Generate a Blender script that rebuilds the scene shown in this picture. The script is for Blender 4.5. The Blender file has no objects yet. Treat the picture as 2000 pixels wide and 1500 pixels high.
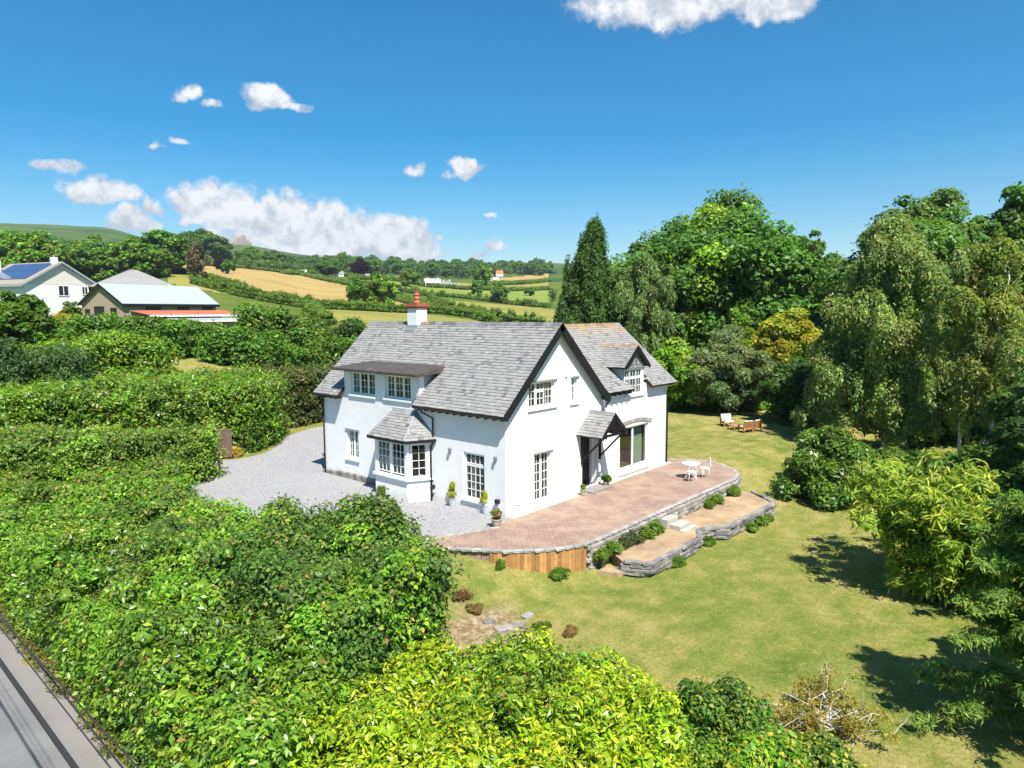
import bpy, bmesh, math, random
import numpy as np
from mathutils import Vector, Matrix
from mathutils.geometry import tessellate_polygon

random.seed(5)
RNG = np.random.default_rng(11)
sc = bpy.context.scene
col = sc.collection

# ------------------------------------------------------------------ camera
CAM = np.array([-18.461, -16.739, 7.662])
FPX, YAW, PITCH, ROLL = 1335.6, 41.589, 6.047, -0.364
_y, _p, _r = [math.radians(a) for a in (YAW, PITCH, ROLL)]
CF = np.array([math.cos(_y) * math.cos(_p), math.sin(_y) * math.cos(_p), -math.sin(_p)])
_R = np.array([math.sin(_y), -math.cos(_y), 0.0])
_U = np.cross(_R, CF)
CR = _R * math.cos(_r) + _U * math.sin(_r)
CU = np.cross(CR, CF)
cam = bpy.data.cameras.new("camera")
cam.sensor_width = 36.0
cam.lens = FPX / 2000 * 36.0
cam.clip_start = 0.3
cam.clip_end = 20000
co = bpy.data.objects.new("camera", cam)
col.objects.link(co)
m = Matrix.Identity(4)
for i in range(3):
    m[i][0], m[i][1], m[i][2], m[i][3] = CR[i], CU[i], -CF[i], CAM[i]
co.matrix_world = m
sc.camera = co

# ------------------------------------------------------------------ light and exposure
SUN_EL = math.radians(56)
SH_AZ = math.radians(62)            # direction in which shadows fall, from +X towards +Y
sun = bpy.data.lights.new("sun", 'SUN')
sun.energy = 4.6
sun.angle = math.radians(0.53)
sun.color = (1.0, 0.955, 0.88)
so = bpy.data.objects.new("sun", sun)
col.objects.link(so)
SUNV = Vector((-math.cos(SUN_EL) * math.cos(SH_AZ), -math.cos(SUN_EL) * math.sin(SH_AZ), math.sin(SUN_EL)))
so.rotation_euler = SUNV.to_track_quat('Z', 'Y').to_euler()
so.location = SUNV * 100
sc.view_settings.view_transform = 'Standard'
sc.view_settings.look = 'None'
sc.view_settings.gamma = 1.0
sc.view_settings.use_curve_mapping = False
sc.view_settings.exposure = 1.1
cy = sc.cycles
cy.use_denoising = True
cy.max_bounces = 7
cy.diffuse_bounces = 3
cy.glossy_bounces = 3
cy.transmission_bounces = 4
cy.transparent_max_bounces = 10
cy.caustics_reflective = False
cy.caustics_refractive = False


def ray(px, py):
    return CF + CR * (px - 1000) / FPX - CU * (py - 750) / FPX


def at(px, py, depth):
    """World point seen at a photograph pixel, DEPTH metres in front of the camera."""
    return CAM + ray(px, py) * depth


def onz(px, py, z):
    d = ray(px, py)
    return CAM + d * ((z - CAM[2]) / d[2])


# ------------------------------------------------------------------ node helpers
class NT:
    def __init__(s, tree):
        s.t = tree
        s.n = tree.nodes
        s.l = tree.links

    def node(s, typ, **kw):
        x = s.n.new(typ)
        for k, v in kw.items():
            setattr(x, k, v)
        return x

    def put(s, sock, v):
        if isinstance(v, bpy.types.NodeSocket):
            s.l.new(v, sock)
        elif v is not None:
            sock.default_value = v

    def m(s, op, a, b=None, c=None, clamp=False):
        x = s.node('ShaderNodeMath', operation=op, use_clamp=clamp)
        s.put(x.inputs[0], a)
        if b is not None:
            s.put(x.inputs[1], b)
        if c is not None:
            s.put(x.inputs[2], c)
        return x.outputs[0]

    def mix(s, f, a, b, blend='MIX'):
        x = s.node('ShaderNodeMix', data_type='RGBA', blend_type=blend)
        s.put(x.inputs[0], f)
        s.put(x.inputs[6], a)
        s.put(x.inputs[7], b)
        return x.outputs[2]

    def noise(s, vec, scale, detail=4, rough=0.55, out='Fac', dist=0.0):
        x = s.node('ShaderNodeTexNoise')
        s.put(x.inputs['Vector'], vec)
        x.inputs['Scale'].default_value = scale
        x.inputs['Detail'].default_value = detail
        x.inputs['Roughness'].default_value = rough
        x.inputs['Distortion'].default_value = dist
        return x.outputs[out]

    def ramp(s, f, stops, interp='LINEAR'):
        x = s.node('ShaderNodeValToRGB')
        s.put(x.inputs[0], f)
        e = x.color_ramp.elements
        x.color_ramp.interpolation = interp
        while len(e) < len(stops):
            e.new(0.5)
        for el, (p, c) in zip(e, stops):
            el.position = p
            el.color = c if len(c) == 4 else (*c, 1)
        return x.outputs[0]

    def sstep(s, f, lo, hi):
        x = s.node('ShaderNodeMapRange', interpolation_type='SMOOTHSTEP')
        s.put(x.inputs[0], f)
        x.inputs[1].default_value = lo
        x.inputs[2].default_value = hi
        return x.outputs[0]


def c4(c):
    return (c[0], c[1], c[2], 1.0)


# ------------------------------------------------------------------ world: Nishita sky with fair-weather clouds
def azel(px, py):
    d = ray(px, py)
    d = d / np.linalg.norm(d)
    return math.atan2(d[1], d[0]), math.asin(d[2])


CLOUDS = [  # photo-derived directions: centre px, half widths px, strength
    (1330, -6, 190, 92, 1.25), (1500, 6, 95, 68, 1.1), (1195, 0, 40, 40, .75),
    (510, 190, 55, 34, 1.0), (575, 212, 48, 16, .8), (365, 186, 28, 22, .62), (412, 205, 30, 14, .45),
    (345, 270, 32, 13, .58), (290, 284, 26, 13, .55),
    (120, 328, 58, 22, .8), (195, 378, 66, 30, 1.05), (250, 438, 58, 34, 1.0), (300, 405, 34, 18, .85),
    (400, 395, 62, 48, 1.15), (480, 425, 70, 52, 1.15), (560, 440, 85, 58, 1.15), (650, 455, 95, 58, 1.15), (745, 470, 90, 50, 1.1),
    (620, 490, 150, 40, 1.1), (790, 492, 75, 30, 1.0), (500, 472, 110, 24, .9), (380, 430, 40, 14, .75), (438, 462, 32, 18, .85),
    (805, 333, 24, 17, .9), (908, 332, 34, 26, .95), (848, 458, 22, 12, .65), (962, 417, 24, 9, .4),
    (965, 488, 24, 20, .85), (930, 502, 40, 14, .55),
]
w = bpy.data.worlds.new("World")
sc.world = w
w.use_nodes = True
T = NT(w.node_tree)
bg = w.node_tree.nodes['Background']
sky = T.node('ShaderNodeTexSky', sky_type='NISHITA')
sky.sun_disc = False
sky.sun_elevation = SUN_EL
sky.sun_rotation = math.atan2(SUNV.x, SUNV.y)
sky.altitude = 100
sky.air_density = 1.0
sky.dust_density = 0.35
sky.ozone_density = 2.2
geo = T.node('ShaderNodeTexCoord')
dirv = geo.outputs['Generated']
sep = T.node('ShaderNodeSeparateXYZ')
T.l.new(dirv, sep.inputs[0])
n1 = T.noise(dirv, 13, 7, .58, 'Color')
off = T.node('ShaderNodeSeparateColor')
T.l.new(n1, off.inputs[0])
az = T.m('ADD', T.m('ARCTAN2', sep.outputs[1], sep.outputs[0]), T.m('MULTIPLY', T.m('SUBTRACT', off.outputs[0], .5), .085))
el = T.m('ADD', T.m('ARCSINE', sep.outputs[2]), T.m('MULTIPLY', T.m('SUBTRACT', off.outputs[1], .5), .055))
fine = T.noise(dirv, 34, 8, .62)
cov = None
low = None
for (px, py, rw, rh, st) in CLOUDS:
    a0, e0 = azel(px, py)
    a1, _ = azel(px + rw, py)
    _, e1 = azel(px, py - rh)
    ra, re = abs(a1 - a0), abs(e1 - e0)
    da = T.m('MULTIPLY_ADD', az, 1 / ra, -a0 / ra)
    de = T.m('MULTIPLY_ADD', el, 1 / re, -e0 / re)
    de2 = T.m('MAXIMUM', de, T.m('MULTIPLY', de, -1.55))       # flat base
    r2 = T.m('MULTIPLY_ADD', da, da, T.m('MULTIPLY', de2, de2))
    v = T.m('MULTIPLY_ADD', r2, -.9, st)
    sh = T.m('MULTIPLY_ADD', de, .9, v)
    cov = v if cov is None else T.m('SMOOTH_MAX', cov, v, .12)
    low = sh if low is None else T.m('MAXIMUM', low, sh)
upv = T.node('ShaderNodeVectorMath', operation='ADD')
T.l.new(dirv, upv.inputs[0])
upv.inputs[1].default_value = (SUNV.x * .012, SUNV.y * .012, .016)
fine2 = T.noise(upv.outputs[0], 34, 8, .62)              # density a little way towards the sun
cv = T.m('ADD', cov, T.m('MULTIPLY', T.m('SUBTRACT', fine, .5), 2.3))
alpha = T.sstep(cv, -.18, .72)
shade = T.sstep(T.m('ADD', T.m('MULTIPLY', low, .55), T.m('MULTIPLY', T.m('SUBTRACT', fine, fine2), 4.2)), -.35, 1.15)
SKY = .062
ccol = T.mix(shade, (4.4, 4.85, 5.5, 1), (7.7, 7.8, 7.9, 1))
hs = T.node('ShaderNodeHueSaturation')
hs.inputs['Hue'].default_value = .491
hs.inputs['Saturation'].default_value = 1.66
hs.inputs['Value'].default_value = 1.08
T.l.new(sky.outputs[0], hs.inputs['Color'])
T.l.new(hs.outputs[0], bg.inputs['Color'])
bg.inputs['Strength'].default_value = SKY
bg2 = T.node('ShaderNodeBackground')
T.l.new(T.mix(alpha, hs.outputs[0], ccol), bg2.inputs['Color'])
bg2.inputs['Strength'].default_value = SKY
# the cloud bank lies in one part of the sky; elsewhere the cheap clear sky is evaluated
vm = T.node('ShaderNodeVectorMath', operation='DOT_PRODUCT')
T.l.new(dirv, vm.inputs[0])
vm.inputs[1].default_value = (math.cos(_y + .12) * .96, math.sin(_y + .12) * .96, .28)
reg = T.m('MULTIPLY', T.m('GREATER_THAN', vm.outputs['Value'], .70), T.m('GREATER_THAN', sep.outputs[2], .0))
wmx = T.node('ShaderNodeMixShader')
T.l.new(reg, wmx.inputs[0])
T.l.new(bg.outputs[0], wmx.inputs[1])
T.l.new(bg2.outputs[0], wmx.inputs[2])
T.l.new(wmx.outputs[0], w.node_tree.nodes['World Output'].inputs[0])
w.cycles.sampling_method = 'NONE'


# ------------------------------------------------------------------ materials
def new_mat(name):
    mt = bpy.data.materials.new(name)
    mt.use_nodes = True
    t = NT(mt.node_tree)
    return mt, t, mt.node_tree.nodes['Principled BSDF']


def pos(t):
    return t.node('ShaderNodeNewGeometry').outputs['Position']


def bump(t, b, h, strength=.3, dist=.02):
    x = t.node('ShaderNodeBump')
    x.inputs['Strength'].default_value = strength
    x.inputs['Distance'].default_value = dist
    t.put(x.inputs['Height'], h)
    t.l.new(x.outputs[0], b.inputs['Normal'])


MAT = {}


def pbr(name, base, rough=.7, var=.2, scale=4.0, bmp=.25, bscale=40.0, spec=.3, metal=0.0, dist=.01, var2=None, rand=0.0):
    """Plain surface: base colour with two octaves of blotch noise, fine relief; rand = per-piece brightness change."""
    mt, t, b = new_mat(name)
    P = pos(t)
    n = t.noise(P, scale, 6, .6)
    n2 = t.noise(P, scale * 7.3, 5, .6)
    lo = tuple(x * (1 - var) for x in base)
    hi = tuple(min(1, x * (1 + var)) for x in base)
    c = t.ramp(t.m('ADD', t.m('MULTIPLY', n, .65), t.m('MULTIPLY', n2, .35)), [(.3, lo), (.7, hi)])
    if var2 is not None:
        c = t.mix(t.sstep(t.noise(P, scale * .6, 5, .65), .5, .72), c, c4(var2))
    if rand:
        oi = t.node('ShaderNodeObjectInfo').outputs['Random']
        ri = t.node('ShaderNodeNewGeometry').outputs['Random Per Island']
        r = t.m('FRACT', t.m('ADD', oi, ri))
        k = t.m('ADD', 1 - rand, t.m('MULTIPLY', r, 2 * rand))
        vm = t.node('ShaderNodeVectorMath', operation='SCALE')
        t.put(vm.inputs[0], c)
        t.put(vm.inputs[3], k)
        c = vm.outputs[0]
    t.put(b.inputs['Base Color'], c)
    b.inputs['Roughness'].default_value = rough
    b.inputs['Specular IOR Level'].default_value = spec
    b.inputs['Metallic'].default_value = metal
    if bmp:
        bump(t, b, t.noise(P, bscale, 4, .6), bmp, dist)
    MAT[name] = mt
    return mt


def leaf_mat(name, rough=.5, spec=.3, trans=.42, tcol=(1.1, 1.2, .5)):
    mt, t, b = new_mat(name)
    a = t.node('ShaderNodeAttribute', attribute_name='tint')
    t.l.new(a.outputs['Color'], b.inputs['Base Color'])
    b.inputs['Roughness'].default_value = rough
    b.inputs['Specular IOR Level'].default_value = spec
    tr = t.node('ShaderNodeBsdfTranslucent')
    t.put(tr.inputs['Color'], t.mix(1.0, a.outputs['Color'], c4(tcol), 'MULTIPLY'))
    mx = t.node('ShaderNodeMixShader')
    mx.inputs[0].default_value = trans
    t.l.new(b.outputs[0], mx.inputs[1])
    t.l.new(tr.outputs[0], mx.inputs[2])
    t.l.new(mx.outputs[0], mt.node_tree.nodes['Material Output'].inputs[0])
    MAT[name] = mt
    return mt


leaf_mat('leaf')
leaf_mat('leaf_gloss', rough=.36, spec=.45, trans=.38)
leaf_mat('leaf_far', rough=.7, spec=.15, trans=.35)
mt, t, b = new_mat('render_white')
P = pos(t)
s = t.node('ShaderNodeSeparateXYZ')
t.l.new(P, s.inputs[0])
mp = t.node('ShaderNodeMapping')
mp.inputs['Scale'].default_value = (7.0, 7.0, .55)
t.l.new(P, mp.inputs[0])
c = t.ramp(t.noise(P, 1.1, 6, .65), [(.3, (.74, .74, .725)), (.65, (.80, .80, .785))])
c = t.mix(t.m('MULTIPLY', t.sstep(t.noise(mp.outputs[0], 1.0, 5, .65), .56, .8), .22), c, (.56, .55, .51, 1))     # rain streaks
spl = t.m('MULTIPLY', t.m('SUBTRACT', 1.0, t.sstep(t.m('ADD', s.outputs[2], t.m('MULTIPLY', t.noise(P, 3, 5, .7), -.5)), -.25, .12)), .45)
c = t.mix(spl, c, (.46, .42, .35, 1))                                                                  # soil splash at the foot
t.put(b.inputs['Base Color'], c)
b.inputs['Roughness'].default_value = .9
b.inputs['Specular IOR Level'].default_value = .15
bump(t, b, t.m('ADD', t.noise(P, 45, 4, .7), t.m('MULTIPLY', t.noise(P, 2.2, 3, .5), 2.0)), .45, .012)
MAT['render_white'] = mt
pbr('paint_white', (.82, .82, .80), .4, .02, 3, 0, 40, .4)
pbr('black_paint', (.012, .012, .014), .45, .3, 5, .15, 60, .4)
pbr('dark_wood', (.035, .026, .02), .7, .35, 6, .3, 50)
pbr('iron_black', (.02, .018, .02), .4, .2, 6, 0)
pbr('roof_felt', (.066, .055, .051), .85, .3, 3, .3, 60, var2=(.11, .095, .088))
pbr('lead', (.30, .33, .36), .5, .15, 4, .1, 20)
pbr('ridge_grey', (.15, .15, .155), .8, .3, 6, .3, 50, rand=.3)
pbr('ridge_lichen', (.26, .165, .095), .85, .35, 5, .3, 50, rand=.25, var2=(.25, .22, .18))
pbr('brick_red', (.33, .10, .06), .85, .25, 8, .4, 60)
pbr('terracotta', (.42, .13, .08), .8, .2, 6, .2, 60)
pbr('stone', (.27, .25, .22), .9, .35, 5, .6, 30, rand=.35, dist=.02, var2=(.17, .17, .15))
pbr('pale_stone', (.30, .285, .26), .9, .25, 5, .5, 30, rand=.2, dist=.02)
pbr('concrete', (.40, .37, .32), .9, .15, 4, .3, 50)
pbr('sleeper', (.20, .19, .18), .9, .4, 3, .6, 25, rand=.3, dist=.02, var2=(.33, .31, .29))
pbr('fence_wood', (.40, .21, .075), .75, .25, 5, .3, 40, rand=.3)
pbr('gate_wood', (.13, .085, .065), .8, .3, 4, .4, 40, rand=.15)
pbr('teak', (.40, .19, .075), .6, .25, 6, .2, 60)
pbr('cushion', (.75, .73, .70), .9, .05, 6, .15, 60)
pbr('zinc', (.42, .45, .48), .5, .2, 5, .1, 30)
pbr('clay_pot', (.36, .30, .22), .85, .25, 7, .3, 50)
pbr('bark', (.10, .075, .055), .95, .4, 3, .7, 18, dist=.04)
pbr('birch_bark', (.50, .47, .42), .8, .3, 2.5, .4, 18, var2=(.12, .10, .09))
pbr('soil', (.12, .085, .055), .95, .3, 3, .5, 30)
pbr('curtain', (.72, .71, .67), .9, .06, 4, 0)
pbr('curtain_green', (.42, .50, .38), .9, .06, 4, 0)
pbr('curtain_pink', (.42, .10, .26), .9, .06, 4, 0)
pbr('plaster_in', (.42, .40, .37), .9, .05, 2, 0)
pbr('floor_in', (.22, .12, .07), .6, .2, 4, 0)
pbr('fabric', (.34, .33, .29), .9, .1, 4, 0)
pbr('block_tan', (.33, .27, .18), .9, .1, 2, .3, 30)
pbr('cream', (.62, .58, .52), .9, .08, 1.5, .1, 10)
pbr('far_white', (.70, .70, .68), .9, .05, 1, 0)
pbr('slate_far', (.23, .225, .215), .8, .15, 1, .2, 8)
pbr('tile_brown', (.26, .23, .19), .85, .15, 1.5, .2, 8)
pbr('rust', (.42, .12, .06), .8, .3, 1.2, .2, 12, var2=(.28, .10, .06))
pbr('roof_sheet', (.32, .365, .39), .6, .05, .6, 0, 10)
pbr('orange', (.65, .13, .03), .6, .1, 4, 0)
pbr('tractor_red', (.45, .05, .03), .45, .1, 4, 0)
pbr('tractor_green', (.04, .13, .11), .3, .1, 4, 0)
pbr('rubber', (.02, .02, .02), .8, .1, 4, 0)
pbr('galvanised', (.38, .40, .41), .45, .15, 4, 0, metal=.4)
pbr('granite', (.30, .24, .19), .95, .25, .02, .5, .1, dist=2)
pbr('lamp_grey', (.16, .165, .17), .5, .1, 5, 0)
pbr('bamboo_cane', (.22, .22, .05), .6, .25, 5, .1, 40)
pbr('wire', (.03, .03, .03), .6, .1, 4, 0)

# glass: fresnel gloss over clear
mt, t, b = new_mat('glass')
mt.node_tree.nodes.remove(b)
lw = t.node('ShaderNodeLayerWeight')
lw.inputs[0].default_value = .5
refl = t.m('MULTIPLY_ADD', t.m('POWER', lw.outputs['Facing'], 3.0), .55, .045)
gl = t.node('ShaderNodeBsdfGlossy')
gl.inputs['Roughness'].default_value = .02
tp = t.node('ShaderNodeBsdfTransparent')
tp.inputs[0].default_value = (.80, .84, .82, 1)
mx = t.node('ShaderNodeMixShader')
t.l.new(refl, mx.inputs[0])
t.l.new(tp.outputs[0], mx.inputs[1])
t.l.new(gl.outputs[0], mx.inputs[2])
t.l.new(mx.outputs[0], mt.node_tree.nodes['Material Output'].inputs[0])
MAT['glass'] = mt
pbr('dark_glass', (.02, .025, .03), .08, .1, 4, 0, spec=.6)
pbr('solar_blue', (.045, .075, .16), .15, .15, 3, 0, spec=.6)


def slate_material(name, lichen):
    mt, t, b = new_mat(name)
    P = pos(t)
    oi = t.node('ShaderNodeObjectInfo').outputs['Random']
    ri = t.node('ShaderNodeNewGeometry').outputs['Random Per Island']
    r = t.m('FRACT', t.m('ADD', oi, ri))
    c = t.ramp(r, [(0, (.110, .110, .115)), (.10, (.175, .172, .178)), (.35, (.230, .225, .224)), (.6, (.265, .256, .242)), (.85, (.215, .220, .210)), (1, (.31, .305, .295))])
    n = t.noise(P, 2.2, 7, .65)
    c = t.mix(t.sstep(n, .40, .75), c, (.275, .266, .245, 1))
    n3 = t.noise(P, 26, 5, .7)
    c = t.mix(t.m('MULTIPLY', t.sstep(n3, .52, .72), .55), c, (.17, .165, .16, 1))
    c = t.mix(t.m('MULTIPLY', t.sstep(t.noise(P, 11, 6, .7), .58, .7), .4), c, (.315, .305, .245, 1))
    if lichen:
        s = t.node('ShaderNodeSeparateXYZ')
        t.l.new(P, s.inputs[0])
        g = t.m('MULTIPLY', t.sstep(s.outputs[2], 6.2, 7.0), t.sstep(t.noise(P, 1.5, 6, .7), .36, .6))
        c = t.mix(t.m('MULTIPLY', g, .7), c, (.40, .25, .10, 1))
    t.put(b.inputs['Base Color'], c)
    b.inputs['Roughness'].default_value = .75
    b.inputs['Specular IOR Level'].default_value = .3
    bump(t, b, t.noise(P, 45, 5, .65), .5, .012)
    MAT[name] = mt


slate_material('slate', False)
slate_material('slate_lichen', True)


def ground_mats():
    # lawn: patchy midsummer grass, green and straw, with bare dry spots
    mt, t, b = new_mat('lawn')
    P = pos(t)
    big = t.noise(P, .22, 6, .62, dist=.6)
    mid = t.noise(P, 1.3, 6, .65)
    fin = t.noise(P, 16, 4, .7)
    mp = t.node('ShaderNodeMapping')
    mp.inputs['Rotation'].default_value = (0, 0, math.radians(28))
    mp.inputs['Scale'].default_value = (.12, 1.9, 1)
    t.l.new(P, mp.inputs[0])
    mow = t.noise(mp.outputs[0], 1.0, 4, .6, dist=.4)
    f = t.m('ADD', t.m('ADD', t.m('MULTIPLY', big, .37), t.m('MULTIPLY', mid, .32)), t.m('ADD', t.m('MULTIPLY', fin, .20), t.m('MULTIPLY', mow, .11)))
    c = t.ramp(f, [(.38, (.082, .124, .017)), (.44, (.132, .172, .028)), (.49, (.195, .208, .045)), (.54, (.285, .250, .075)), (.61, (.39, .305, .135))])
    c = t.mix(t.m('MULTIPLY', t.sstep(t.noise(P, 13, 6, .85), .47, .62), .62), c, (.085, .112, .020, 1))
    c = t.mix(t.m('MULTIPLY', t.sstep(t.noise(P, 6, 7, .85), .53, .66), .55), c, (.42, .34, .145, 1))
    dry = t.node('ShaderNodeVectorMath', operation='DISTANCE')
    t.l.new(P, dry.inputs[0])
    dry.inputs[1].default_value = (-6.0, -4.6, -.9)
    dm = t.m('SUBTRACT', t.m('MULTIPLY', t.noise(P, 1.1, 6, .7), 3.3), dry.outputs['Value'])
    c = t.mix(t.m('MULTIPLY', t.sstep(dm, -.6, .7), .85), c, t.ramp(t.noise(P, 5, 6, .75), [(.4, (.17, .11, .06)), (.55, (.34, .25, .15)), (.65, (.42, .37, .31))]))   # bare dry corner with rubble
    t.put(b.inputs['Base Color'], c)
    b.inputs['Roughness'].default_value = .9
    b.inputs['Specular IOR Level'].default_value = .15
    bump(t, b, t.m('ADD', t.noise(P, 38, 4, .7), t.m('MULTIPLY', t.noise(P, 7, 4, .6), 1.5)), .9, .03)
    MAT['lawn'] = mt
    # gravel: pale lilac-grey limestone chips
    mt, t, b = new_mat('gravel')
    P = pos(t)
    v = t.node('ShaderNodeTexVoronoi')
    v.inputs['Scale'].default_value = 32
    t.l.new(P, v.inputs['Vector'])
    s = t.node('ShaderNodeSeparateColor')
    t.l.new(v.outputs['Color'], s.inputs[0])
    c = t.ramp(s.outputs[0], [(0, (.18, .176, .19)), (.4, (.30, .295, .31)), (1, (.43, .42, .425))])
    c = t.mix(t.m('MULTIPLY', t.sstep(t.noise(P, .8, 6, .65), .42, .7), .7), c, (.36, .345, .32, 1))
    c = t.mix(t.m('MULTIPLY', t.sstep(t.noise(P, 4, 6, .7), .55, .75), .3), c, (.25, .24, .25, 1))
    t.put(b.inputs['Base Color'], c)
    b.inputs['Roughness'].default_value = .9
    b.inputs['Specular IOR Level'].default_value = .2
    bump(t, b, v.outputs['Distance'], .9, .03)
    MAT['gravel'] = mt
    # patio: small buff and pink block pavers
    mt, t, b = new_mat('paving')
    P = pos(t)
    mp = t.node('ShaderNodeMapping')
    mp.inputs['Rotation'].default_value = (0, 0, math.radians(8))
    t.l.new(P, mp.inputs[0])
    br = t.node('ShaderNodeTexBrick')
    t.l.new(mp.outputs[0], br.inputs['Vector'])
    br.inputs['Scale'].default_value = 1.0
    br.inputs['Brick Width'].default_value = .21
    br.inputs['Row Height'].default_value = .14
    br.inputs['Mortar Size'].default_value = .010
    br.inputs['Color1'].default_value = (.25, .155, .12, 1)
    br.inputs['Color2'].default_value = (.31, .21, .16, 1)
    br.inputs['Mortar'].default_value = (.12, .09, .07, 1)
    c = t.mix(t.sstep(t.noise(P, .8, 6, .7), .40, .66), br.outputs['Color'], (.34, .245, .175, 1))
    c = t.mix(t.m('MULTIPLY', t.sstep(t.noise(P, 2.6, 6, .7), .52, .72), .5), c, (.21, .145, .13, 1))
    t.put(b.inputs['Base Color'], c)
    b.inputs['Roughness'].default_value = .85
    bump(t, b, t.m('ADD', t.m('MULTIPLY', br.outputs['Fac'], -1.0), t.m('MULTIPLY', t.noise(P, 60, 4, .6), .5)), .4, .006)
    MAT['paving'] = mt
    # sandy bed
    mt, t, b = new_mat('sand_bed')
    P = pos(t)
    c = t.ramp(t.m('ADD', t.m('MULTIPLY', t.noise(P, 1.0, 6, .7), .6), t.m('MULTIPLY', t.noise(P, 13, 5, .75), .4)),
               [(.32, (.17, .115, .07)), (.46, (.34, .235, .135)), (.56, (.43, .31, .18)), (.68, (.56, .45, .27))])
    t.put(b.inputs['Base Color'], c)
    b.inputs['Roughness'].default_value = .95
    bump(t, b, t.noise(P, 22, 5, .75), .9, .04)
    MAT['sand_bed'] = mt
    # road: worn pale asphalt
    mt, t, b = new_mat('asphalt')
    P = pos(t)
    c = t.ramp(t.m('ADD', t.m('MULTIPLY', t.noise(P, .9, 6, .65), .5), t.m('MULTIPLY', t.noise(P, 40, 4, .8), .5)),
               [(.35, (.115, .115, .120)), (.65, (.205, .20, .197))])
    s = t.node('ShaderNodeSeparateXYZ')
    t.l.new(P, s.inputs[0])
    c = t.mix(t.m('MULTIPLY', t.sstep(t.m('ADD', s.outputs[0], t.m('MULTIPLY', t.noise(P, 1.2, 5, .6), .5)), -14.75, -13.9), .6), c, (.235, .205, .18, 1))
    t.put(b.inputs['Base Color'], c)
    b.inputs['Roughness'].default_value = .85
    bump(t, b, t.noise(P, 90, 3, .7), .5, .01)
    MAT['asphalt'] = mt

    def field(name, stops, sc_=.03):
        mt, t, b = new_mat(name)
        P = pos(t)
        f = t.m('ADD', t.m('MULTIPLY', t.noise(P, sc_, 6, .6), .6), t.m('MULTIPLY', t.noise(P, sc_ * 14, 6, .7), .4))
        t.put(b.inputs['Base Color'], t.ramp(f, stops))
        b.inputs['Roughness'].default_value = .95
        b.inputs['Specular IOR Level'].default_value = .1
        bump(t, b, t.noise(P, 2.5, 5, .7), .6, .25)
        MAT[name] = mt
    field('meadow', [(.35, (.045, .085, .012)), (.5, (.085, .125, .018)), (.65, (.14, .15, .03))])
    field('moor', [(.38, (.020, .048, .010)), (.46, (.042, .085, .014)), (.54, (.070, .112, .02)), (.62, (.105, .118, .03)), (.70, (.15, .125, .05))], .012)
    field('field_straw', [(.35, (.27, .19, .065)), (.5, (.34, .24, .085)), (.65, (.40, .29, .11))])
    field('field_olive', [(.35, (.17, .18, .04)), (.5, (.23, .22, .055)), (.65, (.29, .25, .075))])
    field('field_green', [(.35, (.13, .19, .03)), (.5, (.17, .225, .04)), (.65, (.23, .24, .055))])


ground_mats()


# ------------------------------------------------------------------ mesh helpers
def put(o, parent=None, label=None, cat=None, group=None, kind=None):
    if o.name not in col.objects:
        col.objects.link(o)
    if parent is not None:
        o.parent = parent
    if label:
        o['label'] = label
    if cat:
        o['category'] = cat
    if group:
        o['group'] = group
    if kind:
        o['kind'] = kind
    return o


def empty(name, loc=(0, 0, 0), label=None, cat=None, group=None, rz=0.0):
    o = bpy.data.objects.new(name, None)
    o.location = loc
    o.rotation_euler = (0, 0, rz)
    o.empty_display_size = .2
    return put(o, None, label, cat, group)


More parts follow.
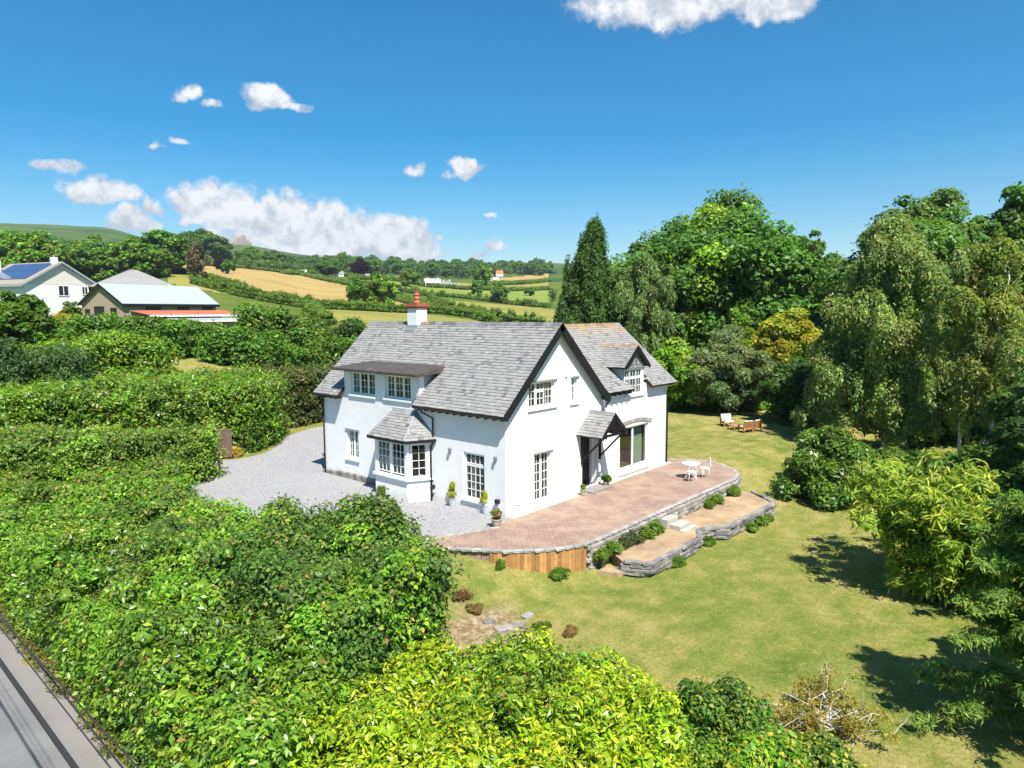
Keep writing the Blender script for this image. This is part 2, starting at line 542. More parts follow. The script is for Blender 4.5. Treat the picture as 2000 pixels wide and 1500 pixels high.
class MB:
    def __init__(s):
        s.v = []
        s.f = []

    def poly(s, pts):
        k = len(s.v)
        s.v += [tuple(p) for p in pts]
        s.f.append(tuple(range(k, k + len(pts))))

    def hexa(s, p):
        """8 points: bottom ring 0-3, top ring 4-7."""
        k = len(s.v)
        s.v += [tuple(q) for q in p]
        for f in ((3, 2, 1, 0), (4, 5, 6, 7), (0, 1, 5, 4), (1, 2, 6, 5), (2, 3, 7, 6), (3, 0, 4, 7)):
            s.f.append(tuple(k + i for i in f))

    def box(s, a, b):
        (x0, y0, z0), (x1, y1, z1) = a, b
        s.hexa([(x0, y0, z0), (x1, y0, z0), (x1, y1, z0), (x0, y1, z0), (x0, y0, z1), (x1, y0, z1), (x1, y1, z1), (x0, y1, z1)])

    def obox(s, O, A, B, Cc, a, b, c):
        """Box spanned along axes A,B,C from O over the ranges a,b,c."""
        O, A, B, Cc = [np.asarray(q, float) for q in (O, A, B, Cc)]
        P = lambda i, j, k: O + A * a[i] + B * b[j] + Cc * c[k]
        s.hexa([P(0, 0, 0), P(1, 0, 0), P(1, 1, 0), P(0, 1, 0), P(0, 0, 1), P(1, 0, 1), P(1, 1, 1), P(0, 1, 1)])

    def tube(s, pts, rad, n=8, cap=True):
        pts = [Vector(p) for p in pts]
        if not hasattr(rad, '__len__'):
            rad = [rad] * len(pts)
        k0 = len(s.v)
        for i, p in enumerate(pts):
            d = (pts[min(i + 1, len(pts) - 1)] - pts[max(i - 1, 0)]).normalized()
            a = d.orthogonal().normalized() if abs(d.z) > .95 else d.cross(Vector((0, 0, 1))).normalized()
            b = d.cross(a)
            for j in range(n):
                t = 2 * math.pi * j / n
                s.v.append(tuple(p + (a * math.cos(t) + b * math.sin(t)) * rad[i]))
        for i in range(len(pts) - 1):
            for j in range(n):
                q = k0 + i * n
                s.f.append((q + j, q + (j + 1) % n, q + n + (j + 1) % n, q + n + j))
        if cap:
            s.f.append(tuple(k0 + j for j in reversed(range(n))))
            s.f.append(tuple(k0 + (len(pts) - 1) * n + j for j in range(n)))

    def lathe(s, prof, c=(0, 0, 0), n=20, cap=True):
        k0 = len(s.v)
        for r, z in prof:
            for j in range(n):
                t = 2 * math.pi * j / n
                s.v.append((c[0] + r * math.cos(t), c[1] + r * math.sin(t), c[2] + z))
        for i in range(len(prof) - 1):
            for j in range(n):
                q = k0 + i * n
                s.f.append((q + j, q + (j + 1) % n, q + n + (j + 1) % n, q + n + j))
        if cap:
            s.f.append(tuple(k0 + j for j in reversed(range(n))))
            s.f.append(tuple(k0 + (len(prof) - 1) * n + j for j in range(n)))

    def mesh(s, name, mat, smooth=False, fix=False):
        me = bpy.data.meshes.new(name)
        me.from_pydata(s.v, [], s.f)
        me.materials.append(MAT[mat])
        if fix:
            bm = bmesh.new()
            bm.from_mesh(me)
            bmesh.ops.recalc_face_normals(bm, faces=bm.faces)
            bm.to_mesh(me)
            bm.free()
        if smooth:
            me.polygons.foreach_set('use_smooth', [True] * len(me.polygons))
        me.update()
        return me

    def build(s, name, mat, parent=None, smooth=False, bevel=0.0, fix=True, **kw):
        o = bpy.data.objects.new(name, s.mesh(name, mat, smooth, fix))
        put(o, parent, **kw)
        if bevel:
            b = o.modifiers.new('bevel', 'BEVEL')
            b.width = bevel
            b.segments = 2
            b.limit_method = 'ANGLE'
        return o


def rockmesh(name, mat, seed, n=9):
    """A lumpy rounded block in the unit cube, for stones."""
    r = random.Random(seed)
    bm = bmesh.new()
    bmesh.ops.create_cube(bm, size=1.0)
    bmesh.ops.bevel(bm, geom=bm.edges[:], offset=.14, segments=1, affect='EDGES')
    for v in bm.verts:
        v.co += Vector((r.uniform(-1, 1), r.uniform(-1, 1), r.uniform(-1, 1))) * .06
    me = bpy.data.meshes.new(name)
    bm.to_mesh(me)
    bm.free()
    me.materials.append(MAT[mat])
    return me


def inst(me, name, parent, loc, scale=(1, 1, 1), rz=0.0, rot=None, **kw):
    o = bpy.data.objects.new(name, me)
    o.location = loc
    o.scale = scale
    o.rotation_euler = rot if rot is not None else (0, 0, rz)
    return put(o, parent, **kw)


def copy_tree(o, parent=None):
    c = o.copy()
    col.objects.link(c)
    c.parent = parent
    for ch in list(o.children):
        copy_tree(ch, c)
    return c


# ------------------------------------------------------------------ terrain
def sst(a, b, x):
    t = np.clip((np.asarray(x, float) - a) / (b - a), 0, 1)
    return t * t * (3 - 2 * t)


COLS = np.array([-400, 0, 200, 340, 470, 650, 850, 1060, 1400, 2400], float)
DIST = np.array([46, 53, 80, 100, 130, 200, 350, 520, 800, 1200, 1900, 2400, 3500, 7000], float)
# photo rows at which the ground lies, per column and distance (130 m on), heights in metres before that
HN = np.array([[2.6, 4.2, 6.2, 7.0], [2.6, 4.2, 6.2, 7.0], [2.6, 4.2, 6.2, 7.2], [1.2, 3.8, 6.0, 6.8], [0.4, 3.0, 5.2, 6.2], [0, 1.8, 3.4, 4.4],
               [0, .8, 1.8, 2.6], [-.1, 0, .6, 1.4], [-.1, -.1, 0, .6], [-.4, -.5, -.5, 0]])
PY = np.array([
    [590, 565, 530, 505, 480, 455, 435, 438, 470, 530],
    [590, 565, 530, 505, 480, 455, 434, 438, 470, 530],
    [595, 572, 548, 525, 500, 475, 441, 445, 480, 530],
    [602, 575, 525, 515, 508, 495, 472, 470, 500, 540],
    [607, 585, 538, 524, 515, 505, 485, 478, 505, 540],
    [614, 600, 568, 545, 530, 520, 505, 503, 515, 545],
    [628, 615, 590, 565, 545, 530, 518, 518, 525, 550],
    [650, 630, 603, 578, 552, 532, 518, 518, 525, 550],
    [660, 645, 618, 590, 560, 535, 518, 518, 525, 550],
    [660, 645, 618, 590, 560, 535, 518, 518, 525, 550]], float)
# ground height along the forward axis of each column
_tan = (608.5 - PY) / FPX
HT = np.concatenate([HN, CAM[2] + DIST[4:][None, :] * _tan], axis=1)


def gz(x, y):
    """Height of the land."""
    x = np.asarray(x, float)
    y = np.asarray(y, float)
    ta = sst(2, 11, x)
    a = -5.0 - 2.2 * ta
    g = -1.0 + .9 * sst(a, a + 5.0 + 1.5 * ta, y)
    g = g * (1 - sst(-8.6, -13.4, x) * 1.0) + (-1.5) * sst(-8.6, -13.4, x)
    g = g + .05 * np.sin(x * .45 + 1) * np.sin(y * .37) * sst(12, 18, np.abs(x - 4) + np.abs(y + 1) * 0) + .05 * np.sin(x * .31) * np.cos(y * .5) * sst(-5.5, -9, y) * sst(-11, -7, x)
    rx, ry = x - CAM[0], y - CAM[1]
    fw = rx * math.cos(_y) + ry * math.sin(_y)
    rt = rx * math.sin(_y) - ry * math.cos(_y)
    d = np.hypot(rx, ry)
    fx = np.maximum(fw, d * .25)
    px = np.clip(1000 + FPX * rt / fx, COLS[0], COLS[-1])
    dd = np.clip(np.maximum(fw, d * .6), DIST[0], DIST[-1])
    ci = np.clip(np.searchsorted(COLS, px) - 1, 0, len(COLS) - 2)
    di = np.clip(np.searchsorted(DIST, dd) - 1, 0, len(DIST) - 2)
    u = (px - COLS[ci]) / (COLS[ci + 1] - COLS[ci])
    u = u * u * (3 - 2 * u)
    v = (dd - DIST[di]) / (DIST[di + 1] - DIST[di])
    far = (HT[ci, di] * (1 - u) + HT[ci + 1, di] * u) * (1 - v) + (HT[ci, di + 1] * (1 - u) + HT[ci + 1, di + 1] * u) * v
    far = far + sst(140, 500, dd) * (np.sin(x * .011 + y * .007) + np.sin(x * .023 - y * .017) * .5) * dd * .0012
    back = sst(-20, 10, fw)           # behind the camera the land stays level
    far = far * back - 1.2 * (1 - back)
    lo = 47 - 8 * (1 - sst(180, 360, px))
    k = sst(0, 1, (d - lo) / 11.0)
    return g * (1 - k) + far * k


def hit(px, py, dmin=47.0, dmax=3200.0):
    d = ray(px, py)
    t = dmin * (dmax / dmin) ** np.linspace(0, 1, 600)
    P = CAM[None] + d[None] * t[:, None]
    below = P[:, 2] < gz(P[:, 0], P[:, 1])
    if not below.any():
        return None
    return P[int(np.argmax(below))]


def inpoly(x, y, poly):
    x = np.asarray(x)
    y = np.asarray(y)
    ins = np.zeros(x.shape, bool)
    n = len(poly)
    for i in range(n):
        x0, y0 = poly[i]
        x1, y1 = poly[(i + 1) % n]
        c = ((y0 > y) != (y1 > y)) & (x < (x1 - x0) * (y - y0) / ((y1 - y0) if y1 != y0 else 1e-9) + x0)
        ins ^= c
    return ins


def grid_obj(name, V, F, mat, **kw):
    me = bpy.data.meshes.new(name)
    me.vertices.add(len(V))
    me.vertices.foreach_set('co', V.astype(np.float32).ravel())
    me.loops.add(F.size)
    me.loops.foreach_set('vertex_index', F.astype(np.int32).ravel())
    me.polygons.add(len(F))
    me.polygons.foreach_set('loop_start', np.arange(0, F.size, F.shape[1], dtype=np.int32))
    me.polygons.foreach_set('use_smooth', np.ones(len(F), bool))
    me.update(calc_edges=True)
    me.materials.append(MAT[mat])
    return put(bpy.data.objects.new(name, me), **kw)


FIELDS = [
    ('field_straw', [(333, 517), (450, 520), (590, 538), (690, 562), (790, 585), (852, 607), (760, 607), (650, 600), (600, 583), (480, 562), (400, 541)]),
    ('field_olive', [(325, 528), (398, 544), (470, 566), (440, 572), (340, 562)]),
    ('field_olive', [(606, 597), (720, 604), (800, 610), (945, 628), (960, 642), (700, 640), (615, 620)]),
    ('field_green', [(690, 543), (770, 546), (850, 562), (960, 568), (1075, 566), (1075, 598), (960, 586), (850, 577), (760, 566)]),
    ('field_olive', [(838, 583), (960, 592), (1080, 604), (1090, 640), (985, 636), (880, 612)]),
    ('field_straw', [(950, 545), (1075, 534), (1075, 548), (980, 556)]),
    ('field_olive', [(880, 552), (980, 557), (1075, 549), (1075, 564), (960, 564), (880, 562)]),
    ('field_straw', [(580, 517), (640, 516), (650, 523), (590, 523)]),
]


def make_land():
    a_in = np.radians(np.arange(0.0, 86.0, .5))
    a_out = np.radians(np.arange(86, 360, 4.0))
    A = np.concatenate([a_in, a_out])
    D = np.concatenate([[.05], 2.0 * (1700) ** np.linspace(0, 1, 240)])
    aa, dd = np.meshgrid(A, D)
    x = CAM[0] + dd * np.cos(aa)
    y = CAM[1] + dd * np.sin(aa)
    z = gz(x, y)
    inside = sst(0, 6, np.minimum(np.minimum(x + 34, 62 - x), np.minimum(y + 46, 56 - y)))
    z = z - .9 * inside
    V = np.stack([x, y, z], -1).reshape(-1, 3)
    nA, nD = len(A), len(D)
    i, j = np.meshgrid(np.arange(nA), np.arange(nD - 1))
    i = i.ravel()
    j = j.ravel()
    i2 = (i + 1) % nA
    F = np.stack([j * nA + i, j * nA + i2, (j + 1) * nA + i2, (j + 1) * nA + i], 1)[:, ::-1]
    cen = V[F].mean(1) - CAM
    dep = cen @ CF
    px = 1000 + FPX * (cen @ CR) / np.maximum(dep, 1e-3)
    py = 750 - FPX * (cen @ CU) / np.maximum(dep, 1e-3)
    dist = np.linalg.norm(cen, axis=1)
    own = np.full(len(F), -1)
    for k, (mname, poly) in enumerate(FIELDS):
        ok = inpoly(px, py, poly) & (dep > 100) & (dist < 1500) & (own < 0)
        own[ok] = k
    moor = (own < 0) & (dist > 820)
    own[moor] = -2

    def sub(sel, name, mat):
        if not sel.any():
            return
        f = F[sel]
        u, inv = np.unique(f, return_inverse=True)
        grid_obj(name, V[u], inv.reshape(f.shape), mat, kind='structure')
    sub(own == -1, 'ground', 'meadow')
    sub(own == -2, 'moorland_hill', 'moor')
    for k, (mname, poly) in enumerate(FIELDS):
        sub(own == k, mname.replace('field_', '') + '_field', mname)
    # garden sheet
    xs = np.arange(-34, 62.01, .8)
    ys = np.arange(-46, 56.01, .8)
    X, Y = np.meshgrid(xs, ys)
    Z = gz(X, Y)
    # lowered where the sheets of drive and patio and the house cover it
    rng = np.random.default_rng(3)
    Z = Z + rng.uniform(-.006, .006, Z.shape)
    V = np.stack([X, Y, Z], -1).reshape(-1, 3)
    nx = len(xs)
    i, j = np.meshgrid(np.arange(nx - 1), np.arange(len(ys) - 1))
    i = i.ravel()
    j = j.ravel()
    F = np.stack([j * nx + i, j * nx + i + 1, (j + 1) * nx + i + 1, (j + 1) * nx + i], 1)
    grid_obj('lawn', V, F, 'lawn', kind='structure')


make_land()


def flat_sheet(name, poly, z, mat, thick=0.0, parent=None, **kw):
    """Horizontal polygon, triangulated; with thick it becomes a slab with sides."""
    mb = MB()
    tri = tessellate_polygon([[Vector((p[0], p[1], 0)) for p in poly]])
    k = 0
    mb.v = [(p[0], p[1], z) for p in poly]
    area = sum(poly[i][0] * poly[(i + 1) % len(poly)][1] - poly[(i + 1) % len(poly)][0] * poly[i][1] for i in range(len(poly)))
    for a_, b_, c_ in tri:
        A_, B_, C_ = poly[a_], poly[b_], poly[c_]
        cr = (B_[0] - A_[0]) * (C_[1] - A_[1]) - (B_[1] - A_[1]) * (C_[0] - A_[0])
        mb.f.append((a_, b_, c_) if cr > 0 else (a_, c_, b_))
    if thick:
        n = len(poly)
        mb.v += [(p[0], p[1], z - thick) for p in poly]
        for i in range(n):
            j = (i + 1) % n
            mb.f.append((i, n + i, n + j, j) if area > 0 else (i, j, n + j, n + i))
    return mb.build(name, mat, parent, fix=False, **kw)
# ------------------------------------------------------------------ drive, road, patio
GRAVEL = [(0.1, -.25), (-1.2, -.42), (-2.3, .05), (-3.2, .68), (-4.4, .9), (-6.0, 1.0), (-7.6, 2.5), (-7.9, 6), (-7.2, 10), (-6.3, 14), (-8.5, 18.6), (-11, 21.5), (-13.9, 22.6),
          (-13.9, 25.2), (-10, 23.6), (-6, 20.6), (-3.2, 18.6), (-1.3, 18.0), (.2, 18.3), (1.4, 19.2), (2.6, 20.6), (4.2, 22.4), (6.5, 23.6), (10.5, 24.2), (12, 20), (7, 12.5), (.1, 11.9)]
flat_sheet('gravel_drive', GRAVEL, -.072, 'gravel', kind='structure')
mb = MB()
ys = np.arange(-46, 60, 2.0)
for i in range(len(ys) - 1):
    mb.poly([(-20.2, ys[i], -1.46), (-13.95 + .05 * math.sin(ys[i] * .8), ys[i], -1.46), (-13.95 + .05 * math.sin(ys[i + 1] * .8), ys[i + 1], -1.46), (-20.2, ys[i + 1], -1.46)])
mb.build('road', 'asphalt', kind='structure')

PATIO = [(-.02, -.12), (12.4, -.12), (12.44, .6), (12.9, .5), (13.6, -.5), (13.85, -1.3), (13.6, -2.3), (12.9, -3.2), (12.1, -3.75), (11.2, -3.98), (9, -3.97), (5.1, -3.95), (2.2, -3.97), (.2, -3.97),
         (-.55, -3.92), (-1.2, -3.62), (-1.8, -3.2), (-2.5, -2.55), (-3.3, -1.35), (-4.05, -.1), (-3.45, .5), (-2.35, -.05), (-1.2, -.5)]
patio = flat_sheet('patio', PATIO, 0.0, 'paving', thick=1.15, kind='structure')


def along(pts, step, closed=False):
    """Resample a polyline: list of (point, direction) every STEP metres."""
    pts = [np.asarray(p, float) for p in pts]
    out = []
    acc = 0.0
    for i in range(len(pts) - 1):
        d = pts[i + 1] - pts[i]
        L = np.linalg.norm(d)
        if L < 1e-6:
            continue
        d = d / L
        while acc < L:
            out.append((pts[i] + d * acc, d))
            acc += step
        acc -= L
    return out


kerb_me = rockmesh('kerb_stone', 'pale_stone', 3)
edge = PATIO[2:20] + [PATIO[20], PATIO[21], PATIO[22], PATIO[0]]
for p, d in along(edge, .34):
    s = random.uniform(.9, 1.0)
    nrm = np.array([-d[1], d[0]])
    inst(kerb_me, 'kerb_stone', patio, (p[0] + d[0] * .17, p[1] + d[1] * .17, -.03), (.335 * s, .19, .09), math.atan2(d[1], d[0]))
# strip of pale paving along the foot of the walls
mb = MB()
mb.box((.05, -.36, -.05), (6.2, -.02, .012))
mb.box((6.45, -.2, -.05), (12.42, .14, .012))
mb.build('wall_foot_strip', 'concrete', patio)

# ------------------------------------------------------------------ the house
W_, L_ = 6.26, 11.84
HE, HR, OV, GV = 3.842, 7.15, .344, .268
WX, WS = 12.404, .161
HE2, HR2, YR2, OV2 = 4.067, 6.968, 3.265, .353
house = empty('cottage', (0, 0, 0), 'white rendered cottage with grey slate roofs standing between gravel drive and patio', 'house')
ZUP = (0, 0, 1)


def wall(name, O, U, N, outline, holes, th=.28, mat='render_white'):
    """Rendered wall with real openings: outer and inner skin plus reveals. outline and holes are in (u, z)."""
    O, U, N = [np.asarray(q, float) for q in (O, U, N)]
    loops = [outline] + [[(a, c), (b, c), (b, d), (a, d)] for (a, b, c, d) in holes]
    flat = [p for lp in loops for p in lp]
    tri = tessellate_polygon([[Vector((p[0], p[1], 0)) for p in lp] for lp in loops])
    P = lambda p, n: O + U * p[0] + N * n + np.array([0, 0, p[1]])
    mb = MB()
    k = len(flat)
    mb.v = [tuple(P(p, 0)) for p in flat] + [tuple(P(p, -th)) for p in flat]
    for a, b, c in tri:
        mb.f.append((a, b, c))
        mb.f.append((k + a, k + c, k + b))
    s = 0
    for lp in loops:
        n = len(lp)
        for i in range(n):
            a, b = s + i, s + (i + 1) % n
            mb.f.append((a, b, k + b, k + a))
        s += n
    return mb.build(name, mat, house, fix=True)


def window(label, O, U, N, w, h, lights, sill=True, depth=.10, curtains=(), name='window', lintel=False, frame=.055, thresh=None):
    """Casement window. O: lower corner on the wall face, U along the wall, N outward. lights: (u0,u1,z0,z1,cols,rows)."""
    O, U, N = [np.asarray(q, float) for q in (O, U, N)]
    mb = MB()
    n0, n1 = -depth - .07, -depth
    bx = lambda m_, u0, u1, a, b, z0, z1: m_.obox(O, U, N, ZUP, (u0, u1), (a, b), (z0, z1))
    bx(mb, .002, w - .002, n0, n1, .002, frame)
    bx(mb, .002, w - .002, n0, n1, h - frame, h - .002)
    bx(mb, .002, frame, n0, n1, frame, h - frame)
    bx(mb, w - frame, w - .002, n0, n1, frame, h - frame)
    us = sorted(set(l[1] for l in lights))
    for l in lights:                      # mullions and transoms between lights
        if l[1] < w - frame - .02:
            bx(mb, l[1], l[1] + .05, n0 + .003, n1 - .003, frame, h - frame)
        if l[3] < h - frame - .02:
            bx(mb, l[0], l[1], n0 + .004, n1 - .004, l[3], l[3] + .05)
    wo = mb.build(name, 'paint_white', house, label=label)
    sh = MB()
    bars = MB()
    panes = []
    for (u0, u1, z0, z1, cols, rows) in lights:
        e = .034
        bx(sh, u0, u1, n0 + .012, n1 - .008, z0, z0 + e)
        bx(sh, u0, u1, n0 + .012, n1 - .008, z1 - e, z1)
        bx(sh, u0, u0 + e, n0 + .012, n1 - .008, z0 + e, z1 - e)
        bx(sh, u1 - e, u1, n0 + .012, n1 - .008, z0 + e, z1 - e)
        a, b, c, d = u0 + e, u1 - e, z0 + e, z1 - e
        g = .021
        for i in range(1, cols):
            x = a + (b - a) * i / cols
            bx(bars, x - g / 2, x + g / 2, n0 + .02, n1 - .015, c, d)
        for j in range(1, rows):
            z = c + (d - c) * j / rows
            bx(bars, a, b, n0 + .022, n1 - .017, z - g / 2, z + g / 2)
        for i in range(cols):
            for j in range(rows):
                panes.append((a + (b - a) * i / cols, a + (b - a) * (i + 1) / cols, c + (d - c) * j / rows, c + (d - c) * (j + 1) / rows))
    sh.build('sash', 'paint_white', wo)
    if bars.v:
        bars.build('glazing_bars', 'paint_white', wo)
    cache = {}
    for (a, b, c, d) in panes:
        key = (round(b - a, 4), round(d - c, 4))
        if key not in cache:
            pm = MB()
            pm.obox((0, 0, 0), U, N, ZUP, (0, b - a), (-.003, .003), (0, d - c))
            cache[key] = pm.mesh('pane', 'glass', fix=True)
        q = O + U * a + N * ((n0 + n1) / 2) + np.array([0, 0, c])
        tilt = random.uniform(-.012, .012)
        inst(cache[key], 'pane', wo, q, rz=tilt)
    if sill:
        sm = MB()
        bx(sm, -.09, w + .09, -depth + .002, .075, -.085, -.002)
        sm.build('sill', 'paint_white', wo, bevel=.008)
    if thresh:
        sm = MB()
        bx(sm, -.05, w + .05, -.1, .05, thresh, -.002)
        sm.build('sill', 'paint_white', wo, bevel=.008)
    if lintel:
        sm = MB()
        bx(sm, -.06, w + .12, -.01, .06, h + .0, h + .05)
        sm.build('drip_mould', 'pale_stone', wo)
    for (u0, u1, z0, z1, cm) in curtains:  # pleated curtain inside
        cmn = MB()
        n = max(8, int((u1 - u0) / .035))
        back = -.36
        pts = [(u0 + (u1 - u0) * i / n, back + .025 * (1 if i % 2 else -1)) for i in range(n + 1)]
        for i in range(n):
            A, B = pts[i], pts[i + 1]
            P = lambda q, z: O + U * q[0] + N * q[1] + np.array([0, 0, z])
            cmn.poly([P(A, z0), P(B, z0), P(B, z1), P(A, z1)])
        cmn.build('curtain', cm, wo, smooth=True, fix=False)
    return wo


# openings ---------------------------------------------------------------
LX, GY = (0, -1, 0), (1, 0, 0)
NL, NG = (-1, 0, 0), (0, -1, 0)
h_left = [(7.76, 9.56, 3.94, 5.0), (5.33, 7.04, 3.96, 4.99), (9.10, 10.0, .90, 2.27), (1.08, 2.22, .36, 2.22), (4.55, 6.7, .9, 2.35)]
wall('wall', (0, 0, 0), (0, 1, 0), NL, [(0, -.45), (L_, -.45), (L_, 4.04), (10.05, 4.04), (10.05, 5.06), (4.78, 5.06), (4.78, 4.04), (0, 4.04)],
     [(a, b, c, d) for a, b, c, d in h_left])
zr = lambda x: 3.842 + (x + OV) * .9525 - .13         # underside of the main roof at x
h_gab = [(1.36, 2.98, 3.93, 4.95), (4.07, 4.48, 3.9, 4.95), (1.69, 2.71, .13, 2.13), (4.86, 6.06, .12, 2.38)]
wall('wall', (0, 0, 0), GY, NG, [(.283, -.45), (W_, -.45), (W_, zr(0)), (W_ / 2, zr(W_ / 2)), (.283, zr(.283))], h_gab)
wall('wall', (W_, .283, 0), (0, 1, 0), (1, 0, 0), [(0, -.45), (L_ - .57, -.45), (L_ - .57, 4.04), (0, 4.04)], [])
wall('wall', (0, L_, 0), GY, (0, 1, 0), [(.283, -.45), (W_, -.45), (W_, zr(0)), (W_ / 2, zr(W_ / 2)), (.283, zr(.283))], [])
# wing
h_wing = [(8.03, 10.6, .24, 2.26), (8.42, 9.98, 3.74, 4.98)]
wall('wall', (0, WS, 0), GY, NG, [(W_ + .003, -.45), (WX, -.45), (WX, 4.22), (10.05, 4.22), (10.05, 5.1), (9.2, 5.86), (8.35, 5.1), (8.35, 4.22), (W_ + .003, 4.22)], h_wing)
zw = lambda y: 4.067 + (y - (WS - OV2)) * .839 - .13
YB = 2 * YR2 - WS
wall('wall', (WX, 0, 0), (0, 1, 0), (1, 0, 0), [(WS + .283, -.45), (YB, -.45), (YB, zw(WS)), (YR2, zw(YR2)), (WS + .283, zw(WS + .283))], [])
wall('wall', (0, YB, 0), GY, (0, 1, 0), [(W_ + .003, -.45), (WX - .283, -.45), (WX - .283, 4.2), (W_ + .003, 4.2)], [])
# floors, partitions
mb = MB()
mb.box((.29, .29, -.1), (W_ - .29, L_ - .29, .1))
mb.box((W_ + .01, WS + .29, -.1), (WX - .29, YB - .29, .2))
mb.build('floor', 'floor_in', house)
mb = MB()
mb.box((.285, .285, 2.55), (W_ - .285, L_ - .285, 2.8))
mb.box((W_ + .005, WS + .285, 2.55), (WX - .285, YB - .285, 2.8))
mb.box((3.0, .29, .1), (3.12, L_ - .29, 2.55))
mb.box((.29, 3.6, .1), (3.0, 3.72, 2.55))
mb.box((1.9, 3.6, 2.8), (3.0, 3.72, 5.2))
mb.box((3.6, .29, 2.8), (3.7, 6.0, 5.6))
mb.build('partition', 'plaster_in', house)
# door recess
mb = MB()
y1 = .45
mb.obox((0, 0, 0), GY, (0, 1, 0), ZUP, (4.78, 4.862), (.281, y1 + .1), (.1, 2.46))
mb.obox((0, 0, 0), GY, (0, 1, 0), ZUP, (6.058, 6.14), (.281, y1 + .1), (.1, 2.46))
mb.obox((0, 0, 0), GY, (0, 1, 0), ZUP, (4.862, 6.058), (.281, y1 + .1), (2.378, 2.46))
mb.obox((0, 0, 0), GY, (0, 1, 0), ZUP, (4.862, 6.058), (y1 + .06, y1 + .1), (.1, 2.378))
mb.build('door_recess', 'render_white', house)
door = MB()
door.box((4.95, y1 - .02, .13), (6.0, y1 + .05, 2.3))
do = door.build('front_door', 'black_paint', house, bevel=.006, label='dark brown boarded front door')
mb = MB()
for i in range(6):
    mb.box((4.97 + i * .172, y1 - .035, .16), (4.97 + i * .172 + .16, y1 - .021, 2.27))
mb.build('door_boards', 'dark_wood', do, bevel=.004)
mb = MB()
mb.box((5.2, y1 - .055, 1.12), (5.48, y1 - .036, 1.17))
mb.build('letter_plate', 'zinc', do)
mb = MB()
mb.tube([(5.85, y1 - .036, 1.25), (5.85, y1 - .085, 1.25), (5.76, y1 - .085, 1.25)], .012)
mb.build('handle', 'zinc', do)
mb = MB()
mb.box((4.75, -.62, -.04), (6.3, -.02, .10))
mb.build('door_step', 'pale_stone', house, bevel=.012)

# windows ----------------------------------------------------------------
f3 = lambda w, h, c=2, r=3: [(.055, w / 3 - .025, .055, h - .055, c, r), (w / 3 + .025, 2 * w / 3 - .025, .055, h - .055, c, r), (2 * w / 3 + .025, w - .055, .055, h - .055, c, r)]
window('upstairs casement window nearest the far end of the drive wall', (0, 9.56, 3.94), LX, NL, 1.8, 1.06, f3(1.8, 1.06), curtains=[(.05, .32, .05, 1.0, 'curtain')])
window('upstairs casement window with a pink curtain', (0, 7.04, 3.96), LX, NL, 1.71, 1.03, f3(1.71, 1.03), curtains=[(.05, .45, .05, .45, 'curtain_pink'), (1.35, 1.66, .05, .98, 'curtain')])
window('small ground floor casement beside the bay', (0, 10.0, .90), LX, NL, .9, 1.37, [(.055, .425, .055, 1.315, 2, 4), (.475, .845, .055, 1.315, 2, 4)], lintel=True, curtains=[(.05, .42, .05, .95, 'curtain')])
window('tall window with a four pane fanlight', (0, 2.22, .36), LX, NL, 1.14, 1.86, [(.055, 1.085, .055, 1.34, 4, 4), (.055, 1.085, 1.41, 1.805, 4, 1)], curtains=[(.05, .34, .05, 1.6, 'curtain')], depth=.07)
window('three light gable window with white curtain', (1.36, 0, 3.93), GY, NG, 1.62, 1.02,
       [(.055, .515, .055, .965, 2, 3), (.565, 1.055, .055, .62, 2, 2), (.565, 1.055, .67, .965, 2, 1), (1.105, 1.565, .055, .965, 2, 3)], lintel=True, curtains=[(1.12, 1.55, .05, .8, 'curtain')])
window('narrow gable window', (4.07, 0, 3.9), GY, NG, .41, 1.05, [(.05, .36, .05, 1.0, 2, 3)], lintel=True, frame=.05, curtains=[(.16, .38, .05, .7, 'curtain')])
window('pair of glazed doors in the gable wall', (1.69, 0, .13), GY, NG, 1.02, 2.0, [(.055, .485, .1, 1.945, 2, 5), (.535, .965, .1, 1.945, 2, 5)], name='french_door', sill=False, lintel=True, thresh=-.1)
window('sliding patio doors under a stone arch', (8.03, WS, .24), GY, NG, 2.57, 2.02, [(.055, 1.26, .09, 1.965, 1, 1), (1.31, 2.515, .09, 1.965, 1, 1)], name='patio_door', sill=False, thresh=-.18, curtains=[(1.75, 2.5, .05, 1.95, 'curtain_green')])
window('dormer window over the patio doors', (8.42, WS, 3.74), GY, NG, 1.56, 1.24,
       [(.055, .48, .055, .78, 2, 2), (.055, .48, .83, 1.185, 2, 1), (.53, 1.03, .055, .78, 2, 2), (.53, 1.03, .83, 1.185, 2, 1), (1.08, 1.505, .055, .78, 2, 2), (1.08, 1.505, .83, 1.185, 2, 1)], sill=True, depth=.05)
# armchair seen through the patio doors
ac = empty('armchair', (8.7, 1.25, .2), 'pale grey armchair just inside the sliding patio doors', 'armchair')
mb = MB()
mb.box((-.42, -.4, .08), (.42, .4, .42))
mb.build('seat', 'fabric', ac, bevel=.06)
mb = MB()
mb.box((-.42, .28, .42), (.42, .46, .95))
mb.build('backrest', 'fabric', ac, bevel=.06)
for s_ in (-1, 1):
    mb = MB()
    mb.box((s_ * .48 - .07, -.38, .08), (s_ * .48 + .07, .4, .62))
    mb.build('armrest', 'fabric', ac, bevel=.05)
# stone arch over the patio doors
arch = MB()
arch_o = empty('stone_arch')
bpy.data.objects.remove(arch_o)
am = rockmesh('arch_stone', 'pale_stone', 8)
for i in range(13):
    tt = (i - 6) / 6.0
    x = 9.32 + tt * 1.42
    z = 2.36 + .16 * (1 - tt * tt)
    inst(am, 'arch_stone', house, (x, WS - .004, z), (.225, .07, .2), rot=(0, tt * .2, 0))

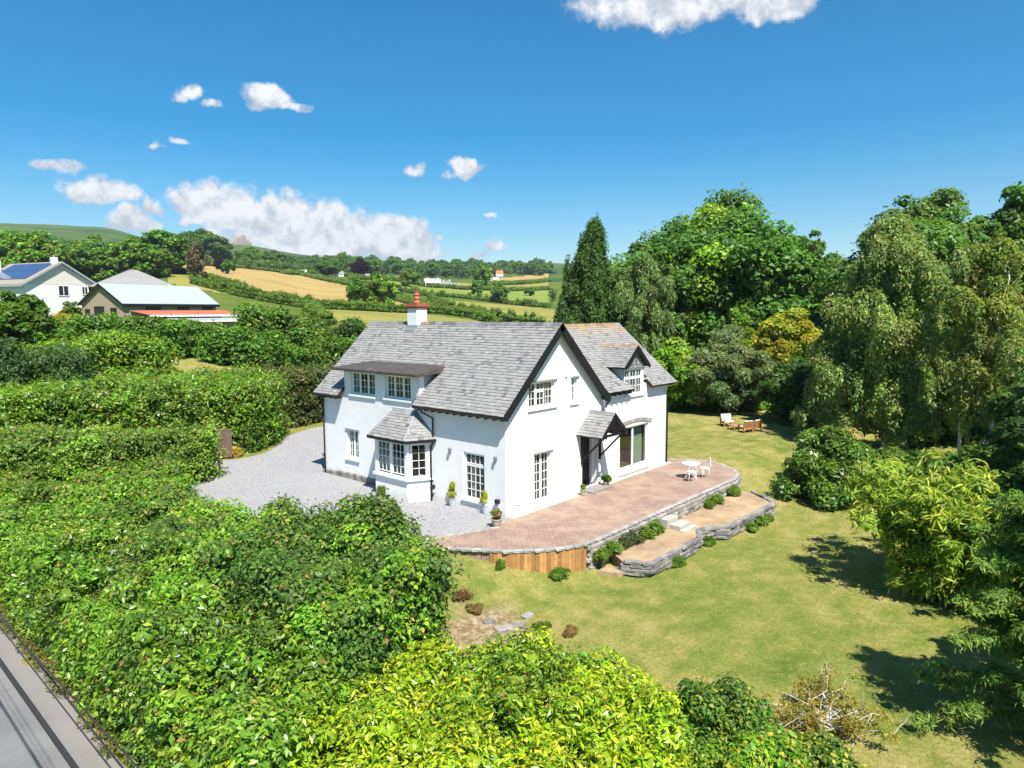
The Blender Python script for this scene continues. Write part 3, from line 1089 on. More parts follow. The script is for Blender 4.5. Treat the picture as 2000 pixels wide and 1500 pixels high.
# bay window --------------------------------------------------------------
BP = .90
bl, br_ = [(-.02, 7.2), (-BP, 6.68)], [(-BP, 4.57), (-.02, 4.05)]
plan = [(-.02, 7.2), (-BP, 6.68), (-BP, 4.57), (-.02, 4.05)]
bay = MB()
bay2 = MB()
inn = [(-.02, 7.0), (-BP + .16, 6.55), (-BP + .16, 4.70), (-.02, 4.25)]
for a, b, c, d in ((plan[0], plan[1], inn[1], inn[0]), (plan[1], plan[2], inn[2], inn[1]), (plan[2], plan[3], inn[3], inn[2])):
    bay.hexa([(*a, -.45), (*b, -.45), (*c, -.45), (*d, -.45), (*a, .9), (*b, .9), (*c, .9), (*d, .9)])
    bay2.hexa([(*a, 2.36), (*b, 2.36), (*c, 2.36), (*d, 2.36), (*a, 2.52), (*b, 2.52), (*c, 2.52), (*d, 2.52)])
bayo = bay.build('bay_wall', 'render_white', house, label='canted bay projecting towards the drive')
bay2.build('bay_lintel', 'render_white', bayo)
for (p, q, wd) in ((plan[0], plan[1], .1), (plan[1], plan[2], .13), (plan[2], plan[1], .13), (plan[2], plan[3], .1), (plan[1], plan[0], .1), (plan[3], plan[2], .17)):
    d = np.array([q[0] - p[0], q[1] - p[1]])
    d = d / np.linalg.norm(d)
    nn = np.array([d[1], -d[0]])
    ctr = np.array([-.2, 5.6])
    if nn @ (ctr - np.array(p)) < 0:
        nn = -nn
    P = lambda u, n: (p[0] + d[0] * u + nn[0] * n, p[1] + d[1] * u + nn[1] * n)
    posts = MB()
    posts.hexa([(*P(0, .003), .9), (*P(wd, .003), .9), (*P(wd, .14), .9), (*P(0, .14), .9), (*P(0, .003), 2.36), (*P(wd, .003), 2.36), (*P(wd, .14), 2.36), (*P(0, .14), 2.36)])
    posts.build('bay_post', 'paint_white', bayo)
fw = 6.68 - 4.57 - .26
window('two light window in the front of the bay', (-BP, 6.55, .9), LX, NL, fw, 1.46, [(.055, fw / 2 - .07, .12, 1.40, 3, 4), (fw / 2 + .07, fw - .055, .12, 1.40, 3, 4)], sill=False, depth=.02, curtains=[(.08, .62, .1, 1.38, 'curtain')])
mb = MB()
mb.obox((-BP, 6.55, .9), LX, NL, ZUP, (fw / 2 - .068, fw / 2 + .068), (-.07, -.012), (.06, 1.4))
mb.build('mullion', 'paint_white', bayo)
for (p, q, lb) in ((plan[2], plan[3], 'one light window in the near canted side of the bay'), (plan[0], plan[1], 'one light window in the far canted side of the bay')):
    d = np.array([q[0] - p[0], q[1] - p[1], 0.0])
    ln = np.linalg.norm(d)
    d /= ln
    nn = np.array([d[1], -d[0], 0.0])
    if nn @ np.array([-1.0, 0, 0]) < 0:
        nn = -nn
    O = np.array([p[0], p[1], .9]) + d * .13
    window(lb, O, d, nn, ln - .30, 1.46, [(.055, ln - .30 - .055, .06, 1.40, 2, 4)], sill=False, depth=.02)
sl = MB()
o2 = [(-.02, 7.3), (-BP - .1, 6.74), (-BP - .1, 4.51), (-.02, 3.95)]
for i in range(3):
    a, b = o2[i], o2[i + 1]
    c, d = plan[i + 1], plan[i]
    sl.hexa([(*a, .82), (*b, .82), (*c, .82), (*d, .82), (*a, .897), (*b, .897), (*c, .897), (*d, .897)])
sl.build('sill', 'paint_white', bayo)

# ------------------------------------------------------------------ roofs
roof = empty('roof')
roof.parent = house
SLATES = []          # (matrix, width, length, thickness, material)
slate_me = {}
for mname in ('slate', 'slate_lichen'):
    s_ = MB()
    s_.hexa([(0, 0, 0), (1, 0, 0), (1, 1, 0), (0, 1, 0), (0, .0, 1), (1, .0, 1), (1, 1, .35), (0, 1, .35)])
    slate_me[mname] = s_.mesh('slate', mname, fix=True)


def slates(O, U, V, intervals, vlen, exp=.152, mat='slate', wmin=.15, wmax=.28, seed=1):
    """Courses of slates on a roof plane. intervals(v) gives the ranges of u covered at height v along the slope."""
    r = random.Random(seed)
    O, U, V = [np.asarray(q, float) for q in (O, U, V)]
    N = np.cross(U, V)
    if N[2] < 0:
        N = -N
    n = int(math.ceil(vlen / exp))
    for j in range(n):
        v = j * exp
        ln = min(exp * 1.45, vlen - v + .02)
        for (a, b) in intervals(min(v + exp * .5, vlen)):
            u = a
            first = True
            while u < b - 1e-4:
                wd = r.uniform(wmin, wmax) * (.5 if first and j % 2 else 1)
                first = False
                if b - (u + wd) < wmin * .6:
                    wd = b - u
                th = r.uniform(.013, .024)
                jig = r.uniform(-.010, .010)
                lift = th * .9 + .004
                # lower edge rides on the course below
                Vt = V * math.cos(.075) - N * math.sin(.075)
                Nt = N * math.cos(.075) + V * math.sin(.075)
                P = O + U * (u + .003) + V * (v + jig) + N * (.026)
                SLATES.append((P, U, Vt, Nt, wd - .006, ln, th, mat))
                u += wd


def deck(name, O, U, V, pieces, th=.09, mat='dark_wood', under=0.0):
    O, U, V = [np.asarray(q, float) for q in (O, U, V)]
    N = np.cross(U, V)
    if N[2] < 0:
        N = -N
    mb = MB()
    for (u0, u1, v0, v1) in pieces:
        mb.obox(O, U, V, N, (u0, u1), (v0, v1), (-th, 0.0))
    return mb.build(name, mat, roof)


def unit(v):
    v = np.asarray(v, float)
    return v / np.linalg.norm(v)


# main roof, drive side
VL = unit((W_ / 2 + OV, 0, HR - HE))
vlen = math.hypot(W_ / 2 + OV, HR - HE)
UL = L_ + 2 * GV
O_main = np.array([-OV, -GV, HE])
cutv = (1.16 + OV) / VL[0]
cu0, cu1 = 4.86 + GV, 10.12 + GV


def iv_main(v):
    return [(0, cu0), (cu1, UL)] if v < cutv else [(0, UL)]


deck('roof_deck', O_main, (0, 1, 0), VL, [(0, cu0, 0, cutv), (cu1, UL, 0, cutv), (0, UL, cutv + .001, vlen)])
slates(O_main, (0, 1, 0), VL, iv_main, vlen, seed=2)
# main roof, far side: only a sliver shows
O_far = np.array([W_ + OV, -GV, HE])
VF = unit((-(W_ / 2 + OV), 0, HR - HE))
deck('roof_deck', O_far, (0, 1, 0), VF, [(0, UL, 0, vlen - .1)])
slates(O_far, (0, 1, 0), VF, lambda v: [(0, UL)], vlen, exp=.41, wmin=.5, wmax=.8, seed=3)
# wing roof, patio side
VW = unit((0, YR2 - WS + OV2, HR2 - HE2))
wl = math.hypot(YR2 - WS + OV2, HR2 - HE2)
O_w = np.array([W_ - .2, WS - OV2, HE2])
UW = WX + .30 - (W_ - .2)
vW1 = OV2 / VW[1]
vW2 = (5.16 - HE2) / VW[2]
x0 = lambda x: x - (W_ - .2)


def iv_wing(v):
    # roof starts right of the main slope
    z = HE2 + v * VW[2]
    xs = W_ + OV - (z - HE) / .9525 + .1
    s = max(0.0, x0(xs))
    if v < vW1:
        return [(max(s, x0(W_ + OV - .02)), x0(8.72)), (x0(10.32), UW)]
    if v < vW2:
        return [(s, x0(8.33)), (x0(10.07), UW)]
    return [(s, UW)]


deck('roof_deck', O_w, GY, VW, [(x0(W_ + OV), x0(8.72), 0, vW1), (x0(10.32), UW, 0, vW1), (x0(W_ + .01), x0(8.33), vW1 + .001, vW2), (x0(10.07), UW, vW1 + .001, vW2), (x0(W_ - .1), UW, vW2 + .001, wl)])
slates(O_w, GY, VW, iv_wing, wl, mat='slate_lichen', seed=4)
O_wb = np.array([W_ - .2, YB + OV2, HE2])
VB = unit((0, -(YR2 - WS + OV2), HR2 - HE2))
deck('roof_deck', O_wb, GY, VB, [(0, UW, 0, wl - .1)])
slates(O_wb, GY, VB, lambda v: [(0, UW)], wl, exp=.41, wmin=.5, wmax=.8, mat='slate_lichen', seed=5)
# wing dormer roof
dy0, dzr, dze, dhw = -.06, 6.02, 5.06, 1.12
for s_ in (-1, 1):
    Od = np.array([9.2 + s_ * dhw, dy0, dze])
    Vd = unit((-s_ * dhw, 0, dzr - dze))
    dl = math.hypot(dhw, dzr - dze)

    def iv_d(v):
        z = dze + v * Vd[2]
        return [(0, (z - HE2) / .839 + (WS - OV2) - dy0 + .06)]
    deck('roof_deck', Od, (0, 1, 0), Vd, [(0, 1.15, 0, dl - .05), (1.15, 2.0, dl * .5, dl - .05)], th=.06)
    slates(Od, (0, 1, 0), Vd, iv_d, dl, exp=.145, mat='slate_lichen', seed=6 + s_)
# slate hung gable of the dormer
slates((8.3, WS - .012, 5.02), GY, unit((0, 0.001, 1)), lambda v: [(.85 * v / .85 if v < .85 else .85, max(1.8 - .9 * v / .85, .9))], .8, exp=.16, mat='slate', wmin=.16, wmax=.26, seed=9)
mb = MB()
for x_ in (8.30, 10.07):
    mb.poly([(x_, WS, 4.2), (x_ + .03, WS, 4.2), (x_ + .03, WS, 5.08), (x_, WS, 5.08)])
    for xx in (x_, x_ + .03):
        mb.poly([(xx, WS, 4.2), (xx, 1.25, 5.1), (xx, WS, 5.1)])
mb.build('dormer_cheek', 'lead', roof)
# porch canopy
pc, ph, pr, pe, pyf = 5.42, .98, 3.40, 2.49, -1.3
for s_ in (-1, 1):
    Op = np.array([pc + s_ * ph, pyf, pe])
    Vp = unit((-s_ * ph, 0, pr - pe))
    pl = math.hypot(ph, pr - pe)
    deck('porch_deck', Op, (0, 1, 0), Vp, [(0, -pyf - .005, 0, pl - .03)], th=.05)
    slates(Op, (0, 1, 0), Vp, lambda v: [(0, -pyf)], pl, exp=.15, wmin=.15, wmax=.27, seed=12 + s_)
# bay roof: hipped
ez, rz_ = 2.50, 3.55
E_ = [(-.02, 7.45), (-BP - .28, 6.80), (-BP - .28, 4.42), (-.02, 3.78)]
T_ = [(-.02, 6.45), (-.02, 6.40), (-.02, 5.00), (-.02, 4.95)]
for i in range(3):
    a, b = np.array([*E_[i], ez]), np.array([*E_[i + 1], ez])
    c, d = np.array([*T_[i + 1], rz_]), np.array([*T_[i], rz_])
    U = unit(b - a)
    L0 = np.linalg.norm(b - a)
    mid = (c + d) / 2 - a
    Vv = unit(mid - U * (mid @ U))
    vl = (mid - U * (mid @ U)) @ Vv
    ud, uc = (d - a) @ U, (c - a) @ U
    slates(a, U, Vv, lambda v, ud=ud, uc=uc, L0=L0, vl=vl: [(ud * v / vl, L0 + (uc - L0) * v / vl)], vl, exp=.145, wmin=.15, wmax=.28, seed=20 + i)
mb = MB()
P3 = [(*e, ez - .01) for e in E_] + [(*t_, rz_ - .01) for t_ in (T_[0], T_[3])]
mb.v = P3
mb.f = [(0, 1, 4), (1, 2, 5, 4), (2, 3, 5), (0, 4, 5, 3), (0, 3, 2, 1)]
mb.build('bay_roof_deck', 'dark_wood', roof)
mb = MB()
for i in range(3):
    a, b = np.array([*E_[i], ez]), np.array([*E_[i + 1], ez])
    d = unit(b - a)
    nn = np.cross(d, (0, 0, 1.0))
    mb.obox(a, d, nn, ZUP, (0, np.linalg.norm(b - a)), (-.03, .03), (-.10, .012))
mb.build('bay_gutter', 'black_paint', roof)
mb = MB()
for i in (1, 2):
    mb.tube([np.array([*E_[i], ez + .035]), np.array([*T_[i], rz_ + .03])], .022, 6)
mb.tube([(-.03, 6.5, rz_ + .03), (-.03, 4.9, rz_ + .03)], .03, 6)
mb.build('bay_hip_roll', 'lead', roof)

# slates: the 300 that show largest as pieces of their own, the rest together
C3 = CAM


def app(s):
    P, U, V, N, wd, ln, th, mname = s
    c = P + U * wd / 2 + V * ln / 2
    d = C3 - c
    return wd * .2 * max((N @ d) / np.linalg.norm(d), 0) / (d @ d)


SLATES.sort(key=app, reverse=True)
for (P, U, V, N, wd, ln, th, mname) in SLATES[:300]:
    o = bpy.data.objects.new('slate', slate_me[mname])
    mm = Matrix.Identity(4)
    X = U if np.cross(U, V) @ N > 0 else U
    for i in range(3):
        mm[i][0], mm[i][1], mm[i][2], mm[i][3] = X[i] * wd, V[i] * ln, N[i] * th, P[i]
    o.matrix_world = mm
    put(o, roof)
rest = {'slate': MB(), 'slate_lichen': MB()}
for (P, U, V, N, wd, ln, th, mname) in SLATES[300:]:
    q = lambda a, b, c: P + U * wd * a + V * ln * b + N * th * c
    rest[mname].hexa([q(0, 0, 0), q(1, 0, 0), q(1, 1, 0), q(0, 1, 0), q(0, 0, 1), q(1, 0, 1), q(1, 1, .35), q(0, 1, .35)])
k0 = len(rest['slate'].v)
nf = len(rest['slate'].f)
rest['slate'].v += rest['slate_lichen'].v
rest['slate'].f += [tuple(i + k0 for i in f) for f in rest['slate_lichen'].f]
ro = rest['slate'].build('slate_courses', 'slate', roof, kind='stuff')
ro.data.materials.append(MAT['slate_lichen'])
mi = np.zeros(len(ro.data.polygons), np.int32)
mi[nf:] = 1
ro.data.polygons.foreach_set('material_index', mi)

# ridge tiles
rt = MB()
rt.hexa([(-.5, -.14, -.125), (.5, -.14, -.125), (.5, .14, -.125), (-.5, .14, -.125), (-.5, -.02, .02), (.5, -.02, .02), (.5, .02, .02), (-.5, .02, .02)])
rt_g, rt_l = rt.mesh('ridge_tile', 'ridge_grey', fix=True), rt.mesh('ridge_tile', 'ridge_lichen', fix=True)
n = 27
for i in range(n):
    y = -GV + UL * (i + .5) / n
    inst(rt_g if random.random() > .1 else rt_l, 'ridge_tile', roof, (W_ / 2, y, HR + .055), (UL / n * .985, 1, 1), math.pi / 2)
n = 17
for i in range(n):
    x = W_ / 2 + .3 + (WX + .3 - W_ / 2 - .3) * (i + .5) / n
    inst(rt_l if random.random() > .15 else rt_g, 'ridge_tile', roof, (x, YR2, HR2 + .055), ((WX - W_ / 2) / n * .985, 1, 1), 0)
for i in range(5):
    inst(rt_l, 'ridge_tile', roof, (9.2, dy0 + .2 + i * .42, dzr + .05), (.41, .8, .8), math.pi / 2)
for i in range(3):
    inst(rt_g, 'ridge_tile', roof, (pc, pyf + .215 + i * .43, pr + .05), (.42, .75, .75), math.pi / 2)


# barge boards
def barge(O, A, B, depth, th, nrm, name='barge_board', mat='black_paint'):
    A, B = np.asarray(A, float), np.asarray(B, float)
    d = unit(B - A)
    dn = np.cross(nrm, d)
    if dn[2] > 0:
        dn = -dn
    mb = MB()
    mb.obox(A, d, nrm, dn, (-.02, np.linalg.norm(B - A)), (-th, 0), (-.03, depth))
    return mb.build(name, mat, roof)


g0 = -GV - .012
for s_ in (-1, 1):
    barge(0, (W_ / 2 + s_ * (W_ / 2 + OV), g0, HE + .02), (W_ / 2, g0, HR + .02), .26, .04, np.array([0, -1.0, 0]))
    barge(0, (9.2 + s_ * dhw, dy0 - .01, dze + .02), (9.2, dy0 - .01, dzr + .02), .15, .035, np.array([0, -1.0, 0]))
    barge(0, (pc + s_ * ph, pyf - .008, pe + .01), (pc, pyf - .008, pr + .01), .13, .035, np.array([0, -1.0, 0]))
mb = MB()
for s_ in (-1, 1):        # soffits behind the gable barge boards
    A = np.array([W_ / 2 + s_ * (W_ / 2 + OV), -GV, HE - .12])
    B = np.array([W_ / 2, -GV, HR - .12])
    d = unit(B - A)
    mb.obox(A, d, (0, 1, 0), np.cross(d, (0, 1, 0)), (0, np.linalg.norm(B - A)), (.0, GV - .003), (-.015, .015))
mb.build('soffit', 'black_paint', roof)
mb = MB()
mb.box((9.17, dy0 - .05, 5.5), (9.23, dy0 + .0, 6.0))
mb.build('finial_post', 'black_paint', roof)
# side verge of the wing
for s_ in (-1, 1):
    barge(0, (WX + .31, YR2 + s_ * (YR2 - WS + OV2), HE2 + .0), (WX + .31, YR2, HR2 + .0), .16, .03, np.array([1.0, 0, 0]), 'verge_board', 'pale_stone')
# eaves: rafter feet and fascia
mb = MB()
for y in np.arange(-.1, L_ + .2, .42):
    if y > 4.9 and y < 10.1:
        continue
    mb.obox((-OV + .02, y, HE - .11), (1, 0, 0), (0, 1, 0), unit((.9525, 0, 1)) * 0 + np.array([0, 0, 1.0]), (0, OV - .025), (-.04, .04), (-.06, .05))
for x in np.arange(W_ + .5, 8.6, .42):
    mb.obox((x, WS - OV2 + .02, HE2 - .11), (1, 0, 0), (0, 1, 0), ZUP, (-.04, .04), (0, OV2 - .025), (-.06, .05))
mb.build('rafter_feet', 'black_paint', roof, kind='stuff')
mb = MB()
mb.obox((-OV - .012, -GV, HE), (0, 1, 0), (1, 0, 0), ZUP, (0, cu0), (0, .02), (-.11, .02))
mb.build('eaves_board', 'dark_wood', roof)
mb = MB()
mb.obox((-OV - .012, -GV, HE), (0, 1, 0), (1, 0, 0), ZUP, (cu1, UL), (0, .02), (-.11, .02))
mb.build('eaves_board', 'dark_wood', roof)
# cut cheeks beside the drive dormer
mb = MB()
for u in (cu0, cu1):
    A = O_main + np.array([0, u, 0])
    mb.obox(A, VL, (0, 1, 0), np.cross((0, 1, 0), VL) * -1, (0, cutv), (-.012, .012), (-.1, .05))
mb.build('verge_strip', 'dark_wood', roof)
mb = MB()
for A in ((8.72, 0), (10.32, 0)):
    mb.obox((A[0], WS - OV2, HE2), VW, GY, np.cross(GY, VW), (0, vW1 + .1), (-.012, .012), (-.12, .04))
mb.build('verge_strip', 'black_paint', roof)
# dormer cheeks and flat roof on the drive side
mb = MB()
for y in (4.80, 10.03):
    for yy in (y - .012, y + .012):
        mb.poly([(-.003, yy, 4.08), (1.08, yy, 5.12), (-.003, yy, 5.12)])
mb.build('dormer_cheek', 'lead', roof)
fl = MB()
y0_, y1_ = 4.45, 10.42
fl.hexa([(-.42, y0_, 5.03), (1.35, y0_, 5.12), (1.35, y1_, 5.12), (-.42, y1_, 5.03), (-.42, y0_, 5.16), (1.35, y0_ + .05, 5.42), (1.35, y1_ - .9, 5.42), (-.42, y1_, 5.16)])
fl.build('dormer_flat_roof', 'roof_felt', roof, bevel=.03, label='brown felted flat roof of the long dormer')

# chimney
ch = empty('chimney')
ch.parent = roof
cxx, cyy = W_ / 2, 8.46
mb = MB()
mb.box((cxx - .32, cyy - .34, 6.6), (cxx + .32, cyy + .34, 7.84))
mb.build('chimney_stack', 'render_white', ch)
mb = MB()
mb.box((cxx - .335, cyy - .355, 6.62), (cxx - .10, cyy + .355, 7.06))
mb.box((cxx - .5, cyy - .37, 6.6), (cxx - .22, cyy + .37, 6.86))
mb.build('lead_flashing', 'lead', ch)
mb = MB()
mb.box((cxx - .37, cyy - .39, 7.84), (cxx + .37, cyy + .39, 7.92))
mb.box((cxx - .41, cyy - .43, 7.92), (cxx + .41, cyy + .43, 8.02))
mb.box((cxx - .36, cyy - .38, 8.02), (cxx + .36, cyy + .38, 8.08))
mb.build('brick_corbel', 'brick_red', ch)
mb = MB()
mb.lathe([(.19, 0), (.16, .08), (.13, .12), (.135, .2), (.17, .23), (.135, .26), (.13, .38), (.17, .41), (.13, .44), (.125, .53), (.155, .56), (.155, .59), (.1, .59), (.1, .35)], (cxx, cyy, 8.08), 18)
mb.build('chimney_pot', 'terracotta', ch, smooth=True)

# rainwater pipes, lamps, vents
mb = MB()
mb.tube([(-.2, 4.45, 3.72), (-.2, 4.45, 3.60), (-.08, 3.9, 3.38), (-.08, 3.9, 2.35), (-.10, 4.02, 2.2), (-.10, 4.02, -.08)], .038, 8)
mb.build('downpipe', 'iron_black', house, smooth=True)
mb = MB()
mb.tube([(-.08, L_ - .1, 3.72), (-.08, L_ - .1, -.08)], .04, 8)
mb.build('downpipe', 'iron_black', house, smooth=True)
mb = MB()
mb.tube([(WX - .05, WS - .3, 3.98), (WX - .05, WS - .3, 3.86), (WX - .12, WS - .08, 3.66), (WX - .12, WS - .08, .0)], .04, 8)
mb.tube([(W_ + OV, WS - .33, 3.78), (W_ + OV - .02, WS - .2, 3.5), (W_ + .1, WS - .06, 3.3), (W_ + .1, WS - .06, .0)], .03, 8)
mb.build('downpipe', 'iron_black', house, smooth=True)
mb = MB()
mb.tube([(-OV - .06, cu1 - GV, HE - .03), (-OV - .06, L_ + GV, HE - .03)], .05, 8)
mb.build('gutter', 'iron_black', roof, smooth=True)
for y in (2.93, .45):
    mb = MB()
    mb.lathe([(.015, -.17), (.035, -.12), (.055, .02), (.06, .05), (.02, .09)], (-.09, y, 2.2), 12)
    mb.box((-.045, y - .03, 2.08), (-.002, y + .03, 2.26))
    mb.build('wall_lamp', 'lamp_grey', house)
for y, z in ((3.98, .46), (.36, .5)):
    mb = MB()
    mb.box((-.14, y - .09, z - .02), (-.002, y + .09, z + .14))
    mb.build('boiler_vent', 'black_paint', house, bevel=.02)
    mb = MB()
    mb.box((-.10, y - .07, z - .17), (-.002, y + .07, z - .022))
    mb.build('vent_grille', 'zinc', house)
mb = MB()
mb.box((.62, -.05, .35), (.76, -.002, .62))
mb.build('meter_flap', 'paint_white', house, bevel=.01)
mb = MB()
mb.box((3.60, -.06, 5.02), (3.76, -.002, 5.26))
mb.build('alarm_box', 'paint_white', house, bevel=.01)
# rubble plinth along the drive wall
pm = rockmesh('plinth_stone', 'stone', 21)
for y in np.arange(7.3, L_, .28):
    k = (L_ - y) / 4.5
    hgt = .10 + .16 * max(0, math.sin(k * 2.6))
    inst(pm, 'plinth_stone', house, (-.02, y + .12, -.06 + hgt / 2 - .02), (.12, .27, hgt + .06), random.uniform(-.08, .08))

# porch timbers
for xx in (4.79, 6.13):
    mb = MB()
    mb.box((xx - .045, -.085, 1.2), (xx + .045, -.004, 2.52))
    mb.build('porch_post', 'black_paint', house, bevel=.006)
    mb = MB()
    mb.tube([(xx, -.06, 1.36), (xx, -1.12, 2.44)], .042, 4)
    mb.build('porch_brace', 'dark_wood', house)
    mb = MB()
    mb.box((xx - .04, pyf + .02, 2.42), (xx + .04, -.004, 2.50))
    mb.build('porch_beam', 'black_paint', house)
mb = MB()
mb.box((4.62, -1.24, 2.47), (6.22, -1.16, 2.57))
mb.tube([(5.42, -1.2, 2.57), (5.42, -1.2, 3.3)], .04, 4)
mb.build('porch_tie', 'black_paint', house)
# ------------------------------------------------------------------ foliage engine
ICO = None


def ico():
    global ICO
    if ICO is None:
        bm = bmesh.new()
        for q_ in ((1, 0, 0), (-1, 0, 0), (0, 1, 0), (0, -1, 0), (0, 0, 1), (0, 0, -1)):
            bm.verts.new(q_)
        bm.verts.ensure_lookup_table()
        for f_ in ((0, 2, 4), (2, 1, 4), (1, 3, 4), (3, 0, 4), (2, 0, 5), (1, 2, 5), (3, 1, 5), (0, 3, 5)):
            bm.faces.new([bm.verts[i_] for i_ in f_])
        bm.verts.index_update()
        ICO = (np.array([v.co[:] for v in bm.verts]), np.array([[v.index for v in f.verts] for f in bm.faces]))
        bm.free()
    return ICO


def nrm(v):
    return v / np.maximum(np.linalg.norm(v, axis=-1, keepdims=True), 1e-9)


def palette(pal, k, rng):
    cols = np.array([p[0] for p in pal], float)
    wt = np.array([p[1] for p in pal], float)
    return cols[rng.choice(len(cols), k, p=wt / wt.sum())]


def foliage(name, clumps, n, L, Wd, pal, seed=1, up=.55, out=.6, rnd=.7, droop=0.0, shell=.72, cull=.55, core=.56, floor=None,
            origin=(0, 0, 0), mat='leaf', back=.14, tip=None, tipf=.0, keep=None, flat=.15, sizevar=.5, shoots=.12, gain=1.8, pal2=None, pscale=.9, pthr=.15):
    """Leaf-by-leaf foliage on a set of clumps (x,y,z,rx,ry,rz): folded leaves on each clump's shell plus a dense leafy core.
    tip: colour of young growth on the outermost leaves."""
    rng = np.random.default_rng(seed)
    cl = np.asarray(clumps, float)
    if n > 15000:                              # keep the whole scene within its triangle budget
        n, L, Wd = int(n * .74), L * 1.07, Wd * 1.07
    area = (cl[:, 3] * cl[:, 4] + cl[:, 4] * cl[:, 5] + cl[:, 3] * cl[:, 5])
    org = np.asarray(origin, float)
    over = 1.9
    N = int(n * over)
    ci = rng.choice(len(cl), N, p=area / area.sum())
    d = nrm(rng.normal(size=(N, 3)))
    d[:, 2] = np.where((d[:, 2] < -.3) & (rng.random(N) < .6), -d[:, 2], d[:, 2])
    rr = shell + (1.08 - shell) * rng.random(N) ** .6
    sh_ = rng.random(N) < shoots
    rr = np.where(sh_, 1.05 + .38 * rng.random(N) ** 1.5, rr)
    p = cl[ci, :3] + d * cl[ci, 3:] * rr[:, None]
    ok = np.ones(N, bool)
    if floor is not None:
        ok &= p[:, 2] + org[2] > floor(p[:, 0] + org[0], p[:, 1] + org[1]) + .02
    # thin out what faces away from the viewer's side
    view = nrm(CAM - org - p)
    fac = (view * d).sum(1)
    ok &= rng.random(N) < np.where(fac > -.12, 1.0, back)
    idx = np.nonzero(ok)[0]
    # drop leaves buried inside other clumps
    good = np.ones(len(idx), bool)
    cf = cl.astype(np.float32)
    B = max(1, int(3e6 / len(cl)))
    for s in range(0, len(idx), B):
        q = p[idx[s:s + B]].astype(np.float32)
        r2 = np.zeros((len(q), len(cl)), np.float32)
        for a in range(3):
            t_ = (q[:, a, None] - cf[None, :, a]) / cf[None, :, 3 + a]
            r2 += t_ * t_
        r2[np.arange(len(q)), ci[idx[s:s + B]]] = 9
        good[s:s + B] = r2.min(1) > cull * cull
    idx = idx[good]
    if len(idx) > n:
        idx = rng.choice(idx, n, replace=False)
    p, d, ci, rr = p[idx], d[idx], ci[idx], rr[idx]
    k = len(p)
    nn = nrm(d * out + np.array([0, 0, up]) + rng.normal(size=(k, 3)) * rnd * .6)
    t = rng.normal(size=(k, 3)) + d * .5
    t[:, 2] -= droop * 2.2
    t = nrm(t - nn * (t * nn).sum(1, keepdims=True))
    b = np.cross(nn, t)
    sz = 1 + sizevar * (rng.random((k, 1)) * 2 - 1)
    l, w_ = L * sz, Wd * sz
    v = np.empty((k, 4, 3))
    v[:, 0] = p - t * l * .45
    v[:, 1] = p + b * w_ * .5 + nn * w_ * flat * 1.2 - t * l * .02
    v[:, 2] = p + t * l * .55 - nn * l * .12
    v[:, 3] = p - b * w_ * .5 + nn * w_ * flat * 1.2 - t * l * .02
    gain = gain * np.array([1.12, 1.03, .9])
    base = palette(pal, k, rng) * gain
    if pal2 is not None:                      # patches of another growth
        pw = wav(seed + 500, 1.0, pscale)(cl[:, 0], cl[:, 1] + cl[:, 2] * .5) + rng.normal(size=len(cl)) * .25
        sel = pw[ci] > pthr
        base[sel] = palette(pal2, int(sel.sum()), rng) * gain
    cv = 1 + .22 * (rng.random(len(cl)) * 2 - 1)
    hue = 1 + .12 * (rng.random((len(cl), 3)) * 2 - 1)
    c = base * cv[ci][:, None] * hue[ci] * (1 + .22 * (rng.random((k, 1)) * 2 - 1))
    if tip is not None:
        top = (rr > .93) & (rng.random(k) < tipf) & (d[:, 2] > -.1)
        c[top] = np.array(tip) * gain * .9 * (1 + .25 * (rng.random((top.sum(), 1)) * 2 - 1))
    verts = [v.reshape(-1, 3)]
    cols = [np.repeat(c, 4, 0)]
    loops = [np.arange(4 * k)]
    starts = [np.arange(k) * 4]
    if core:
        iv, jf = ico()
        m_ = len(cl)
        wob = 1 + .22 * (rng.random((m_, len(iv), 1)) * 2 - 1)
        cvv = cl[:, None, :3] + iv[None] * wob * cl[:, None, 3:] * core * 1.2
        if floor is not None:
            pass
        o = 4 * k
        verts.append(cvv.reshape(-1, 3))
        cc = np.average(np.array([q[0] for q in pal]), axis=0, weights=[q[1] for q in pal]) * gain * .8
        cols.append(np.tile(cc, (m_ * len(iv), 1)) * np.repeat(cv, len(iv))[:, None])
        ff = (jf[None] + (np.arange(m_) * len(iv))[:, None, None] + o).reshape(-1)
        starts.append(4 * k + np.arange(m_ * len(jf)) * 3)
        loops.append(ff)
    V = np.concatenate(verts)
    Cc = np.concatenate(cols)
    Lp = np.concatenate(loops)
    St = np.concatenate(starts)
    me = bpy.data.meshes.new(name)
    me.vertices.add(len(V))
    me.vertices.foreach_set('co', V.astype(np.float32).ravel())
    me.loops.add(len(Lp))
    me.loops.foreach_set('vertex_index', Lp.astype(np.int32))
    me.polygons.add(len(St))
    me.polygons.foreach_set('loop_start', St.astype(np.int32))
    me.update(calc_edges=False)
    at_ = me.attributes.new('tint', 'FLOAT_COLOR', 'POINT')
    rgba = np.ones((len(V), 4), np.float32)
    rgba[:, :3] = np.clip(Cc, 0, .9)
    at_.data.foreach_set('color', rgba.ravel())
    me.materials.append(MAT[mat])
    return me


def tree_obj(name, me, parent=None, loc=(0, 0, 0), **kw):
    o = bpy.data.objects.new(name, me)
    o.location = loc
    return put(o, parent, **kw)


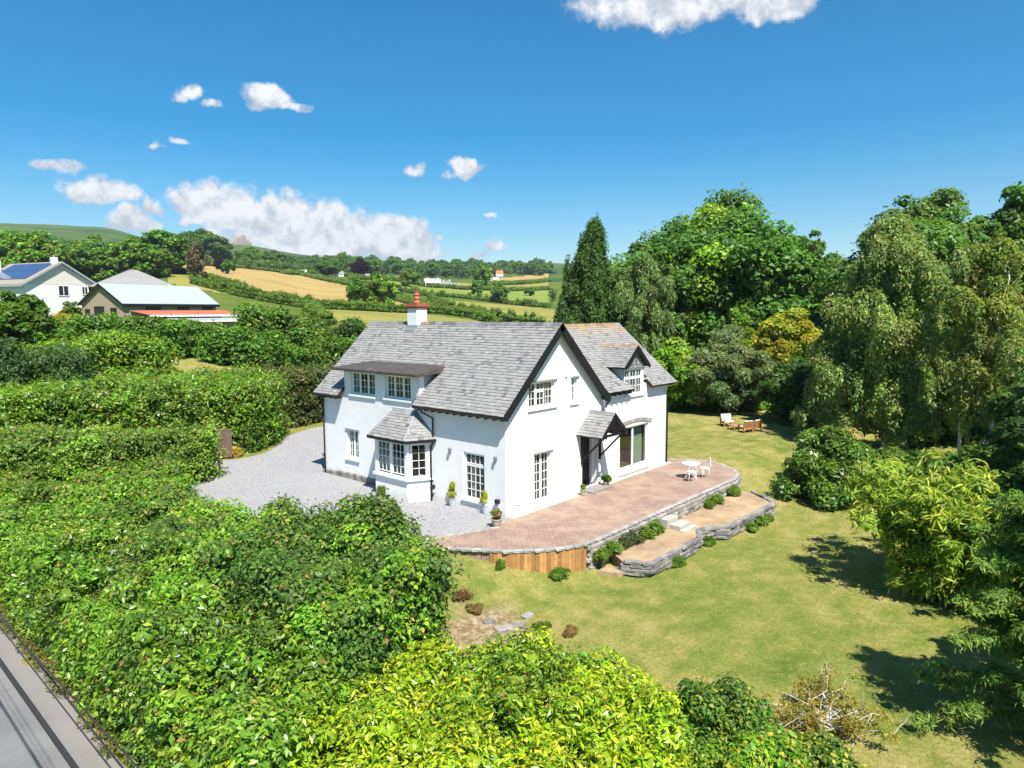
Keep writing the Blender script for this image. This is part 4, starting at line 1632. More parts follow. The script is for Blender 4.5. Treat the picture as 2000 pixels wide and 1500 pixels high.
def fill_clumps(poly, top, r0, r1, seed, sp=None, side=True, ground=None, zjit=.5, squash=.8):
    """Clumps filling a hedge of plan POLY up to height top(x, y)."""
    rng = np.random.default_rng(seed)
    poly = [tuple(p) for p in poly]
    xs = [p[0] for p in poly]
    ys = [p[1] for p in poly]
    sp = sp or (r0 + r1) * .5
    out = []
    X, Y = np.meshgrid(np.arange(min(xs), max(xs) + sp, sp), np.arange(min(ys), max(ys) + sp, sp))
    X = (X + rng.uniform(-.4, .4, X.shape) * sp).ravel()
    Y = (Y + rng.uniform(-.4, .4, Y.shape) * sp).ravel()
    m_ = inpoly(X, Y, poly)
    for x, y in zip(X[m_], Y[m_]):
        r = rng.uniform(r0, r1)
        z = float(top(x, y)) - r * squash + rng.uniform(-zjit, zjit * .6)
        out.append((x, y, z, r, r, r * squash))
    if side:
        n = len(poly)
        for i in range(n):
            a, b = np.array(poly[i]), np.array(poly[(i + 1) % n])
            Ls = np.linalg.norm(b - a)
            for s in np.arange(0, Ls, sp * .95):
                q = a + (b - a) * (s + rng.uniform(-.2, .2) * sp) / Ls
                g = float(gz(q[0], q[1]))
                t_ = float(top(q[0], q[1]))
                z = g + r0 * .4
                while z < t_ - r0 * .5:
                    r = rng.uniform(r0, r1) * .92
                    out.append((q[0] + rng.uniform(-.25, .25) * r, q[1] + rng.uniform(-.25, .25) * r, z + rng.uniform(-.15, .15), r, r, r * .9))
                    z += r * 1.15
    return out


def wav(seed, amp, sc_=.5):
    rng = np.random.default_rng(seed)
    a = rng.uniform(0, 6.28, 6)
    return lambda x, y: amp * (np.sin(x * sc_ + a[0]) * np.sin(y * sc_ * 1.1 + a[1]) + .6 * np.sin(x * sc_ * 2.3 + a[2]) * np.sin(y * sc_ * 2.1 + a[3]) + .4 * np.sin(x * sc_ * 4.1 + a[4]) * np.sin(y * sc_ * 4.7 + a[5]))


# palettes (linear base colours)
P_LAUREL = [((.15, .10, .035), .25), ((.075, .165, .016), 4), ((.050, .125, .012), 3), ((.110, .205, .022), 3), ((.150, .235, .028), 1)]
P_LAUREL_D = [((.040, .095, .014), 4), ((.060, .130, .018), 3), ((.028, .070, .012), 2)]
P_MIXED = [((.15, .09, .035), .35), ((.048, .105, .016), 4), ((.075, .135, .022), 3), ((.032, .075, .014), 3), ((.105, .145, .030), 1)]
P_HAZEL = [((.13, .08, .03), .3), ((.035, .082, .016), 4), ((.055, .112, .020), 3), ((.026, .062, .014), 3), ((.085, .135, .03), 1)]
P_GOLD = [((.165, .265, .012), 4), ((.215, .300, .014), 3), ((.105, .205, .012), 3), ((.270, .310, .020), 2), ((.070, .160, .012), 1)]
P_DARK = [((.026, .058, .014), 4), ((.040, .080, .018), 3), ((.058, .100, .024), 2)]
P_BROWNISH = [((.050, .070, .020), 3), ((.075, .085, .026), 2), ((.035, .060, .018), 3), ((.10, .085, .04), 1)]
P_OAK = [((.034, .082, .016), 4), ((.052, .110, .020), 3), ((.026, .066, .015), 3), ((.075, .125, .026), 1)]
P_BIRCH = [((.072, .108, .036), 4), ((.098, .130, .046), 3), ((.052, .085, .028), 3), ((.135, .140, .045), 1)]
P_WILLOW = [((.060, .092, .036), 4), ((.082, .112, .046), 3), ((.045, .075, .030), 3)]
P_OLIVE = [((.055, .082, .036), 4), ((.075, .098, .046), 3), ((.040, .066, .028), 3)]
P_YELLOW = [((.210, .205, .018), 4), ((.150, .180, .018), 3), ((.095, .150, .016), 3), ((.26, .21, .025), 1)]
P_LIME = [((.098, .180, .018), 4), ((.130, .215, .024), 3), ((.070, .140, .016), 3)]
P_CONIFER = [((.020, .046, .016), 4), ((.030, .062, .020), 3), ((.042, .078, .022), 2)]
P_BAMBOO = [((.155, .235, .030), 4), ((.105, .190, .024), 4), ((.215, .265, .040), 3), ((.070, .140, .020), 2)]
P_FERN = [((.085, .165, .020), 3), ((.060, .120, .016), 3), ((.14, .19, .02), 1)]

# ------------------------------------------------------------------ hedges west of the house
GF = gz


def hedge(name, label, clumps, n, L, Wd, pal, seed, cat='hedge', group=None, **kw):
    me = foliage(name, clumps, n, L, Wd, pal, seed, floor=GF, **kw)
    return tree_obj(name, me, label=label, cat=cat, group=group)


wv = wav(1, .34, .8)
hedge('laurel_hedge', 'glossy mid green laurel hedge growing along the edge of the road',
      fill_clumps([(-13.6, -7.2), (-12.4, -6.2), (-10.8, -5.4), (-10.2, -3), (-10.4, 0), (-10.8, 5), (-11.4, 9), (-13.4, 9)], lambda x, y: 1.0 + .1 * (x + 12) * .6 + wv(x, y), .30, .55, 1),
      70000, .125, .055, P_LAUREL, 1, gain=1.75, pal2=P_MIXED, pthr=.35, mat='leaf_gloss', tip=(.17, .26, .03), tipf=.2)
hedge('shrub_bank', 'mixed dark green shrubs in the middle of the hedge bank, between laurel and drive',
      fill_clumps([(-10.9, -5.6), (-8.2, -5.2), (-7.4, -3), (-7.2, 1), (-8.0, 4.2), (-10.6, 4.4), (-10.8, 0)], lambda x, y: 1.75 - .55 * float(sst(-.5, 3.5, y)) + wv(y, x) * 1.1, .32, .62, 2),
      54000, .105, .062, P_HAZEL, 2, gain=2.2, pal2=P_LAUREL, pthr=.45, tip=(.14, .15, .04), tipf=.08, cat='shrubs')
hedge('hazel_shrub', 'dark round leaved hazel shrub at the corner of the gravel drive',
      [(-6.9 + .95 * math.cos(a) * q, -.9 + 1.2 * math.sin(a) * q, z, .62, .62, .58) for z, q, n_ in ((-.3, 1.0, 8), (.5, 1.05, 8), (1.2, .85, 7), (1.75, .45, 4)) for a in [6.28 * i / n_ + z for i in range(n_)]],
      17000, .105, .08, P_HAZEL, 3, gain=2.2, cat='shrub', tip=(.12, .17, .03), tipf=.15)
hedge('golden_laurel', 'bright yellow green laurel mass at the bottom of the lawn',
      fill_clumps([(-14.4, -6.9), (-12.9, -5.9), (-11, -5.7), (-9.5, -5.6), (-8.5, -6.7), (-7.6, -8.2), (-7.1, -9.8), (-7.7, -10.9), (-9.4, -11.9), (-11.5, -12.4), (-14.5, -10.5)], lambda x, y: .55 + wv(x + 3, y) * .9 - .05 * (y + 9), .28, .48, 4),
      80000, .118, .042, P_GOLD, 4, gain=1.65, pal2=P_LAUREL, pthr=.55, mat='leaf_gloss', tip=(.30, .34, .03), tipf=.25, cat='laurel')
hedge('bramble_bank', 'mid green brambly hedge with young red shoots west of the drive',
      fill_clumps([(-13.3, 8.6), (-11.3, 8.6), (-10.6, 4.8), (-8.2, 4.2), (-7.6, 6), (-7.5, 9), (-7.0, 11.5), (-6.6, 13.6), (-9, 14.8), (-13.3, 15)], lambda x, y: 1.15 + .05 * (y - 5) - .55 * float(sst(-9.5, -7.2, x)) + wv(x, y + 7), .36, .66, 5),
      62000, .125, .064, P_MIXED, 5, gain=2.05, pal2=P_LAUREL, pthr=.05, tip=(.20, .17, .05), tipf=.10, cat='hedge')
hedge('clipped_hedge', 'flat topped clipped hedge ending at the brown gate board',
      fill_clumps([(-13.6, 15), (-9, 14.8), (-5.0, 14.4), (-3.9, 15.2), (-4.3, 16.6), (-7.5, 18), (-10.5, 20.6), (-13.6, 21.6)], lambda x, y: 2.35 + .04 * (-x - 5) + wv(x, y) * .25, .36, .62, 6),
      46000, .14, .068, P_MIXED, 6, gain=2.05, pal2=P_LIME, pthr=.4, tip=(.15, .19, .05), tipf=.25)
hedge('tall_laurel_hedge', 'tall bright green laurel hedge curving round the back of the gravel drive',
      fill_clumps([(-13.8, 25.6), (-9.6, 24.4), (-5.6, 21.6), (-2.6, 19.6), (.0, 19.4), (1.6, 20.2), (3.2, 22.2), (4.4, 24.0), (3.0, 27), (-3, 29), (-13.8, 32)], lambda x, y: 3.9 + wv(x, y + 2) * .9, .5, .85, 7),
      58000, .18, .082, P_LAUREL, 7, gain=1.7, pal2=P_MIXED, pthr=.5, mat='leaf_gloss', tip=(.16, .25, .03), tipf=.25)
hedge('beech_hedge', 'dark brownish green hedge behind the far corner of the cottage',
      fill_clumps([(4.8, 25.0), (7, 25.2), (11, 25.6), (17, 27), (18, 30), (6, 29)], lambda x, y: 3.7 + wv(x, y + 2) * .5, .5, .85, 8),
      26000, .2, .11, P_BROWNISH, 8, gain=1.9)


def line_hedge(name, label, pts, hgt, wid, r, n, L, Wd, pal, seed, cat='hedge', group=None, jit=.3, **kw):
    """A hedge along a polyline of world points."""
    rng = np.random.default_rng(seed)
    out = []
    for p, d in along([np.asarray(q[:2], float) for q in pts], r * .9):
        g = float(gz(p[0], p[1]))
        nx, ny = -d[1], d[0]
        for k in range(max(1, int(round(wid / (r * 1.3))))):
            o_ = (rng.random() - .5) * wid
            H = hgt * rng.uniform(1 - jit, 1 + jit * .4)
            for z in np.arange(r * .6, max(H - r * .4, r * .61), r * 1.1):
                rr = r * rng.uniform(.75, 1.2)
                out.append((p[0] + nx * o_ + rng.uniform(-.3, .3) * r, p[1] + ny * o_ + rng.uniform(-.3, .3) * r, g + z, rr, rr, rr * .9))
    return hedge(name, label, out, n, L, Wd, pal, seed, cat=cat, group=group, **kw)


line_hedge('boundary_hedge', 'tall dark mixed hedge in front of the farm buildings',
           [at(150, 700, 56), at(330, 690, 57), at(480, 680, 58), at(600, 670, 60), at(730, 670, 64)], 2.8, 3.5, .85, 46000, .28, .15, P_LAUREL_D, 9, gain=2.1, tip=(.10, .17, .03), tipf=.15)
line_hedge('mixed_tree_hedge', 'tall overgrown hedge of small trees left of the cottage roof',
           [at(490, 680, 63), at(560, 675, 63), at(640, 670, 64), at(735, 668, 66)], 4.3, 3.0, 1.0, 22000, .3, .17, P_MIXED, 12, gain=2.0, pal2=P_DARK, pthr=.2, pscale=.3)
line_hedge('roadside_weeds', 'fringe of weeds and dry grass between road and laurel hedge',
           [(-13.85, y_) for y_ in range(-9, 24, 3)], .34, .35, .2, 7000, .12, .03, [((.12, .15, .03), 3), ((.22, .17, .07), 2), ((.07, .11, .02), 2)], 14, cat='weeds', gain=1.2, jit=.6)
line_hedge('laurel_row', 'lower bright laurel row below the farm gate',
           [at(-60, 720, 44), at(120, 720, 46), at(240, 715, 49), at(330, 715, 50)], 3.4, 4.0, .9, 24000, .24, .11, P_LAUREL, 10, gain=1.7, mat='leaf_gloss', tip=(.16, .25, .03), tipf=.3)
line_hedge('conifer_hedge', 'feathery dark green hedge at the far edge of the road',
           [at(-60, 770, 38), at(60, 775, 39), at(130, 765, 41)], 3.6, 2.5, .9, 14000, .22, .07, P_CONIFER, 13, gain=2.8, droop=.4)
# ------------------------------------------------------------------ trees
def limb(mb, p0, p1, r0, r1, rng, n=5, wob=.12, sides=7):
    p0, p1 = np.asarray(p0, float), np.asarray(p1, float)
    L = np.linalg.norm(p1 - p0)
    pts, rad = [], []
    for i in range(n + 1):
        t = i / n
        q = p0 + (p1 - p0) * t + rng.normal(size=3) * L * wob * .35 * math.sin(math.pi * t)
        pts.append(q)
        rad.append(r0 + (r1 - r0) * t)
    mb.tube(pts, rad, sides)
    return pts


def crown_clumps(rng, n, c, R, r, top=1.0, hollow=.55, egg=.25):
    """Clumps through an egg-shaped crown centred at c with half axes R."""
    out = []
    while len(out) < n:
        d = nrm(rng.normal(size=3))
        q = rng.random() ** (1 / 3.0)
        if q < hollow and rng.random() < .75:
            continue
        if d[2] < -.55 and rng.random() < .5:
            continue
        k = 1 - egg * max(d[2], 0) ** 1.5 + .05
        lump = 1 + .16 * math.sin(d[0] * 4.1 + c[0]) * math.cos(d[1] * 3.7 + c[1]) + .10 * math.sin(d[2] * 7 + c[0] * 2)
        p = np.asarray(c) + d * np.array([R[0] * k, R[1] * k, R[2]]) * q * lump
        rr = r * rng.uniform(.65, 1.3)
        out.append((p[0], p[1], p[2], rr, rr, rr * .8))
    return out


def tree(name, label, loc, H, R, cz, n, r, leaves, L, Wd, pal, seed, cat='tree', group=None, trunk_r=.25, bark='bark', limbs=9, top_lean=(0, 0), clumps=None, **kw):
    """Tree standing at loc: Empty > trunk (with limbs), crown. R: crown half axes; cz: height of the crown's middle."""
    rng = np.random.default_rng(seed)
    g = float(gz(loc[0], loc[1]))
    base = (float(loc[0]), float(loc[1]), g)
    e = empty(name, base, label, cat, group)
    if clumps is None:
        clumps = crown_clumps(rng, n, (top_lean[0] * .5, top_lean[1] * .5, cz), R, r)
    mb = MB()
    tp = limb(mb, (0, 0, -.3), (top_lean[0], top_lean[1], min(H * .8, cz + R[2] * .4)), trunk_r, trunk_r * .25, rng, 7, .06, 9)
    cl = np.asarray(clumps)
    pick = rng.choice(len(cl), min(limbs, len(cl)), replace=False)
    for i in pick:
        t_ = cl[i, :3]
        k = int(np.clip(len(tp) * (.25 + .6 * np.clip(t_[2] / H, 0, 1)), 1, len(tp) - 2))
        s_ = tp[max(1, k - 1)]
        limb(mb, s_, t_, trunk_r * .38, .03, rng, 4, .15, 5)
    mb.build('trunk', bark, e, smooth=True)
    me = foliage('crown', clumps, leaves, L, Wd, pal, seed, origin=base, **kw)
    tree_obj('crown', me, e)
    return e


def gpos(px, depth, py=700):
    p = at(px, py, depth)
    return (float(p[0]), float(p[1]))


def ztop(py, depth, px=1000):
    return float(at(px, py, depth)[2])


def broad(label, px, depth, top, halfpx, pal, seed, n=170, leaves=34000, r=None, L=.30, Wd=.20, bottom=.12, name='broadleaf_tree', aspect=1.0, **kw):
    """Broadleaved tree given by where it stands and how tall and wide it is."""
    x, y = gpos(px, depth)
    g = float(gz(x, y))
    H = ztop(top, depth, px) - g
    hw = halfpx * depth / FPX
    lo = H * bottom
    rc = r or hw * .19
    Rz = (H - lo) / 2 - rc * .45
    hw = hw - rc * .4
    return tree(name, label, (x, y), H, (hw, hw * aspect, Rz), lo + Rz, n, r or hw * .19, leaves, L, Wd, pal, seed, trunk_r=.035 * H ** 1.0 * .6 + .1, **kw)


# --- the wood east of the lawn, far to near
broad('broad dark green oak, tallest crown in the middle of the wood', 1395, 78, 388, 165, P_OAK, 31, gain=2.5, pal2=P_LIME, pthr=1.0, pscale=.5, n=300, leaves=60000, L=.42, Wd=.28, name='oak_tree', up=.5, cull=.6)
broad('rounded oak at the left shoulder of the wood behind the conifer', 1265, 74, 470, 95, P_OAK, 32, gain=2.3, n=160, leaves=32000, L=.40, Wd=.26, name='oak_tree')
broad('upright ash with open top, right of the tallest oak', 1560, 72, 432, 70, P_OAK, 33, gain=2.4, n=130, leaves=26000, L=.36, Wd=.20, name='ash_tree')
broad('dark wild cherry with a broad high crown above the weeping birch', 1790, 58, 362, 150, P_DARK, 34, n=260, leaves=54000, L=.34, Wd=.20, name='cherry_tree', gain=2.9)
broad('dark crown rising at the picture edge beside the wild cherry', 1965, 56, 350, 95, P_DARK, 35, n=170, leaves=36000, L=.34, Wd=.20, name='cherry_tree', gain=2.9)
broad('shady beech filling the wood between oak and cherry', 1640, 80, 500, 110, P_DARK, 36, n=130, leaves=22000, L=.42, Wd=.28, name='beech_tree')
broad('dense lower beech behind the golden acacia', 1500, 72, 520, 110, P_OAK, 37, gain=2.3, n=140, leaves=26000, L=.38, Wd=.25, name='beech_tree', bottom=.02)
broad('yellow gold acacia glowing in the middle of the wood', 1535, 60, 598, 82, P_YELLOW, 38, n=130, leaves=26000, L=.26, Wd=.14, name='acacia_tree', bottom=.04)
broad('lime green elder beside the cottage wing', 1315, 54, 668, 84, P_LIME, 39, n=90, leaves=20000, L=.26, Wd=.16, name='elder_tree', bottom=.0)
broad('thin pale sapling standing before the tallest oak', 1440, 58, 590, 40, P_LIME, 40, n=45, leaves=9000, L=.24, Wd=.14, name='sapling_tree', bottom=.1)
broad('grey green olive leaved pear tree behind the garden chairs', 1425, 52, 640, 88, P_OLIVE, 41, n=150, leaves=34000, L=.26, Wd=.085, name='pear_tree', bottom=.03, gain=2.8)
broad('dark laurel tree shading the end of the lawn', 1570, 47, 690, 75, P_DARK, 42, gain=2.0, n=110, leaves=22000, L=.26, Wd=.13, name='laurel_tree', bottom=.0)


def weeping(label, px, depth, top, halfpx, pal, seed, n=150, leaves=42000, L=.17, Wd=.075, lean=0.0, bark='birch_bark', name='weeping_birch', low=.12, **kw):
    """Weeping crown: strands of small leaves hanging from arching limbs."""
    x, y = gpos(px, depth)
    g = float(gz(x, y))
    H = ztop(top, depth, px) - g
    hw = halfpx * depth / FPX
    rng = np.random.default_rng(seed)
    out = []
    for i in range(n):
        a = rng.uniform(0, 6.28)
        q = rng.random() ** .55
        zt = low * H + (H * (1 - .04) - low * H) * rng.random() ** .8
        wmax = hw * (1 - max(0, (zt / H - .55) / .47) ** 1.6) * (.75 + .25 * math.sin(zt * 1.7 + a * 2))
        ln = rng.uniform(.5, 1.25) * (.5 + .06 * H)
        rr = rng.uniform(.22, .5) * (.55 + .045 * H)
        out.append((wmax * q * math.cos(a) + lean * zt / H, wmax * q * math.sin(a), zt - ln * .4, rr, rr, ln * .72))
    return tree(name, label, (x, y), H, (hw, hw, H / 2), H / 2, 0, 0, leaves, L, Wd, pal, seed, clumps=out, trunk_r=.16, bark=bark, limbs=22, droop=.8, up=.6, rnd=1.0, core=.42, shoots=.22, cull=.5, **kw)


weeping('grey green weeping willow beside the tall conifer', 1255, 62, 490, 78, P_WILLOW, 51, n=150, leaves=30000, L=.30, Wd=.08, bark='bark', name='weeping_willow', gain=3.0)
weeping('large weeping birch hanging over the right side of the lawn', 1735, 39, 425, 140, P_BIRCH, 52, n=380, leaves=84000, L=.175, Wd=.08, low=.10, gain=3.0)
weeping('lower weeping birch bough over the laurel bush', 1620, 41, 640, 62, P_BIRCH, 53, n=110, leaves=24000, L=.20, Wd=.09, low=.06, gain=3.0)
weeping('yellowing weeping birch with pale trunk at the right edge', 1930, 33, 455, 95, [((.100, .130, .036), 4), ((.080, .112, .030), 4), ((.15, .145, .04), 1)], 54, n=170, leaves=38000, L=.19, Wd=.08, lean=.8, low=.22, gain=2.3)

fill = broad('dark holm oak behind the large weeping birch', 1700, 47, 560, 95, P_DARK, 44, n=120, leaves=26000, L=.28, Wd=.15, name='holm_oak', bottom=.0, gain=2.0)
for px, dep, sc_, lb in ((1840, 46, 1.05, 'dark holm oak seen between the two birches'), (1985, 42, 1.0, 'dark holm oak at the right edge behind the yellowing birch'), (1600, 62, .95, 'dark holm oak beside the golden acacia'),
                         (1930, 37, .62, 'lower dark holm oak behind the pale birch stems'), (1790, 40, .5, 'smallest dark holm oak under the weeping birch')):
    t2 = copy_tree(fill)
    fx, fy = gpos(px, dep)
    t2.location = (fx, fy, float(gz(fx, fy)))
    t2.rotation_euler[2] = random.uniform(0, 6.28)
    t2.scale = (sc_, sc_, sc_)
    t2['label'] = lb
for (fx, fy), sc_, lb in (((-1.1, -16.9), .46, 'low holm oak beyond the right edge beside the drooping conifer'), ((5.2, -16.2), .6, 'holm oak behind the bamboo at the right edge'), ((12.5, -15.5), .8, 'holm oak beyond the right edge past the bamboo')):
    t2 = copy_tree(fill)
    t2.location = (fx, fy, float(gz(fx, fy)))
    t2.rotation_euler[2] = random.uniform(0, 6.28)
    t2.scale = (sc_, sc_, sc_)
    t2['label'] = lb
# leaning bare birch trunks in front of the right-hand trees
for i, (pts, lb) in enumerate((([(1925, 872, 31), (1938, 830, 31.5), (1946, 800, 32), (1965, 762, 31), (2006, 742, 30)], 'pale leaning birch stem crossing the right edge of the wood'),
                               ([(1876, 830, 33.5), (1880, 740, 34), (1886, 690, 33.2), (1902, 610, 33.5), (1908, 530, 34)], 'slender white birch stem left of the leaning one'))):
    W3 = [at(*q) for q in pts]
    b0 = np.array([W3[0][0], W3[0][1], float(gz(W3[0][0], W3[0][1]))])
    e = empty('birch_stem', b0, lb, 'tree', 'bare birch stems')
    mb = MB()
    P3 = [np.zeros(3)] + [q - b0 for q in W3]
    mb.tube(P3, list(np.linspace(.085, .035, len(P3))), 8)
    mb.build('trunk', 'birch_bark', e, smooth=True)
    me = foliage('crown', [(P3[-1][0] + random.uniform(-.8, .8), P3[-1][1] + random.uniform(-.8, .8), P3[-1][2] + random.uniform(-.5, .9), .4, .4, .6) for _ in range(14)], 3500, .18, .075, P_BIRCH, 90 + i, origin=b0, droop=1, core=.4, gain=2.5)
    tree_obj('crown', me, e)

# conifer: upright sprays
x, y = gpos(1128, 63)
g = float(gz(x, y))
H = ztop(440, 63, 1128) - g
rng = np.random.default_rng(61)
cl = []
for i in range(430):
    z = H * rng.random() ** .9 * .97
    w_ = (3.1 * (1 - (z / H) ** 1.7) + .2) * (.35 + .65 * rng.random()) * (1.25 if rng.random() < .12 else 1)
    a = rng.uniform(0, 6.28)
    sh = -.5 + 2.1 * (z / H)
    rr = rng.uniform(.26, .46)
    cl.append((CR[0] * sh + w_ * math.cos(a), CR[1] * sh + w_ * math.sin(a), max(z, .4), rr, rr, rng.uniform(.6, 1.3)))
for sh, zt in ((-.9, .78), (.3, .90), (2.2, .93)):
    for k in range(16):
        z = H * zt * (1 - .02 * k)
        cl.append((CR[0] * sh + rng.normal() * .05 * k, CR[1] * sh + rng.normal() * .05 * k, z, .2 + .012 * k, .2 + .012 * k, .6))
tree('cypress_tree', 'tall dark cypress with spiky top rising behind the wing roof', (x, y), H, (3, 3, H / 2), H / 2, 0, 0, 44000, .34, .09, P_CONIFER, 61, clumps=cl, trunk_r=.3, limbs=14, droop=-.7, up=.4, gain=2.9, core=.6, shoots=.25)

# --- shrubs round the lawn


def bush(name, label, px, py, depth, R, n, r, leaves, L, Wd, pal, seed, h=None, cat='shrub', group=None, **kw):
    """Rounded shrub: (px, py) is where its foot shows."""
    x, y = gpos(px, depth, py)
    return bush_at(name, label, x, y, R, n, r, leaves, L, Wd, pal, seed, cat, group, **kw)


def bush_at(name, label, x, y, R, n, r, leaves, L, Wd, pal, seed, cat='shrub', group=None, rz=0.0, **kw):
    g = float(gz(x, y))
    rng = np.random.default_rng(seed)
    cl = []
    while len(cl) < n:
        d = nrm(rng.normal(size=3))
        d[2] = abs(d[2])
        q = rng.uniform(.45, 1.0)
        lump = 1 + .15 * math.sin(d[0] * 5 + seed) * math.cos(d[1] * 4)
        p = d * np.array(R) * q * lump * np.array([.84, .84, .84])
        rr = r * rng.uniform(.7, 1.25)
        p = np.array([p[0] * math.cos(rz) - p[1] * math.sin(rz), p[0] * math.sin(rz) + p[1] * math.cos(rz), p[2] + rr * .5])
        cl.append((*p, rr, rr, rr * .85))
    e = empty(name, (x, y, g), label, cat, group)
    mb = MB()
    for i in range(5):
        c_ = cl[int(rng.integers(len(cl)))]
        limb(mb, (rng.uniform(-.1, .1), rng.uniform(-.1, .1), -.1), c_[:3], .035 + .01 * R[2], .012, rng, 3, .1, 5)
    mb.build('stems', 'bark', e, smooth=True)
    me = foliage('foliage', cl, leaves, L, Wd, pal, seed, origin=(x, y, g), floor=GF, **kw)
    tree_obj('foliage', me, e)
    return e


lx, ly = gpos(1618, 31.5, 930)
bush_at('laurel_bush', 'big round glossy laurel bush casting shade on the lawn', lx, ly, (2.6, 2.3, 3.5), 130, .48, 30000, .19, .085, P_LAUREL_D, 71, mat='leaf_gloss', tip=(.11, .18, .03), tipf=.35)
lx, ly = gpos(1760, 31, 930)
bush_at('low_juniper', 'low spreading green juniper between laurel bush and bamboo', lx, ly, (3.0, 2.6, 2.2), 90, .5, 18000, .2, .06, P_MIXED, 72, gain=1.6)
bush('lawn_edge_shrub', 'leafy shrub with yellow tips left of the garden chairs', 1365, 800, 56, (1.5, 1.3, 2.0), 40, .4, 7000, .2, .1, P_LIME, 73, tip=(.3, .22, .03), tipf=.2)
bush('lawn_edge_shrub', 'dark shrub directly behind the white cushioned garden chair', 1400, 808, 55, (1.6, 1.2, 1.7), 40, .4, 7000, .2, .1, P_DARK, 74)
bush('lawn_edge_shrub', 'low pale green shrub behind the wooden garden seats', 1475, 820, 54, (2.0, 1.2, 1.3), 40, .36, 7000, .2, .07, P_LIME, 75)
bush('lawn_edge_shrub', 'shady shrub at the wing corner under the elder', 1325, 780, 60, (2.4, 1.5, 2.0), 50, .45, 8000, .22, .11, P_MIXED, 76)
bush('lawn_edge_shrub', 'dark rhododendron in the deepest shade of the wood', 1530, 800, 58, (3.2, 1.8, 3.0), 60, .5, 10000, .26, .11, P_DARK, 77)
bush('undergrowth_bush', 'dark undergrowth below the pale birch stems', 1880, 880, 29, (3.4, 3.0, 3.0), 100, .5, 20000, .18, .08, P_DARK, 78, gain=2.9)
bush('undergrowth_bush', 'green undergrowth at the right edge beyond the bamboo', 2010, 900, 26, (3.0, 2.6, 3.4), 80, .5, 16000, .17, .08, P_LAUREL_D, 79)

# bamboo: arching culms with tufts of long narrow leaves
bx_, by_ = gpos(1885, 20.8, 1120)
bg_ = float(gz(bx_, by_))
e = empty('bamboo_clump', (bx_, by_, bg_), 'yellow green bamboo clump arching over the lawn', 'bamboo')
rng = np.random.default_rng(81)
mb = MB()
cl = []
for i in range(210):
    a = rng.uniform(0, 6.28)
    lean = rng.uniform(.3, 2.1)
    hh = rng.uniform(2.4, 4.6)
    b0 = np.array([rng.uniform(-1.7, 1.7), rng.uniform(-1.7, 1.7), -.1])
    dr = np.array([math.cos(a), math.sin(a), 0])
    pts = [b0 + dr * lean * t ** 2.2 + np.array([0, 0, hh * (t - .22 * t ** 3)]) for t in np.linspace(0, 1, 6)]
    mb.tube(pts, list(np.linspace(.02, .006, 6)), 5)
    for t in (1, 2, 3, 4, 5):
        q = pts[t] + rng.normal(size=3) * .2
        cl.append((*q, .34, .34, .28))
mb.build('culms', 'bamboo_cane', e)
me = foliage('foliage', cl, 64000, .27, .046, P_BAMBOO, 81, origin=(bx_, by_, bg_), droop=.45, up=.7, rnd=.8, core=.55, shell=.4, cull=0, shoots=.3, tip=(.26, .31, .05), tipf=.4, flat=.1, gain=1.75, back=.3)
tree_obj('foliage', me, e)

# near right corner: drooping conifer
nx_, ny_ = gpos(2030, 13.6, 1250)
ng = float(gz(nx_, ny_))
e = empty('cedar_tree', (nx_, ny_, ng), 'feathery drooping conifer at the near right corner of the lawn', 'tree')
rng = np.random.default_rng(82)
mb = MB()
limb(mb, (0, 0, -.2), (0, 0, 5.6), .16, .03, rng, 5, .05, 8)
cl = []
for i in range(85):
    a = rng.uniform(0, 6.28)
    z0 = rng.uniform(.4, 5.0)
    ln = (1 - z0 / 7.5) * rng.uniform(1.3, 2.6)
    tipp = np.array([math.cos(a) * ln, math.sin(a) * ln, z0 - .25 * ln + .25])
    limb(mb, (0, 0, z0), tipp, .035, .008, rng, 4, .06, 5)
    for t in (.35, .55, .75, .95):
        q = np.array([0, 0, z0]) + (tipp - np.array([0, 0, z0])) * t
        cl.append((q[0] + rng.normal() * .1, q[1] + rng.normal() * .1, q[2], .36 * (1.2 - t * .5), .36 * (1.2 - t * .5), .15))
mb.build('trunk', 'bark', e, smooth=True)
me = foliage('crown', cl, 52000, .115, .024, [((.045, .095, .018), 4), ((.07, .125, .022), 3), ((.10, .155, .026), 2)], 82, origin=(nx_, ny_, ng), droop=.5, up=.7, rnd=.5, core=.5, shell=.3, cull=0, gain=2.4)
tree_obj('crown', me, e)
# off the right edge: the trees whose shade falls across the near lawn
tree('lime_tree', 'tall lime tree beyond the right edge whose shade crosses the lawn', (-1.0, -19.4), 8.0, (2.2, 2.2, 3.0), 4.8, 46, .5, 9000, .24, .15, P_OAK, 83, trunk_r=.25)

# sparse dying shrub with silvery bare branches at the foot of the lawn
sx, sy = gpos(1610, 14.4, 1400)
sg = float(gz(sx, sy))
e = empty('bare_branched_shrub', (sx, sy, sg), 'sparse shrub with silvery bare branches and few yellow leaves', 'shrub')
rng = np.random.default_rng(84)
mb = MB()
cl = []
for i in range(34):
    a = rng.uniform(0, 6.28)
    ln = rng.uniform(.5, 1.6)
    tp_ = np.array([math.cos(a) * ln, math.sin(a) * ln * .9, rng.uniform(.12, .55)])
    pts = limb(mb, (rng.uniform(-.2, .2), rng.uniform(-.2, .2), 0), tp_, .022, .006, rng, 5, .25, 5)
    for j in (3, 4, 5):
        cl.append((*(pts[j] + rng.normal(size=3) * .06), .16, .16, .12))
        if rng.random() < .6:
            limb(mb, pts[j], pts[j] + rng.normal(size=3) * .22 + np.array([0, 0, .08]), .010, .003, rng, 3, .2, 4)
mb.build('branches', 'birch_bark', e)
